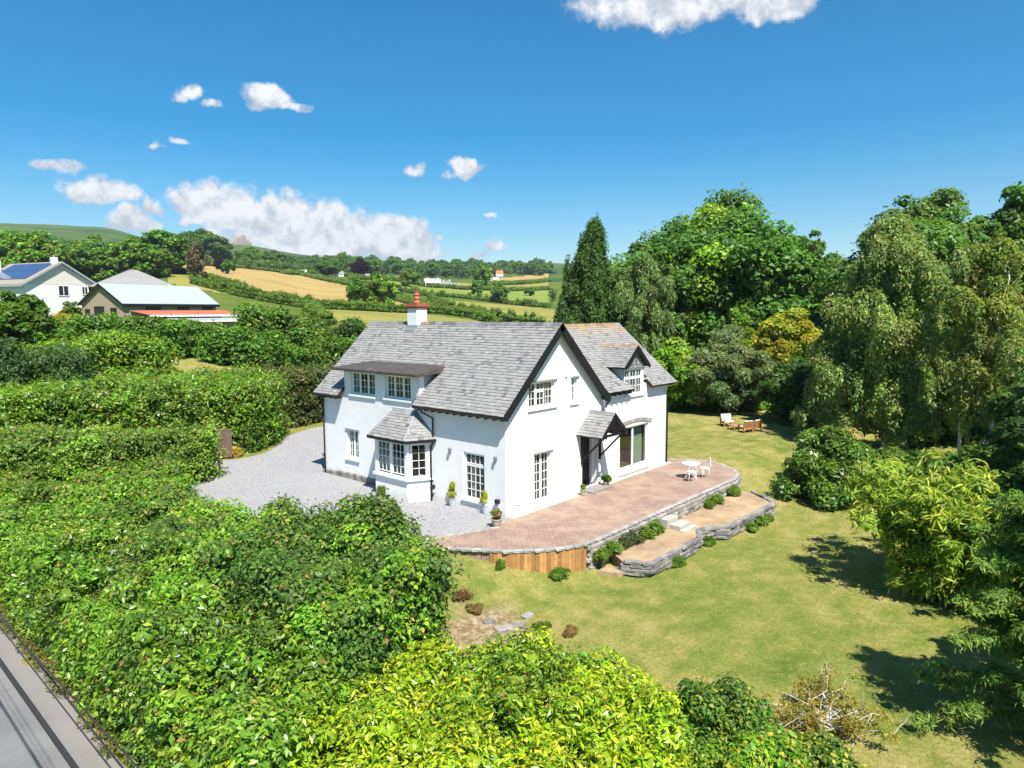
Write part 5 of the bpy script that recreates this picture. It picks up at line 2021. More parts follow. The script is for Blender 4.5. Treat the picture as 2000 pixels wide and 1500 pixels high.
me = foliage('foliage', cl, 4200, .075, .03, [((.22, .20, .03), 3), ((.12, .15, .02), 3), ((.30, .22, .05), 2)], 84, origin=(sx, sy, sg), core=0, shell=.2, cull=0, shoots=.3, gain=1.2)
tree_obj('foliage', me, e)
bx2, by2 = gpos(1405, 13.0, 1400)
bush_at('holly_bush', 'upright dark green bush at the right end of the golden laurel', bx2, by2, (1.15, 1.1, 1.75), 70, .27, 14000, .09, .045, P_LAUREL_D, 85, tip=(.16, .21, .03), tipf=.25, shoots=.25)
bx2, by2 = gpos(1485, 12.3, 1480)
bush_at('leafy_bush', 'mid green leafy bush below the bare branched shrub', bx2, by2, (1.5, 1.2, 1.15), 70, .27, 14000, .09, .055, P_LAUREL, 86, tip=(.22, .24, .03), tipf=.25, shoots=.25)
bx2, by2 = gpos(1600, 12.2, 1490)
bush_at('leafy_bush', 'loose green bush at the bottom edge right of the leafy bush', bx2, by2, (1.2, 1.0, .8), 50, .25, 9000, .09, .055, P_MIXED, 88, tip=(.22, .24, .03), tipf=.25, shoots=.3, gain=2.0)
bx2, by2 = gpos(1310, 12.4, 1480)
bush_at('leafy_bush', 'green bush filling the gap between golden laurel and holly', bx2, by2, (1.0, .9, 1.2), 45, .25, 9000, .09, .05, P_LAUREL, 89, tip=(.2, .26, .03), tipf=.25, shoots=.25)
bx2, by2 = gpos(1130, 10.6, 1480)
bush_at('rose_bush', 'dull green rose bush poking up through the golden laurel', bx2, by2, (1.3, 1.0, 1.75), 70, .27, 12000, .085, .05, P_HAZEL, 87, tip=(.18, .2, .04), tipf=.2, shoots=.3)
broad('big leafy sycamore at the left edge below the bungalow', 25, 47, 560, 88, P_LAUREL_D, 43, n=130, leaves=30000, L=.3, Wd=.2, name='sycamore_tree', bottom=.0, tip=(.10, .16, .03), tipf=.2)

# ------------------------------------------------------------------ far landscape
def proto_crown(kind, seed, n, leaves, L, Wd, pal, gain=2.5):
    rng = np.random.default_rng(seed)
    if kind == 'round':
        cl = crown_clumps(rng, n, (0, 0, .55), (.5, .5, .47), .13)
    elif kind == 'tall':
        cl = crown_clumps(rng, n, (0, 0, .55), (.34, .34, .5), .11)
    else:
        cl = []
        for i in range(n):
            z = rng.random() ** .8
            w_ = .27 * (1 - z) + .015
            a = rng.uniform(0, 6.28)
            cl.append((w_ * math.cos(a), w_ * math.sin(a), .05 + z * .95, .07, .07, .06))
    return foliage('crown', cl, leaves, L, Wd, pal, seed, mat='leaf_far', back=1.0, core=.8, gain=gain)


P_COPPER = [((.030, .016, .024), 3), ((.020, .010, .018), 2), ((.045, .022, .030), 1)]
trunk_mb = MB()
trunk_mb.tube([(0, 0, -.08), (.005, 0, .2), (0, .01, .6)], [.035, .026, .012], 6)
TR = trunk_mb.mesh('trunk', 'bark', True, True)
PRO = {
    'a': proto_crown('round', 101, 60, 5200, .075, .055, P_OAK), 'b': proto_crown('round', 102, 60, 5200, .075, .055, P_MIXED),
    'c': proto_crown('tall', 103, 55, 4600, .07, .05, P_OAK), 'd': proto_crown('round', 104, 55, 5000, .075, .055, P_DARK),
    'e': proto_crown('cone', 105, 90, 4600, .07, .025, P_CONIFER, 2.6), 'f': proto_crown('round', 106, 60, 5000, .075, .055, P_LIME, 1.5),
    'p': proto_crown('round', 107, 60, 5000, .075, .055, P_COPPER, 1.0), 'g': proto_crown('tall', 108, 45, 1900, .07, .04, [((.12, .12, .07), 1), ((.16, .14, .09), 1)], 1.0),
}


def far_tree(kind, x, y, h, w_, label, group, name='distant_tree', seed=0):
    z = float(gz(x, y))
    e = empty(name, (x, y, z), label, 'tree', group)
    e.rotation_euler[2] = random.uniform(0, 6.28)
    for nm, me in (('trunk', TR), ('crown', PRO[kind])):
        o = bpy.data.objects.new(nm, me)
        o.scale = (w_, w_, h)
        put(o, e)
    return e


def far_at(kind, px, py, wpx, hpx, label, group=None, name='field_tree', dmax=3000):
    """A tree whose foot shows at (px, py)."""
    p = hit(px, py)
    if p is None:
        return
    dep = float((p - CAM) @ CF)
    return far_tree(kind, p[0], p[1], hpx * dep / FPX, wpx * dep / FPX, label, group, name)


FT = [
    ('a', 702, 598, 46, 44, 'left of the pair of field oaks beyond the cottage ridge'), ('b', 742, 602, 62, 60, 'right and larger of the pair of field oaks beyond the cottage ridge'),
    ('a', 718, 590, 30, 34, 'smaller oak tucked behind the pair of field oaks'), ('d', 776, 580, 20, 22, 'little round tree on the hedge right of the field oaks'),
    ('c', 932, 585, 26, 34, 'slim field tree right of the chimney'), ('b', 943, 565, 34, 46, 'dense tree in front of the red roofed houses'), ('a', 976, 592, 28, 34, 'lone tree on the green pasture near the cypress'),
    ('p', 703, 540, 32, 30, 'dark purple copper beech on the far side of the straw field'), ('p', 428, 527, 18, 20, 'small purple leaved tree at the top of the straw field'),
    ('a', 445, 535, 22, 24, 'round green tree standing alone on the straw field'), ('g', 388, 545, 52, 62, 'greyish half bare tree at the left of the straw field'),
    ('d', 340, 510, 40, 46, 'left tree of the dark clump above the straw field'), ('d', 372, 512, 46, 52, 'second tree of the dark clump above the straw field'), ('d', 402, 514, 56, 58, 'tallest middle tree of the dark clump above the straw field'),
    ('d', 430, 516, 42, 46, 'right tree of the dark clump above the straw field'), ('d', 268, 508, 26, 30, 'dark tree just right of the white hillside house'), ('g', 325, 508, 16, 22, 'pale bare tree right of the white hillside house'),
    ('f', 182, 545, 62, 74, 'tall light green tree behind the white bungalow'), ('d', 640, 540, 40, 26, 'bushy tree below the far white cottages'), ('c', 672, 536, 20, 40, 'poplar beside the copper beech'),
    ('d', 311, 466, 8, 9, 'tiny windswept thorn on the moor skyline'), ('b', 800, 560, 34, 32, 'tree before the white farmhouse'), ('c', 822, 552, 22, 36, 'upright tree beside the white farmhouse'),
    ('a', 1035, 578, 18, 14, 'small bush by the gap in the far hedge'),
]
for k, px, py, wp, hp, lb in FT:
    far_at(k, px, py, wp * 1.1, hp * 1.05, lb, 'trees standing in the far fields')

rf = random.Random(77)


def wood(poly, n, kinds, hm, label, group, ymin, ymax, xmin, xmax, name='distant_tree'):
    c = 0
    tries = 0
    while c < n and tries < n * 30:
        tries += 1
        px, py = rf.uniform(xmin, xmax), rf.uniform(ymin, ymax)
        if not inpoly(np.array([px]), np.array([py]), poly)[0]:
            continue
        p = hit(px, py)
        if p is None:
            continue
        h = rf.uniform(*hm)
        kd = rf.choice(kinds)
        far_tree(kd, p[0], p[1], h, h * rf.uniform(.95, 1.4), {'a': 'rounded ', 'b': 'lighter green rounded ', 'c': 'tall narrow ', 'd': 'dark rounded ', 'e': 'pointed evergreen '}[kd] + label, group, name)
        c += 1


wood([(0, 484), (60, 480), (150, 494), (230, 513), (300, 526), (330, 534), (300, 545), (200, 560), (0, 565)], 105, 'abbcd', (11, 19), 'broadleaf tree on the wooded hillside above the bungalow', 'trees of the hillside wood', 460, 560, -20, 335)
wood([(470, 512), (620, 520), (760, 528), (1000, 532), (1075, 530), (1075, 540), (900, 545), (760, 540), (600, 530), (470, 526)], 70, 'abcdde', (11, 18), 'tree in the belt of woodland across the valley', 'trees of the valley woodland', 510, 546, 470, 1080)
wood([(560, 508), (700, 514), (860, 518), (1075, 520), (1075, 533), (860, 530), (640, 520)], 95, 'adceeb', (11, 19), 'tree in the dark wood along the far skyline', 'trees along the far skyline', 506, 534, 560, 1080)
wood([(440, 508), (560, 514), (640, 518), (560, 524), (450, 520)], 26, 'abd', (6, 11), 'scrubby tree on the slope below the tor', 'scrub below the tor', 494, 522, 440, 645)
wood([(1000, 600), (1080, 590), (1080, 640), (1000, 632)], 0, 'a', (6, 9), 'x', 'x', 590, 640, 1000, 1080)


def hedgerow(label, pts, hgt, n, seed, wid=None, pal=P_MIXED, L=None):
    W = [hit(px, py) for px, py in pts]
    W = [q for q in W if q is not None]
    if len(W) < 2:
        return
    dep = np.mean([(q - CAM) @ CF for q in W])
    r = max(1.0, dep / 260.0)
    line_hedge('hedgerow', label, W, hgt, wid or r * 2.4, r, n, L or r * .42, r * .28, pal, seed, cat='hedgerow', group='hedgerows between the far fields', mat='leaf_far', back=.7, jit=.45, core=.8)




def woodland(label, poly, n, seed, r, leaves, pal, gain=1.6):
    """The closed undergrowth of a far wood that reads as one mass."""
    rr_ = random.Random(seed)
    cl = []
    xs_, ys_ = [q[0] for q in poly], [q[1] for q in poly]
    while len(cl) < n:
        px, py = rr_.uniform(min(xs_), max(xs_)), rr_.uniform(min(ys_), max(ys_))
        if not inpoly(np.array([px]), np.array([py]), poly)[0]:
            continue
        p = hit(px, py)
        if p is None:
            continue
        q = r * rr_.uniform(.6, 1.2)
        cl.append((p[0], p[1], float(gz(p[0], p[1])) + q * .5, q, q, q * .9))
    me = foliage('woodland', cl, leaves, r * .30, r * .22, pal, seed, mat='leaf_far', back=.6, core=.85, gain=gain)
    tree_obj('woodland', me, label=label, kind='stuff', cat='woodland')


woodland('dense scrub and undergrowth of the hillside wood', [(-20, 480), (60, 476), (150, 488), (230, 506), (300, 520), (330, 530), (300, 545), (200, 560), (-20, 568)], 520, 221, 5.0, 15000, P_MIXED)
woodland('dense undergrowth of the valley and skyline woods', [(470, 514), (620, 519), (760, 522), (900, 520), (1085, 522), (1085, 535), (900, 540), (760, 538), (600, 530), (470, 526)], 520, 222, 6.0, 15000, P_DARK, 2.0)
hedgerow('low hedge at the near end of the far stubble strip', [(606, 600), (608, 612), (616, 626), (640, 640)], 2.4, 3000, 212)
hedgerow('thick dark hedgerow behind the tin roofed barn', [(380, 554), (440, 570), (500, 584), (560, 596), (610, 603)], 2.9, 12000, 201, wid=4)
hedgerow('hedgerow below the straw field running behind the chimney', [(600, 601), (680, 606), (760, 610), (850, 612), (930, 622), (960, 632)], 2.6, 9000, 202)
hedgerow('hedgerow along the top of the straw field', [(330, 517), (420, 520), (500, 527), (590, 538), (660, 552), (740, 572), (850, 604)], 2.4, 8000, 203)
hedgerow('hedgerow dividing the two green pastures', [(770, 566), (850, 579), (960, 590), (1075, 601)], 3.0, 9000, 204)
hedgerow('dark hedgerow descending to the right behind the ridge', [(840, 585), (880, 608), (930, 618), (985, 630), (1060, 640)], 3.0, 9000, 205)
hedgerow('hedgerow above the bright green pasture', [(690, 546), (770, 548), (850, 562), (900, 566), (1075, 566)], 3.0, 8000, 206)
hedgerow('hedgerow below the upper straw strip', [(950, 557), (1000, 556), (1075, 549)], 2.5, 4000, 207)
hedgerow('hedgerow left of the straw field', [(320, 527), (360, 535), (400, 544), (440, 556), (480, 566)], 2.4, 6000, 208)
hedgerow('hedge above the hipped farm roof', [(195, 540), (260, 530), (330, 526)], 4.0, 8000, 209)
hedgerow('dark tree lined hedge beneath the hillside house', [(215, 512), (290, 512), (340, 516)], 4.0, 6000, 210, pal=P_DARK)
hedgerow('hedgerow below the far white cottages', [(560, 536), (620, 534), (700, 544), (780, 548)], 4.0, 7000, 211)
# ------------------------------------------------------------------ patio wall, fence, planting bed
def foot(px, py):
    """Where the near ground shows at a photograph pixel."""
    z = -.2
    for _ in range(12):
        p = onz(px, py, z)
        z = float(gz(p[0], p[1]))
    return p


rw = empty('retaining_wall', (5.5, -4.05, -.9), 'grey dry stone retaining wall holding up the front of the patio', 'wall')
stones = [rockmesh('wall_stone', 'stone', 40 + i) for i in range(4)]
line = [(-.45, -3.98), (.2, -4.03), (2.2, -4.03), (5.1, -4.01), (9, -4.03), (11.2, -4.04), (12.15, -3.81), (12.95, -3.25), (13.66, -2.33), (13.9, -1.3), (13.65, -.45)]
for c_ in range(6):
    z = -.16 - c_ * .145
    u = 0
    pts = along(line, .05)
    i = random.randint(0, 4)
    while i < len(pts) - 6:
        ln = random.uniform(.2, .46)
        p, p9 = pts[i][0], pts[min(len(pts) - 1, i + int(ln / .05))][0]
        d = unit(p9 - p) if np.linalg.norm(p9 - p) > .02 else pts[i][1]
        p = (p + p9) / 2
        if z > float(gz(p[0], p[1])) - .12 and z > -.95:
            o = inst(random.choice(stones), 'wall_stone', rw, (p[0] - 5.5 + d[1] * random.uniform(-.02, .05), p[1] + 4.05 - d[0] * random.uniform(-.02, .05), z + .9), (ln, random.uniform(.16, .24), random.uniform(.125, .15)), math.atan2(d[1], d[0]) + random.uniform(-.04, .04))
        i += int(ln / .05)
fo = empty('board_fence', (-1.8, -3.2, -.6), 'short orange brown fence of upright boards under the patio corner', 'fence')
fm = MB()
fm.box((-.5, -.5, 0), (.5, .5, 1))
fme = fm.mesh('board', 'fence_wood', fix=True)
for p, d in along([(-.46, -3.98), (-.6, -3.98), (-1.26, -3.68), (-1.87, -3.26), (-2.58, -2.6), (-3.0, -1.95)], .125):
    g = float(gz(p[0], p[1])) - .06
    hgt = max(.06, -.085 - g + random.uniform(-.012, .0))
    inst(fme, 'board', fo, (p[0] + 1.8 + d[1] * .03, p[1] + 3.2 - d[0] * .03, g + .6), (.118, .022, hgt), math.atan2(d[1], d[0]))

BED = [(.55, -5.72), (.25, -4.95), (.75, -4.2), (11.35, -4.17), (11.3, -4.7), (10.2, -6.12), (8.0, -6.05), (5.7, -6.0), (5.4, -5.5), (4.7, -5.35), (4.2, -5.75), (2.2, -5.75)]
flat_sheet('sandy_bed', BED, -.55, 'sand_bed', thick=.5, kind='structure')
flat_sheet('sandy_bed', [(-.35, -4.4), (.3, -4.3), (.42, -5.1), (-.1, -5.0)], -.84, 'sand_bed', thick=.3, kind='structure')
be = empty('bed_edging', (5.0, -5.9, -.95), 'weathered grey stone edging stacked round the sandy bed', 'edging')
slv = [rockmesh('edging_stone', 'sleeper', 60 + i) for i in range(4)]
eline = [(.3, -4.7), (.2, -5.0), (.5, -5.78), (2.2, -5.82), (4.2, -5.82), (4.72, -5.42), (5.36, -5.56), (5.68, -6.07), (8.0, -6.12), (10.25, -6.2), (10.9, -5.5), (11.4, -4.7)]
for c_ in range(4):
    z = -.54 - c_ * .12
    pts = along(eline, .05)
    i = random.randint(0, 8)
    while i < len(pts) - 4:
        ln = random.uniform(.3, .7)
        p, p9 = pts[i][0], pts[min(len(pts) - 1, i + int(ln / .05))][0]
        d = unit(p9 - p) if np.linalg.norm(p9 - p) > .02 else pts[i][1]
        p = (p + p9) / 2
        if z > float(gz(p[0], p[1])) - .1:
            inst(random.choice(slv), 'edging_stone', be, (p[0] - 5.0, p[1] + 5.9 + random.uniform(-.03, .03), z + .95 + random.uniform(-.02, .03)), (ln, random.uniform(.16, .22), .115), math.atan2(d[1], d[0]) + random.uniform(-.03, .03))
        i += int(ln / .05)
st = empty('garden_steps', (4.75, -4.4, -.55), 'two grey block steps from the patio down to the bed', 'steps')
for (a, b) in (((-.55, -.05, 0), (.25, .34, .34)), ((-.45, -.5, 0), (.40, -.054, .17)), ((-.55, -.72, -.01), (.55, -.504, .04))):
    mb = MB()
    mb.box(a, b)
    mb.build('step', 'concrete', st, bevel=.015)
for i, (x, y, r_, lb) in enumerate([
        (.0, -4.28, .36, 'fern at the left end of the patio wall beside the board fence'), (.65, -4.3, .40, 'second fern from the board fence, under the patio wall'), (1.35, -4.28, .38, 'grey green lavender third from the board fence'),
        (2.0, -4.3, .42, 'bushy lavender mid way between fence and steps'), (2.75, -4.3, .40, 'bright fern two plants left of the steps'), (3.5, -4.3, .42, 'leafy fern just left of the garden steps'),
        (8.0, -4.32, .42, 'bright green fern on the wall right of the steps'), (8.75, -4.32, .40, 'fern neighbouring the one right of the steps'), (10.4, -4.3, .42, 'lone fern by the rounded patio corner'),
        (2.1, -6.0, .30, 'leafy clump in front of the near end of the bed edging'), (4.8, -5.85, .30, 'yellow green clump in the notch of the bed edging'), (7.4, -6.35, .34, 'leafy clump before the far half of the bed edging'),
        (8.3, -6.38, .32, 'another leafy clump towards the far end of the bed edging'), (9.1, -6.4, .26, 'small leafy clump nearest the far corner of the bed'), (-1.6, -3.75, .34, 'tuft of grass growing against the board fence'),
        (-2.9, -2.35, .22, 'small grassy tuft where the board fence tapers out')]):
    lav = 'lavender' in lb
    bush_at('lavender_plant' if lav else ('grass_tuft' if 'tuft' in lb else 'fern_plant'), lb, x, y, (r_ * 1.0, r_ * .8, r_ * .95), 14, r_ * .3, 900, .13, .03 if 'leafy' not in lb else .055, P_OLIVE if lav else P_FERN, 300 + i, cat='plant', group='plants along the patio wall and bed', droop=.2, up=.6, shoots=.4, core=.5, gain=1.5)
    if y > -5 and x > -.5:
        bpy.data.objects[[o.name for o in col.objects if o.get('label') == lb][0]].location.z = -.57

# rubble and dry patch by the golden laurel
for i, (px, py, s_, lb) in enumerate([(985, 1232, .5, 'long pale stone lying above the golden laurel'), (1010, 1225, .42, 'flat pale stone beside the long one'), (992, 1250, .34, 'lower pale stone nearest the golden laurel'),
                                      (955, 1215, .36, 'grey stone at the left of the rubble patch'), (1030, 1205, .40, 'pinkish stone at the right of the rubble patch'), (970, 1228, .2, 'small stone between the larger pale ones')]):
    p = foot(px, py)
    inst(rockmesh('stone', 'stone', 500 + i), 'loose_stone', None, (p[0], p[1], p[2] + s_ * .07), (s_, s_ * .6, s_ * .28), random.uniform(0, 3), label=lb, cat='stone', group='loose stones at the foot of the lawn')
for i, (px, py, R_, pal, lb) in enumerate([(865, 1150, .42, P_DARK, 'dark green weed clump left of the rubble'), (900, 1170, .36, [((.20, .10, .05), 2), ((.14, .10, .04), 2)], 'reddish dried weed left of the rubble'),
                                           (930, 1195, .32, [((.22, .14, .06), 2), ((.12, .13, .03), 2)], 'straw brown weed beside the rubble'), (1060, 1230, .3, P_FERN, 'green weed right of the rubble'), (1115, 1238, .3, [((.24, .15, .06), 2), ((.14, .13, .03), 2)], 'brown weed at the edge of the golden laurel')]):
    p = foot(px, py)
    bush_at('weed_clump', lb, p[0], p[1], (R_ * 1.1, R_ * .8, R_ * .45), 14, R_ * .25, 900, .08, .022, pal, 330 + i, cat='plant', group='weeds at the foot of the lawn', shoots=.4, core=.4, gain=1.2)

# ------------------------------------------------------------------ pots and plants by the walls


def pot(name, label, x, y, z, prof, mat, pl, plr, plh, pal, seed, cone=False, n=1500, L=.06, Wd=.022, group='pots round the cottage'):
    e = empty(name, (x, y, z), label, 'plant pot', group)
    mb = MB()
    mb.lathe(prof, (0, 0, 0), 20)
    mb.build('pot', mat, e, smooth=False)
    top = max(q[1] for q in prof)
    mb = MB()
    mb.lathe([(.001, 0), (max(q[0] for q in prof) * .86, 0)], (0, 0, top - .03), 16, cap=False)
    mb.build('compost', 'soil', e)
    cl = []
    rng = np.random.default_rng(seed)
    for i in range(26 if cone else 14):
        t = rng.random() if cone else rng.uniform(.2, .9)
        w_ = plr * ((1 - t) ** .8 if cone else .8) * rng.uniform(.2, 1)
        a = rng.uniform(0, 6.28)
        cl.append((w_ * math.cos(a), w_ * math.sin(a), top + .05 + t * plh * .9, plr * .36, plr * .36, plr * .45))
    me = foliage(pl, cl, n, L, Wd, pal, seed, origin=(x, y, z), core=.6, shoots=.2, up=.4, droop=-.4 if cone else 0, back=1)
    tree_obj(pl, me, e)


ZP = [(.13, 0), (.175, .34), (.185, .345), (.185, .37), (.165, .37), (.15, .32)]
P_GCON = [((.26, .27, .02), 3), ((.19, .23, .018), 2), ((.10, .15, .015), 1)]
for i, (px, py, lb) in enumerate([(884, 988, 'golden cone conifer in a zinc tub on the left of the tall window'), (949, 1003, 'golden cone conifer in a zinc tub on the right of the tall window')]):
    p = onz(px, py, -.07)
    pot('potted_conifer', lb, p[0], p[1], -.072, ZP, 'zinc', 'conifer', .25, .55, P_GCON, 401 + i, cone=True)
CP = [(.13, 0), (.16, .10), (.19, .26), (.205, .27), (.205, .31), (.175, .31), (.16, .27)]
p = onz(970, 1030, -.07)
pot('flower_pot', 'clay pot of pink flowers at the corner of the cottage', p[0], p[1], -.05, CP, 'clay_pot', 'flowers', .2, .28, [((.07, .13, .02), 4), ((.5, .16, .16), 1)], 411, n=900, L=.09, Wd=.04)
p = onz(1139, 968, 0)
pot('flower_pot', 'small clay pot left of the porch step', p[0], p[1], .004, [(.10, 0), (.13, .22), (.145, .23), (.145, .26), (.12, .26)], 'clay_pot', 'foliage', .13, .16, P_FERN, 412, n=600, L=.07, Wd=.03)
p = onz(1184, 952, 0)
pot('flower_pot', 'small clay pot with trailing fern right of the porch step', p[0], p[1], .004, [(.10, 0), (.13, .22), (.145, .23), (.145, .26), (.12, .26)], 'clay_pot', 'foliage', .2, .2, P_LAUREL_D, 413, n=800, L=.12, Wd=.035)
p = onz(752, 966, -.07)
bush_at('box_bush', 'small clipped bush growing at the foot of the bay', p[0], p[1], (.36, .42, .48), 24, .15, 2600, .05, .03, P_MIXED, 414, tip=(.2, .19, .03), tipf=.2)
p = onz(600, 893, -.07)
bush_at('low_weeds', 'low weeds on the gravel by the far cottage corner', p[0] + 1.2, p[1] - .5, (.7, .4, .14), 16, .12, 900, .06, .02, P_BROWNISH, 415, cat='plant')

# ------------------------------------------------------------------ garden furniture
bt = empty('bistro_table', (9.95, -2.45, .003), 'round white metal bistro table on the patio', 'table')
mb = MB()
mb.lathe([(.001, .69), (.40, .69), (.41, .70), (.41, .715), (.40, .72), (.001, .72)], (0, 0, 0), 28, cap=False)
mb.build('table_top', 'paint_white', bt, smooth=False)
mb = MB()
mb.tube([(0, 0, .3), (0, 0, .69)], .022, 10)
mb.lathe([(.05, .28), (.07, .31), (.04, .34)], (0, 0, 0), 12)
mb.build('column', 'paint_white', bt)
for k in range(3):
    a = k * 2.094 + .4
    c_, s_ = math.cos(a), math.sin(a)
    mb = MB()
    mb.tube([(c_ * .03, s_ * .03, .32), (c_ * .16, s_ * .16, .26), (c_ * .22, s_ * .22, .12), (c_ * .32, s_ * .32, .012)], .014, 6)
    mb.build('leg', 'paint_white', bt, smooth=True)


def bistro_chair(label, x, y, rz):
    e = empty('bistro_chair', (x, y, .003), label, 'chair', 'white chairs on the patio', rz)
    mb = MB()
    mb.lathe([(.001, .44), (.20, .44), (.215, .45), (.20, .465), (.001, .46)], (0, 0, 0), 22, cap=False)
    mb.build('seat', 'paint_white', e)
    for sx_, sy_ in ((1, 1), (1, -1), (-1, 1), (-1, -1)):
        mb = MB()
        mb.tube([(.14 * sx_, .14 * sy_, .44), (.17 * sx_, .16 * sy_, .22), (.21 * sx_, .19 * sy_, .01)], .011, 6)
        mb.build('leg', 'paint_white', e, smooth=True)
    mb = MB()
    arc = [(-.19, .18 * math.cos(t) if False else .20 * -math.cos(t), .45 + .48 * math.sin(t)) for t in np.linspace(0, math.pi, 13)]
    mb.tube([(-.19 - .08 * (q[2] - .45), q[1], q[2]) for q in arc], .012, 6)
    mb.build('back_frame', 'paint_white', e, smooth=True)
    mb = MB()
    for yy in (-.1, -.035, .035, .1):
        zt = .45 + .47 * math.sqrt(max(0, 1 - (yy / .2) ** 2))
        mb.tube([(-.19, yy, .45), (-.215, yy * 1.25, (zt + .45) / 2), (-.19 - .08 * (zt - .45), yy * .9, zt)], .007, 5)
    for zz in (.6, .76):
        mb.tube([(-.2 - .03 * (zz - .45), -.03, zz), (-.21, 0, zz + .05), (-.2 - .03 * (zz - .45), .03, zz)], .007, 5)
    mb.build('back_scrolls', 'paint_white', e, smooth=True)


bistro_chair('white scrolled metal chair beyond the bistro table', 10.5, -2.85, math.radians(145))
bistro_chair('white scrolled metal chair tucked in front of the bistro table', 9.45, -2.75, math.radians(40))


def lounge(name, label, px, py, w_, rz, back=True, arms=True):
    p = foot(px, py)
    e = empty(name, (p[0], p[1], p[2] + .0), label, 'garden chair' if back else 'table', 'wooden garden seats on the far lawn', rz)
    e.scale = (.86, .86, .80)
    mb = MB()
    mb.box((-w_ / 2, -.35, .30), (w_ / 2, .35, .36))
    mb.build('seat_frame' if back else 'table_top', 'teak', e)
    for sx_ in (-1, 1):
        for sy_ in (-1, 1):
            mb = MB()
            mb.box((sx_ * (w_ / 2 - .04) - .035, sy_ * .31 - .035, 0), (sx_ * (w_ / 2 - .04) + .035, sy_ * .31 + .035, .62 if (back and arms) else .30))
            mb.build('leg', 'teak', e)
    if back:
        mb = MB()
        mb.box((-w_ / 2 + .05, -.30, .361), (w_ / 2 - .05, .30, .47))
        mb.build('seat_cushion', 'cushion', e, bevel=.03)
        for i in range(int(w_ / .12)):
            mb = MB()
            xx = -w_ / 2 + .06 + i * .12
            mb.hexa([(xx, .30, .36), (xx + .08, .30, .36), (xx + .08, .33, .36), (xx, .33, .36), (xx, .42, .95), (xx + .08, .42, .95), (xx + .08, .45, .95), (xx, .45, .95)])
            mb.build('back_slat', 'teak', e)
        mb = MB()
        mb.hexa([(-w_ / 2 + .06, .17, .47), (w_ / 2 - .06, .17, .47), (w_ / 2 - .06, .29, .47), (-w_ / 2 + .06, .29, .47), (-w_ / 2 + .06, .29, .98), (w_ / 2 - .06, .29, .98), (w_ / 2 - .06, .41, .98), (-w_ / 2 + .06, .41, .98)])
        mb.build('back_cushion', 'cushion', e, bevel=.03)
        if arms:
            for sx_ in (-1, 1):
                mb = MB()
                mb.box((sx_ * (w_ / 2 - .04) - .05, -.36, .62), (sx_ * (w_ / 2 - .04) + .05, .40, .66))
                mb.build('armrest', 'teak', e)


lounge('garden_chair', 'wooden garden chair with white cushions on the left of the far lawn set', 1421, 832, .95, math.radians(-38))
lounge('coffee_table', 'low wooden garden table between the seats', 1438, 838, 1.2, math.radians(-20), back=False)
lounge('garden_chair', 'wooden garden chair turned away, second from the right on the far lawn', 1456, 844, .85, math.radians(150))
lounge('garden_chair', 'wooden garden chair at the right end of the far lawn set', 1473, 842, .85, math.radians(165))

# ------------------------------------------------------------------ drive gate
p = foot(438, 897)
e = empty('drive_gate', (p[0], p[1], p[2]), 'brown upright boarded gate leaf standing open at the drive', 'gate', rz=math.atan2(CR[1], CR[0]) + .25)
mb = MB()
mb.box((-.052, -.012, .06), (.052, .012, 1.0))
gme = mb.mesh('board', 'gate_wood', fix=True)
for i in range(7):
    inst(gme, 'board', e, (-.36 + i * .12, 0, 0), (1.08, 1, 1.66 + .04 * math.sin(i)))
for z in (.35, 1.4):
    mb = MB()
    mb.box((-.42, .013, z), (.42, .05, z + .1))
    mb.build('rail', 'gate_wood', e)
p = foot(429, 931)
e = empty('gate_post', (p[0], p[1], p[2]), 'short wooden gate post in front of the boarded gate', 'post')
mb = MB()
mb.tube([(0, 0, -.1), (0, 0, 1.15), (0, 0, 1.22)], [.07, .065, .03], 8)
mb.build('post_shaft', 'gate_wood', e)
p = foot(452, 893)
bush_at('golden_grass', 'yellow variegated plant at the foot of the tall laurel hedge', p[0], p[1], (.7, .5, .6), 20, .2, 1800, .2, .03, [((.42, .36, .06), 3), ((.3, .28, .05), 2)], 420, cat='plant', shoots=.4, core=.4, gain=1.1)

# ------------------------------------------------------------------ overhead cables along the road
for i, (xa, xb, z, r_, lb) in enumerate([(-14.02, -14.0, 4.9, .006, 'thin overhead cable nearest the hedge above the road'), (-14.42, -14.16, 4.8, .007, 'second thin overhead cable from the hedge'),
                                         (-14.56, -14.32, 4.9, .005, 'third thin overhead cable from the hedge'), (-14.98, -14.80, 4.3, .022, 'thick dark overhead cable above the middle of the road')]):
    f = (CAM[2] - z) / (CAM[2] + 1.48)
    X = lambda xr: CAM[0] + (xr - CAM[0]) * f
    k = (X(xb) - X(xa)) / -3.0
    mb = MB()
    pts = [(X(xb) - k * (yy + 12.0), yy, z + .0006 * (yy - 10) ** 2 - .2) for yy in np.linspace(-40, 50, 24)]
    mb.tube(pts, r_, 6)
    mb.build('overhead_cable', 'wire', label=lb, cat='cable', group='overhead cables along the road')

# ------------------------------------------------------------------ farm and bungalow
FH = unit([CF[0], CF[1], 0])
RH = unit([CR[0], CR[1], 0])


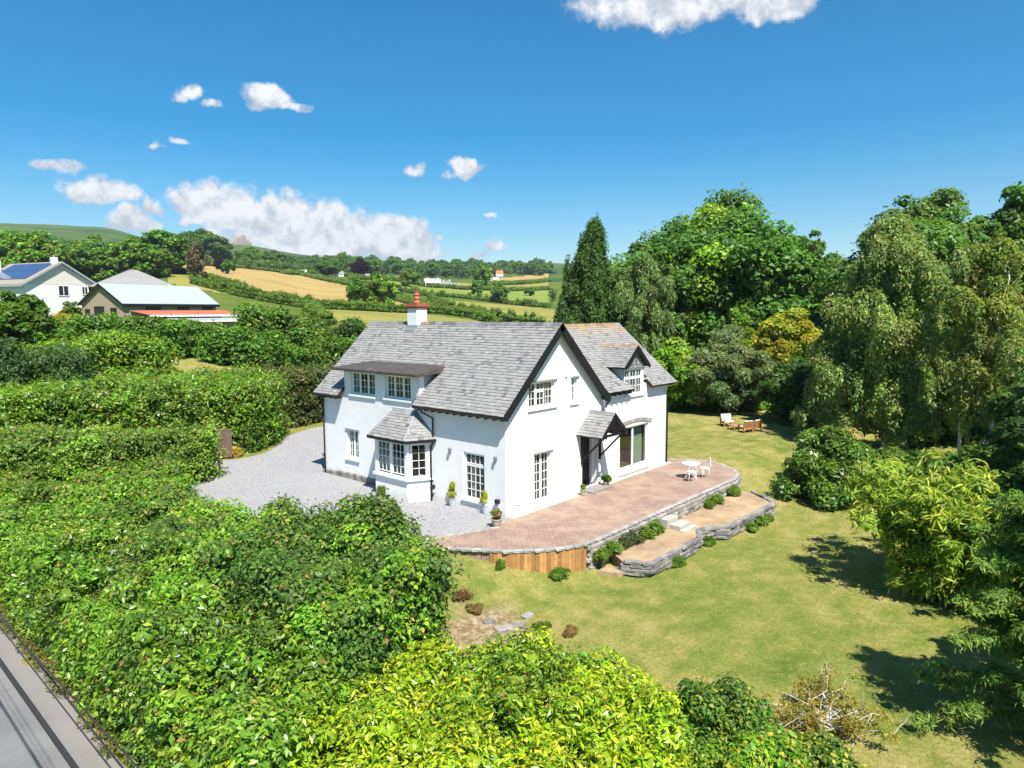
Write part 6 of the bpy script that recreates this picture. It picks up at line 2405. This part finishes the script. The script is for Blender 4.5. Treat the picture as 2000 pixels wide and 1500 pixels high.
def gabled(name, label, P, A, B, la, lb_, zg, ze, zr_, wall_m, roof_m, over=.35, cat='building', wins_a=(), wins_b=(), barge_m=None, chim=(), gable_m=None, far=False, group=None):
    """Gabled building. P: near corner on plan; long axis A (ridge), gable axis B. wins: (u0,u1,z0,z1) on the A wall / the B gable through P."""
    A, B = np.asarray(A, float), np.asarray(B, float)
    P = np.array([P[0], P[1], 0.0])
    org = np.array([P[0], P[1], zg])
    e = empty(name, org, label, cat, group)
    q = lambda a, b, z: P + A * a + B * b + np.array([0, 0, z]) - org
    mb = MB()
    mb.v = [q(0, 0, zg - 1), q(la, 0, zg - 1), q(la, lb_, zg - 1), q(0, lb_, zg - 1), q(0, 0, ze), q(la, 0, ze), q(la, lb_, ze), q(0, lb_, ze), q(0, lb_ / 2, zr_ - .05), q(la, lb_ / 2, zr_ - .05)]
    mb.v = [tuple(v) for v in mb.v]
    mb.f = [(0, 1, 5, 4), (2, 3, 7, 6), (3, 0, 4, 8, 7), (1, 2, 6, 9, 5)]
    mb.build('wall', wall_m, e)
    if gable_m:
        mb = MB()
        mb.v = [tuple(v) for v in (q(-.02, .1, ze - .05), q(-.02, lb_ - .1, ze - .05), q(-.02, lb_ / 2, zr_ - .12))]
        mb.f = [(0, 1, 2)]
        mb.build('gable_cladding', gable_m, e)
    sl = (zr_ - ze) / (lb_ / 2)
    for s_ in (0, 1):
        mb = MB()
        b0, b1 = (-over, lb_ / 2) if s_ == 0 else (lb_ + over, lb_ / 2)
        z0 = ze - over * sl
        t_ = .14
        mb.hexa([q(-over, b0, z0), q(la + over, b0, z0), q(la + over, b1, zr_), q(-over, b1, zr_), q(-over, b0, z0 + t_), q(la + over, b0, z0 + t_), q(la + over, b1, zr_ + t_), q(-over, b1, zr_ + t_)])
        mb.build('roof', roof_m, e)
        if barge_m:
            mb = MB()
            mb.hexa([q(-over - .05, b0, z0 - .12), q(-over - .003, b0, z0 - .12), q(-over - .003, b1, zr_ - .12), q(-over - .05, b1, zr_ - .12), q(-over - .05, b0, z0 + .16), q(-over - .003, b0, z0 + .16), q(-over - .003, b1, zr_ + .16), q(-over - .05, b1, zr_ + .16)])
            if s_ == 0:
                mb.hexa([q(-over, b0 - .06, z0 - .22), q(la + over, b0 - .06, z0 - .22), q(la + over, b0 - .003, z0 - .22), q(-over, b0 - .003, z0 - .22), q(-over, b0 - .06, z0 + .1), q(la + over, b0 - .06, z0 + .1), q(la + over, b0 - .003, z0 + .1), q(-over, b0 - .003, z0 + .1)])
            mb.build('fascia', barge_m, e)
    for (axis, wins) in (('a', wins_a), ('b', wins_b)):
        for (u0, u1, z0, z1) in wins:
            f = (lambda u, n, z: q(u, -n, z)) if axis == 'a' else (lambda u, n, z: q(-n, u, z))
            mb = MB()
            mb.hexa([f(u0, 0, z0), f(u1, 0, z0), f(u1, .04, z0), f(u0, .04, z0), f(u0, 0, z1), f(u1, 0, z1), f(u1, .04, z1), f(u0, .04, z1)])
            wo = mb.build('window', 'dark_glass', e)
            fr_ = MB()
            t_ = .07
            for (a_, b_, c_, d_) in ((u0 - t_, u0, z0, z1), (u1, u1 + t_, z0, z1), (u0 - t_, u1 + t_, z1, z1 + t_), (u0 - t_, u1 + t_, z0 - t_, z0), ((u0 + u1) / 2 - .035, (u0 + u1) / 2 + .035, z0, z1)):
                fr_.hexa([f(a_, 0, c_), f(b_, 0, c_), f(b_, .09, c_), f(a_, .09, c_), f(a_, 0, d_), f(b_, 0, d_), f(b_, .09, d_), f(a_, .09, d_)])
            fr_.build('frame', 'paint_white' if wall_m != 'block_tan' else 'dark_wood', wo)
    for (a, b, hh) in chim:
        mb = MB()
        c0 = q(a, b, 0)
        zt = zr_ - abs(b - lb_ / 2) * sl
        mb.box((c0[0] - .4, c0[1] - .4, zt - .5 - zg + 0), (c0[0] + .4, c0[1] + .4, zt + hh - zg))
        co_ = mb.build('chimney', wall_m, e)
        mb = MB()
        mb.lathe([(.2, 0), (.15, .1), (.15, .4), (.18, .42)], (c0[0], c0[1], zt + hh - zg), 10)
        mb.build('chimney_pot', 'terracotta', co_)
    return e, q


_l = ray(200, 608)
FL = unit([_l[0], _l[1], 0])             # the line of sight towards the farm
RL = unit([FL[1], -FL[0], 0])
Ab, Bb = RL * .83 + FL * .557, -RL * .557 + FL * .83
P0 = at(240, 592, 78)
zgb = float(gz(P0[0], P0[1])) - .2
barn, _q = gabled('barn', 'tan block barn with pale grey sheet roof behind the boundary hedge', P0, Ab, Bb, 13.0, 7.4, zgb, float(P0[2]), float(at(203, 557, 81)[2]), 'block_tan', 'roof_sheet', .3, 'barn',
                  wins_a=[(2.9, 4.7, P0[2] - 1.15, P0[2] - .42), (7.2, 8.7, P0[2] - 1.15, P0[2] - .42), (10.9, 12.3, P0[2] - 1.15, P0[2] - .42)],
                  wins_b=[(1.2, 2.1, P0[2] - 2.3, P0[2] - .6), (3.4, 5.0, P0[2] - 1.1, P0[2] - .4), (6.0, 6.7, P0[2] - 1.4, P0[2] - .7)], barge_m='black_paint')
Ag, Bg = -RL * .6 + FL * .8, RL * .8 + FL * .6
P1 = at(45, 551, 93)
zg1 = float(gz(P1[0], P1[1])) - .3
bung, q1 = gabled('bungalow', 'white bungalow with solar panels on its slate roof at the left edge', P1, Ag, Bg, 10.5, 10.6, zg1, float(P1[2]) - .1, float(at(122, 511, 96)[2]), 'far_white', 'tile_brown', .45, 'house',
                  wins_b=[(4.8, 6.2, P1[2] - 1.7, P1[2] - .35), (8.3, 9.1, P1[2] - 1.45, P1[2] - .4), (9.3, 10.2, P1[2] - 1.45, P1[2] - .4)], barge_m='lead', gable_m='cream', chim=[(.8, 5.0, .9), (9.6, 2.6, 2.0)])
sl_ = (float(at(122, 511, 96)[2]) - (P1[2] - .1)) / 5.3
for i in range(5):
    for j in range(2):
        a0, b0 = .6 + i * 1.75, .7 + j * 2.1
        z = lambda b: float(P1[2]) - .1 + b * sl_ + .2
        mb = MB()
        mb.hexa([q1(a0, b0, z(b0)), q1(a0 + 1.68, b0, z(b0)), q1(a0 + 1.68, b0 + 2.0, z(b0 + 2.0)), q1(a0, b0 + 2.0, z(b0 + 2.0)), q1(a0, b0, z(b0) + .05), q1(a0 + 1.68, b0, z(b0) + .05), q1(a0 + 1.68, b0 + 2.0, z(b0 + 2.0) + .05), q1(a0, b0 + 2.0, z(b0 + 2.0) + .05)])
        mb.build('solar_panel', 'solar_blue', bung)
# hipped farm building between bungalow and barn
P2 = at(176, 558, 98)
zh, zt2 = float(P2[2]), float(at(250, 526, 103)[2])
org = np.array([P2[0], P2[1], float(gz(P2[0], P2[1]))])
e = empty('hipped_farmhouse', org, 'low farm building with grey hipped roof between bungalow and barn', 'building')
qq = lambda a, b, z: tuple(np.array([P2[0], P2[1], 0]) + RL * a + FL * b + np.array([0, 0, z]) - org)
mb = MB()
mb.box((0, 0, 0), (1, 1, 1))
mb.v = [qq(.3, .3, org[2] - 1), qq(11.0, .3, org[2] - 1), qq(11.0, 8, org[2] - 1), qq(.3, 8, org[2] - 1), qq(.3, .3, zh), qq(11.0, .3, zh), qq(11.0, 8, zh), qq(.3, 8, zh)]
mb.build('wall', 'cream', e)
mb = MB()
mb.v = [qq(-.3, -.3, zh - .1), qq(11.4, -.3, zh - .1), qq(11.4, 8.6, zh - .1), qq(-.3, 8.6, zh - .1), qq(5.2, 4, zt2), qq(6.2, 4.4, zt2)]
mb.f = [(0, 1, 5, 4), (1, 2, 5), (2, 3, 4, 5), (3, 0, 4), (3, 2, 1, 0)]
mb.build('roof', 'slate_far', e)
for u in (1.0, 2.4):
    mb = MB()
    mb.v = [qq(u, .26, zh - 1.4), qq(u + 1, .26, zh - 1.4), qq(u + 1, .36, zh - 1.4), qq(u, .36, zh - 1.4), qq(u, .26, zh - .3), qq(u + 1, .26, zh - .3), qq(u + 1, .36, zh - .3), qq(u, .36, zh - .3)]
    mb.f = [(3, 2, 1, 0), (4, 5, 6, 7), (0, 1, 5, 4), (1, 2, 6, 5), (2, 3, 7, 6), (3, 0, 4, 7)]
    mb.build('window', 'dark_glass', e)


# open sheds with rusty roofs
def shed(label, px, py, dep, la, lb_, roof_m, zback, pitch):
    P = at(px, py, dep)
    zg = float(gz(P[0], P[1]))
    org = np.array([P[0], P[1], zg])
    e = empty('open_shed', org, label, 'shed', 'low sheds in front of the barn')
    A = RL * .95 + FL * .31
    B = -RL * .31 + FL * .95
    q = lambda a, b, z: tuple(A * a + B * b + np.array([0, 0, z + P[2] - zg]))
    n = int(la / .3)
    mb = MB()
    for i in range(n):
        a0, a1 = la * i / n, la * (i + 1) / n
        am = (a0 + a1) / 2
        for (u0, u1, h0, h1) in ((a0, am, 0, .05), (am, a1, .05, 0)):
            mb.poly([q(u0, -.3, h0), q(u1, -.3, h1), q(u1, lb_, h1 + pitch), q(u0, lb_, h0 + pitch)])
    mb.build('roof', roof_m, e, fix=False)
    mb = MB()
    mb.hexa([q(0, -.33, -.22), q(la, -.33, -.22), q(la, -.305, -.22), q(0, -.305, -.22), q(0, -.33, .0), q(la, -.33, .0), q(la, -.305, .0), q(0, -.305, .0)])
    mb.build('fascia', 'far_white', e)
    mb = MB()
    mb.hexa([q(0, lb_ - .1, -5), q(la, lb_ - .1, -5), q(la, lb_, -5), q(0, lb_, -5), q(0, lb_ - .1, pitch - .05), q(la, lb_ - .1, pitch - .05), q(la, lb_, pitch - .05), q(0, lb_, pitch - .05)])
    mb.build('back_wall', 'concrete', e)
    for i in range(int(la / 3) + 1):
        mb = MB()
        c0 = q(min(i * 3.0, la - .1), 0, 0)
        mb.box((c0[0] - .07, c0[1] - .07, -1), (c0[0] + .07, c0[1] + .07, c0[2] - .02))
        mb.build('post', 'dark_wood', e)


shed('long open shed with rusty red sheet roof in front of the barn', 290, 615, 70, 10.0, 5.0, 'rust', 0, .45)
shed('lower lean-to with white edged roof in front of the rusty shed', 350, 625, 66, 7.0, 3.0, 'roof_sheet', 0, .1)


# tractor, trailer and farm gate
def wheel(mb, c, ax, r, w_):
    ax = np.asarray(ax)
    mb.tube([c - ax * w_ / 2, c + ax * w_ / 2], r, 16)


p = at(190, 640, 62)
zg = float(gz(p[0], p[1]))
tr = empty('tractor', (p[0], p[1], zg), 'old tractor with red bonnet and teal cab behind the hedge', 'tractor', rz=math.atan2(RH[1], RH[0]) + .5)
mb = MB()
mb.box((.1, -.35, .75), (1.8, .35, 1.45))
mb.build('bonnet', 'tractor_red', tr, bevel=.08)
mb = MB()
mb.box((-1.25, -.62, 1.0), (.1, .62, 1.5))
mb.build('cab_base', 'tractor_red', tr, bevel=.05)
mb = MB()
mb.hexa([(-1.2, -.6, 1.5), (.1, -.6, 1.5), (.1, .6, 1.5), (-1.2, .6, 1.5), (-1.1, -.55, 2.45), (-.02, -.55, 2.45), (-.02, .55, 2.45), (-1.1, .55, 2.45)])
mb.build('cab_glass', 'tractor_green', tr)
mb = MB()
mb.box((-1.22, -.64, 2.45), (.1, .64, 2.57))
mb.build('cab_roof', 'far_white', tr, bevel=.04)
for cx_, cy_, r_, w_ in ((-.75, .8, .78, .4), (-.75, -.8, .78, .4), (1.4, .65, .48, .28), (1.4, -.65, .48, .28)):
    mb = MB()
    wheel(mb, np.array([cx_, cy_, r_]), (0, 1, 0), r_, w_)
    wo = mb.build('tyre', 'rubber', tr)
    mb = MB()
    wheel(mb, np.array([cx_, cy_, r_]), (0, 1, 0), r_ * .55, w_ + .04)
    mb.build('rim', 'tractor_red', wo)
mb = MB()
mb.tube([(1.2, .2, 1.4), (1.2, .2, 2.2)], .045, 8)
mb.build('exhaust', 'iron_black', tr)
p = at(226, 640, 61)
zg = float(gz(p[0], p[1])) + .1
tl = empty('livestock_trailer', (p[0], p[1], zg), 'grey livestock trailer with rounded white roof beside the tractor', 'trailer', rz=math.atan2(RH[1], RH[0]) - .35)
mb = MB()
mb.box((-1.7, -.85, .5), (1.7, .85, 1.75))
mb.build('body', 'galvanised', tl, bevel=.04)
for i in range(8):
    mb = MB()
    mb.box((-1.55 + i * .42, -.88, .55), (-1.49 + i * .42, -.851, 1.7))
    mb.build('rib', 'zinc', tl)
mb = MB()
pr_ = [(-.9, 1.75), (-.85, 1.95), (-.6, 2.08), (0, 2.13), (.6, 2.08), (.85, 1.95), (.9, 1.75)]
k = len(pr_)
mb.v = [(-1.75, a, b) for a, b in pr_] + [(1.75, a, b) for a, b in pr_]
mb.f = [(i, i + 1, k + i + 1, k + i) for i in range(k - 1)] + [tuple(range(k)), tuple(range(2 * k - 1, k - 1, -1))]
mb.build('roof', 'far_white', tl)
for sx_ in (-.45, .45):
    for sy_ in (-.95, .95):
        mb = MB()
        wheel(mb, np.array([sx_, sy_, .35]), (0, 1, 0), .35, .2)
        mb.build('tyre', 'rubber', tl)
p, p2 = at(108, 652, 58), at(160, 652, 58)
zg = float(gz((p[0] + p2[0]) / 2, (p[1] + p2[1]) / 2))
fg = empty('farm_gate', (p[0], p[1], zg), 'galvanised five bar farm gate left of the tractor', 'gate', rz=math.atan2(RH[1], RH[0]))
for i in range(5):
    mb = MB()
    mb.tube([(0, 0, .25 + i * .23), (2.9, 0, .25 + i * .23)], .03, 6)
    mb.build('rail', 'galvanised', fg)
for xx in (0, 1.45, 2.9):
    mb = MB()
    mb.tube([(xx, .03, .2), (xx, .03, 1.22)], .03, 6)
    mb.build('stile', 'galvanised', fg)
for xx in (-.15, 3.05):
    mb = MB()
    mb.box((xx - .09, -.09, -.2), (xx + .09, .09, 1.4))
    mb.build('gate_post', 'gate_wood', fg)
P_BLOOM = [((.55, .38, .02), 4), ((.40, .30, .03), 2), ((.16, .17, .03), 2)]
for i, (px, py, dep, lb) in enumerate([(120, 610, 80, 'left of the yellow flowering bushes below the bungalow'), (138, 610, 79, 'middle yellow flowering bush below the bungalow'), (154, 612, 78, 'right yellow flowering bush next to the barn')]):
    pp = at(px, py, dep)
    bush_at('gorse_bush', lb, pp[0], pp[1], (1.8, 1.4, 1.5), 30, .4, 2500, .16, .08, P_BLOOM, 430 + i, group='yellow bushes below the bungalow', gain=1.0)
pp = at(138, 590, 84)
bush_at('garden_shrub', 'green shrub against the white bungalow wall', pp[0], pp[1], (1.5, 1.3, 3.0), 36, .45, 3500, .2, .12, P_MIXED, 434)

# ------------------------------------------------------------------ far houses


def far_house(px, py, wpx, hpx, wall_m, roof_m, label, turn=.25, lbf=.6, name='distant_house', roof_f=.45, chim=True):
    p = hit(px, py)
    if p is None:
        return
    dep = float((p - CAM) @ CF)
    la = wpx * dep / FPX
    hh = hpx * dep / FPX
    A = RH * math.cos(turn) + FH * math.sin(turn)
    B = -RH * math.sin(turn) + FH * math.cos(turn)
    zg = float(gz(p[0], p[1]))
    P = p - A * la / 2
    ze = zg + hh * (1 - roof_f)
    n = max(2, int(la / 3.5))
    wins = []
    for i in range(n):
        u = la * (i + .5) / n
        for z0 in ([zg + hh * .1, zg + hh * .34] if hh > 5 else [zg + hh * .2]):
            wins.append((u - .6, u + .6, z0, z0 + min(1.3, hh * .18)))
    gabled(name, label, P, A, B, la, min(la * lbf, 9), zg, ze, zg + hh, wall_m, roof_m, .3, 'house', wins_a=wins, chim=[(la * .2, min(la * lbf, 9) / 2, 1.0), (la * .85, min(la * lbf, 9) / 2, 1.0)] if chim else (), group='houses scattered over the far hillside')


far_house(244, 504, 36, 22, 'far_white', 'slate_far', 'white house with slate roof on the wooded hillside')
far_house(-2, 502, 22, 18, 'far_white', 'slate_far', 'white house cut by the left picture edge')
far_house(846, 561, 30, 16, 'far_white', 'far_white', 'long white farmhouse across the valley')
far_house(868, 563, 22, 14, 'far_white', 'slate_far', 'white gabled end of the valley farmhouse', turn=-.5)
far_house(893, 563, 12, 9, 'far_white', 'slate_far', 'small white outbuilding right of the valley farmhouse', chim=False)
far_house(930, 538, 15, 11, 'brick_red', 'rust', 'leftmost of the red roofed houses below the skyline wood')
far_house(954, 538, 26, 15, 'cream', 'rust', 'largest red roofed house below the skyline wood')
far_house(976, 540, 14, 11, 'far_white', 'orange', 'bright orange roofed house right of the red roofed group')
far_house(966, 549, 18, 7, 'far_white', 'cream', 'low pale bungalow beneath the red roofed houses', chim=False)
far_house(1052, 530, 22, 7, 'far_white', 'slate_far', 'long low house nearest the cypress on the skyline', chim=False)
far_house(770, 548, 28, 8, 'cream', 'slate_far', 'grey roofed farm building left of the chimney', chim=False)
far_house(660, 540, 22, 9, 'far_white', 'slate_far', 'white cottage left of the copper beech')
far_house(718, 546, 8, 11, 'far_white', 'slate_far', 'narrow white gable right of the copper beech', chim=False)
far_house(590, 536, 16, 9, 'far_white', 'far_white', 'little white gabled house above the straw field', chim=False)

# granite tor on the moor skyline
tb = at(468, 482, 2350)
e = empty('granite_tor', (tb[0], tb[1], float(gz(tb[0], tb[1]))), 'granite tor of piled rocks on the moor skyline', 'rock outcrop')
for i, (dx, w_, hh) in enumerate([(-18, 16, 14), (-6, 20, 26), (8, 22, 34), (22, 15, 20), (34, 12, 10), (-30, 14, 8)]):
    me = rockmesh('rock', 'granite', 700 + i)
    inst(me, 'rock', e, (RH[0] * dx, RH[1] * dx, hh * .4 - 6), (w_, w_ * 1.1, hh + 14), random.uniform(0, 1.5))

# ------------------------------------------------------------------ lawn grass: too fine to count, one mass
def lawn_grass():
    rng = np.random.default_rng(901)
    N = 80000
    u = rng.random(N)
    dep = 11.5 + (44 - 11.5) * u ** 1.35
    px = rng.uniform(820, 1990, N)
    x = CAM[0] + (FH[0] + RH[0] * (px - 1000) / FPX) * dep
    y = CAM[1] + (FH[1] + RH[1] * (px - 1000) / FPX) * dep
    ok = ~(inpoly(x, y, PATIO) | inpoly(x, y, BED) | inpoly(x, y, GRAVEL) | ((x > -.6) & (x < 12.9) & (y > -4.4)) | ((x > -4.6) & (x < 0) & (y > .2)))
    ok &= ~((x > .0) & (x < 11.6) & (y > -6.35) & (y < -4)) & (x > -9.5)
    x, y = x[ok], y[ok]
    k = len(x)
    dk = np.hypot(x - CAM[0], y - CAM[1])
    f1 = wav(911, .5, .35)(x, y) + wav(912, .5, 1.1)(x, y) + wav(913, .4, 2.7)(x, y) + rng.normal(size=k) * .12
    t_ = np.clip(.5 + .42 * f1, 0, 1)[:, None]
    g1, g2, g3 = np.array([.13, .19, .022]), np.array([.26, .26, .05]), np.array([.44, .35, .13])
    c = np.where(t_ < .5, g1 + (g2 - g1) * t_ * 2, g2 + (g3 - g2) * (t_ - .5) * 2) * (1 + .10 * rng.normal(size=(k, 1))) * .85
    hgt = (.008 + .014 * rng.random(k)) * (1 + (dk - 15) / 40)
    wd = hgt * 1.5
    a = rng.uniform(0, 6.28, k)
    z = gz(x, y) - .012
    v = np.empty((k, 3, 3))
    dx, dy = np.cos(a) * wd, np.sin(a) * wd
    lx, ly = rng.normal(size=k) * hgt * 1.8, rng.normal(size=k) * hgt * 1.8
    v[:, 0] = np.stack([x - dx, y - dy, z], 1)
    v[:, 1] = np.stack([x + dx, y + dy, z], 1)
    v[:, 2] = np.stack([x + lx, y + ly, z + hgt], 1)
    me = bpy.data.meshes.new('grass')
    me.vertices.add(3 * k)
    me.vertices.foreach_set('co', v.astype(np.float32).ravel())
    me.loops.add(3 * k)
    me.loops.foreach_set('vertex_index', np.arange(3 * k, dtype=np.int32))
    me.polygons.add(k)
    me.polygons.foreach_set('loop_start', np.arange(0, 3 * k, 3, dtype=np.int32))
    me.update(calc_edges=False)
    at_ = me.attributes.new('tint', 'FLOAT_COLOR', 'POINT')
    rgba = np.ones((3 * k, 4), np.float32)
    rgba[:, :3] = np.repeat(np.clip(c, .01, .7), 3, 0)
    at_.data.foreach_set('color', rgba.ravel())
    me.materials.append(MAT['leaf_far'])
    put(bpy.data.objects.new('grass', me), label='short mown grass of the dry summer lawn', cat='grass', kind='stuff')


lawn_grass()

# ------------------------------------------------------------------ thin summer haze over the valley
mt, t, b = new_mat('haze')
mt.node_tree.nodes.remove(b)
pv = t.node('ShaderNodeVolumePrincipled')
pv.inputs['Color'].default_value = (.80, .88, 1.0, 1)
pv.inputs['Density'].default_value = .00009
pv.inputs['Anisotropy'].default_value = .2
t.l.new(pv.outputs[0], mt.node_tree.nodes['Material Output'].inputs['Volume'])
MAT['haze'] = mt
mb = MB()
mb.box((-3600, -3600, -30), (3600, 3600, 460))
mb.build('haze', 'haze', kind='stuff', label='thin pale summer haze over the valley and hills', cat='haze')
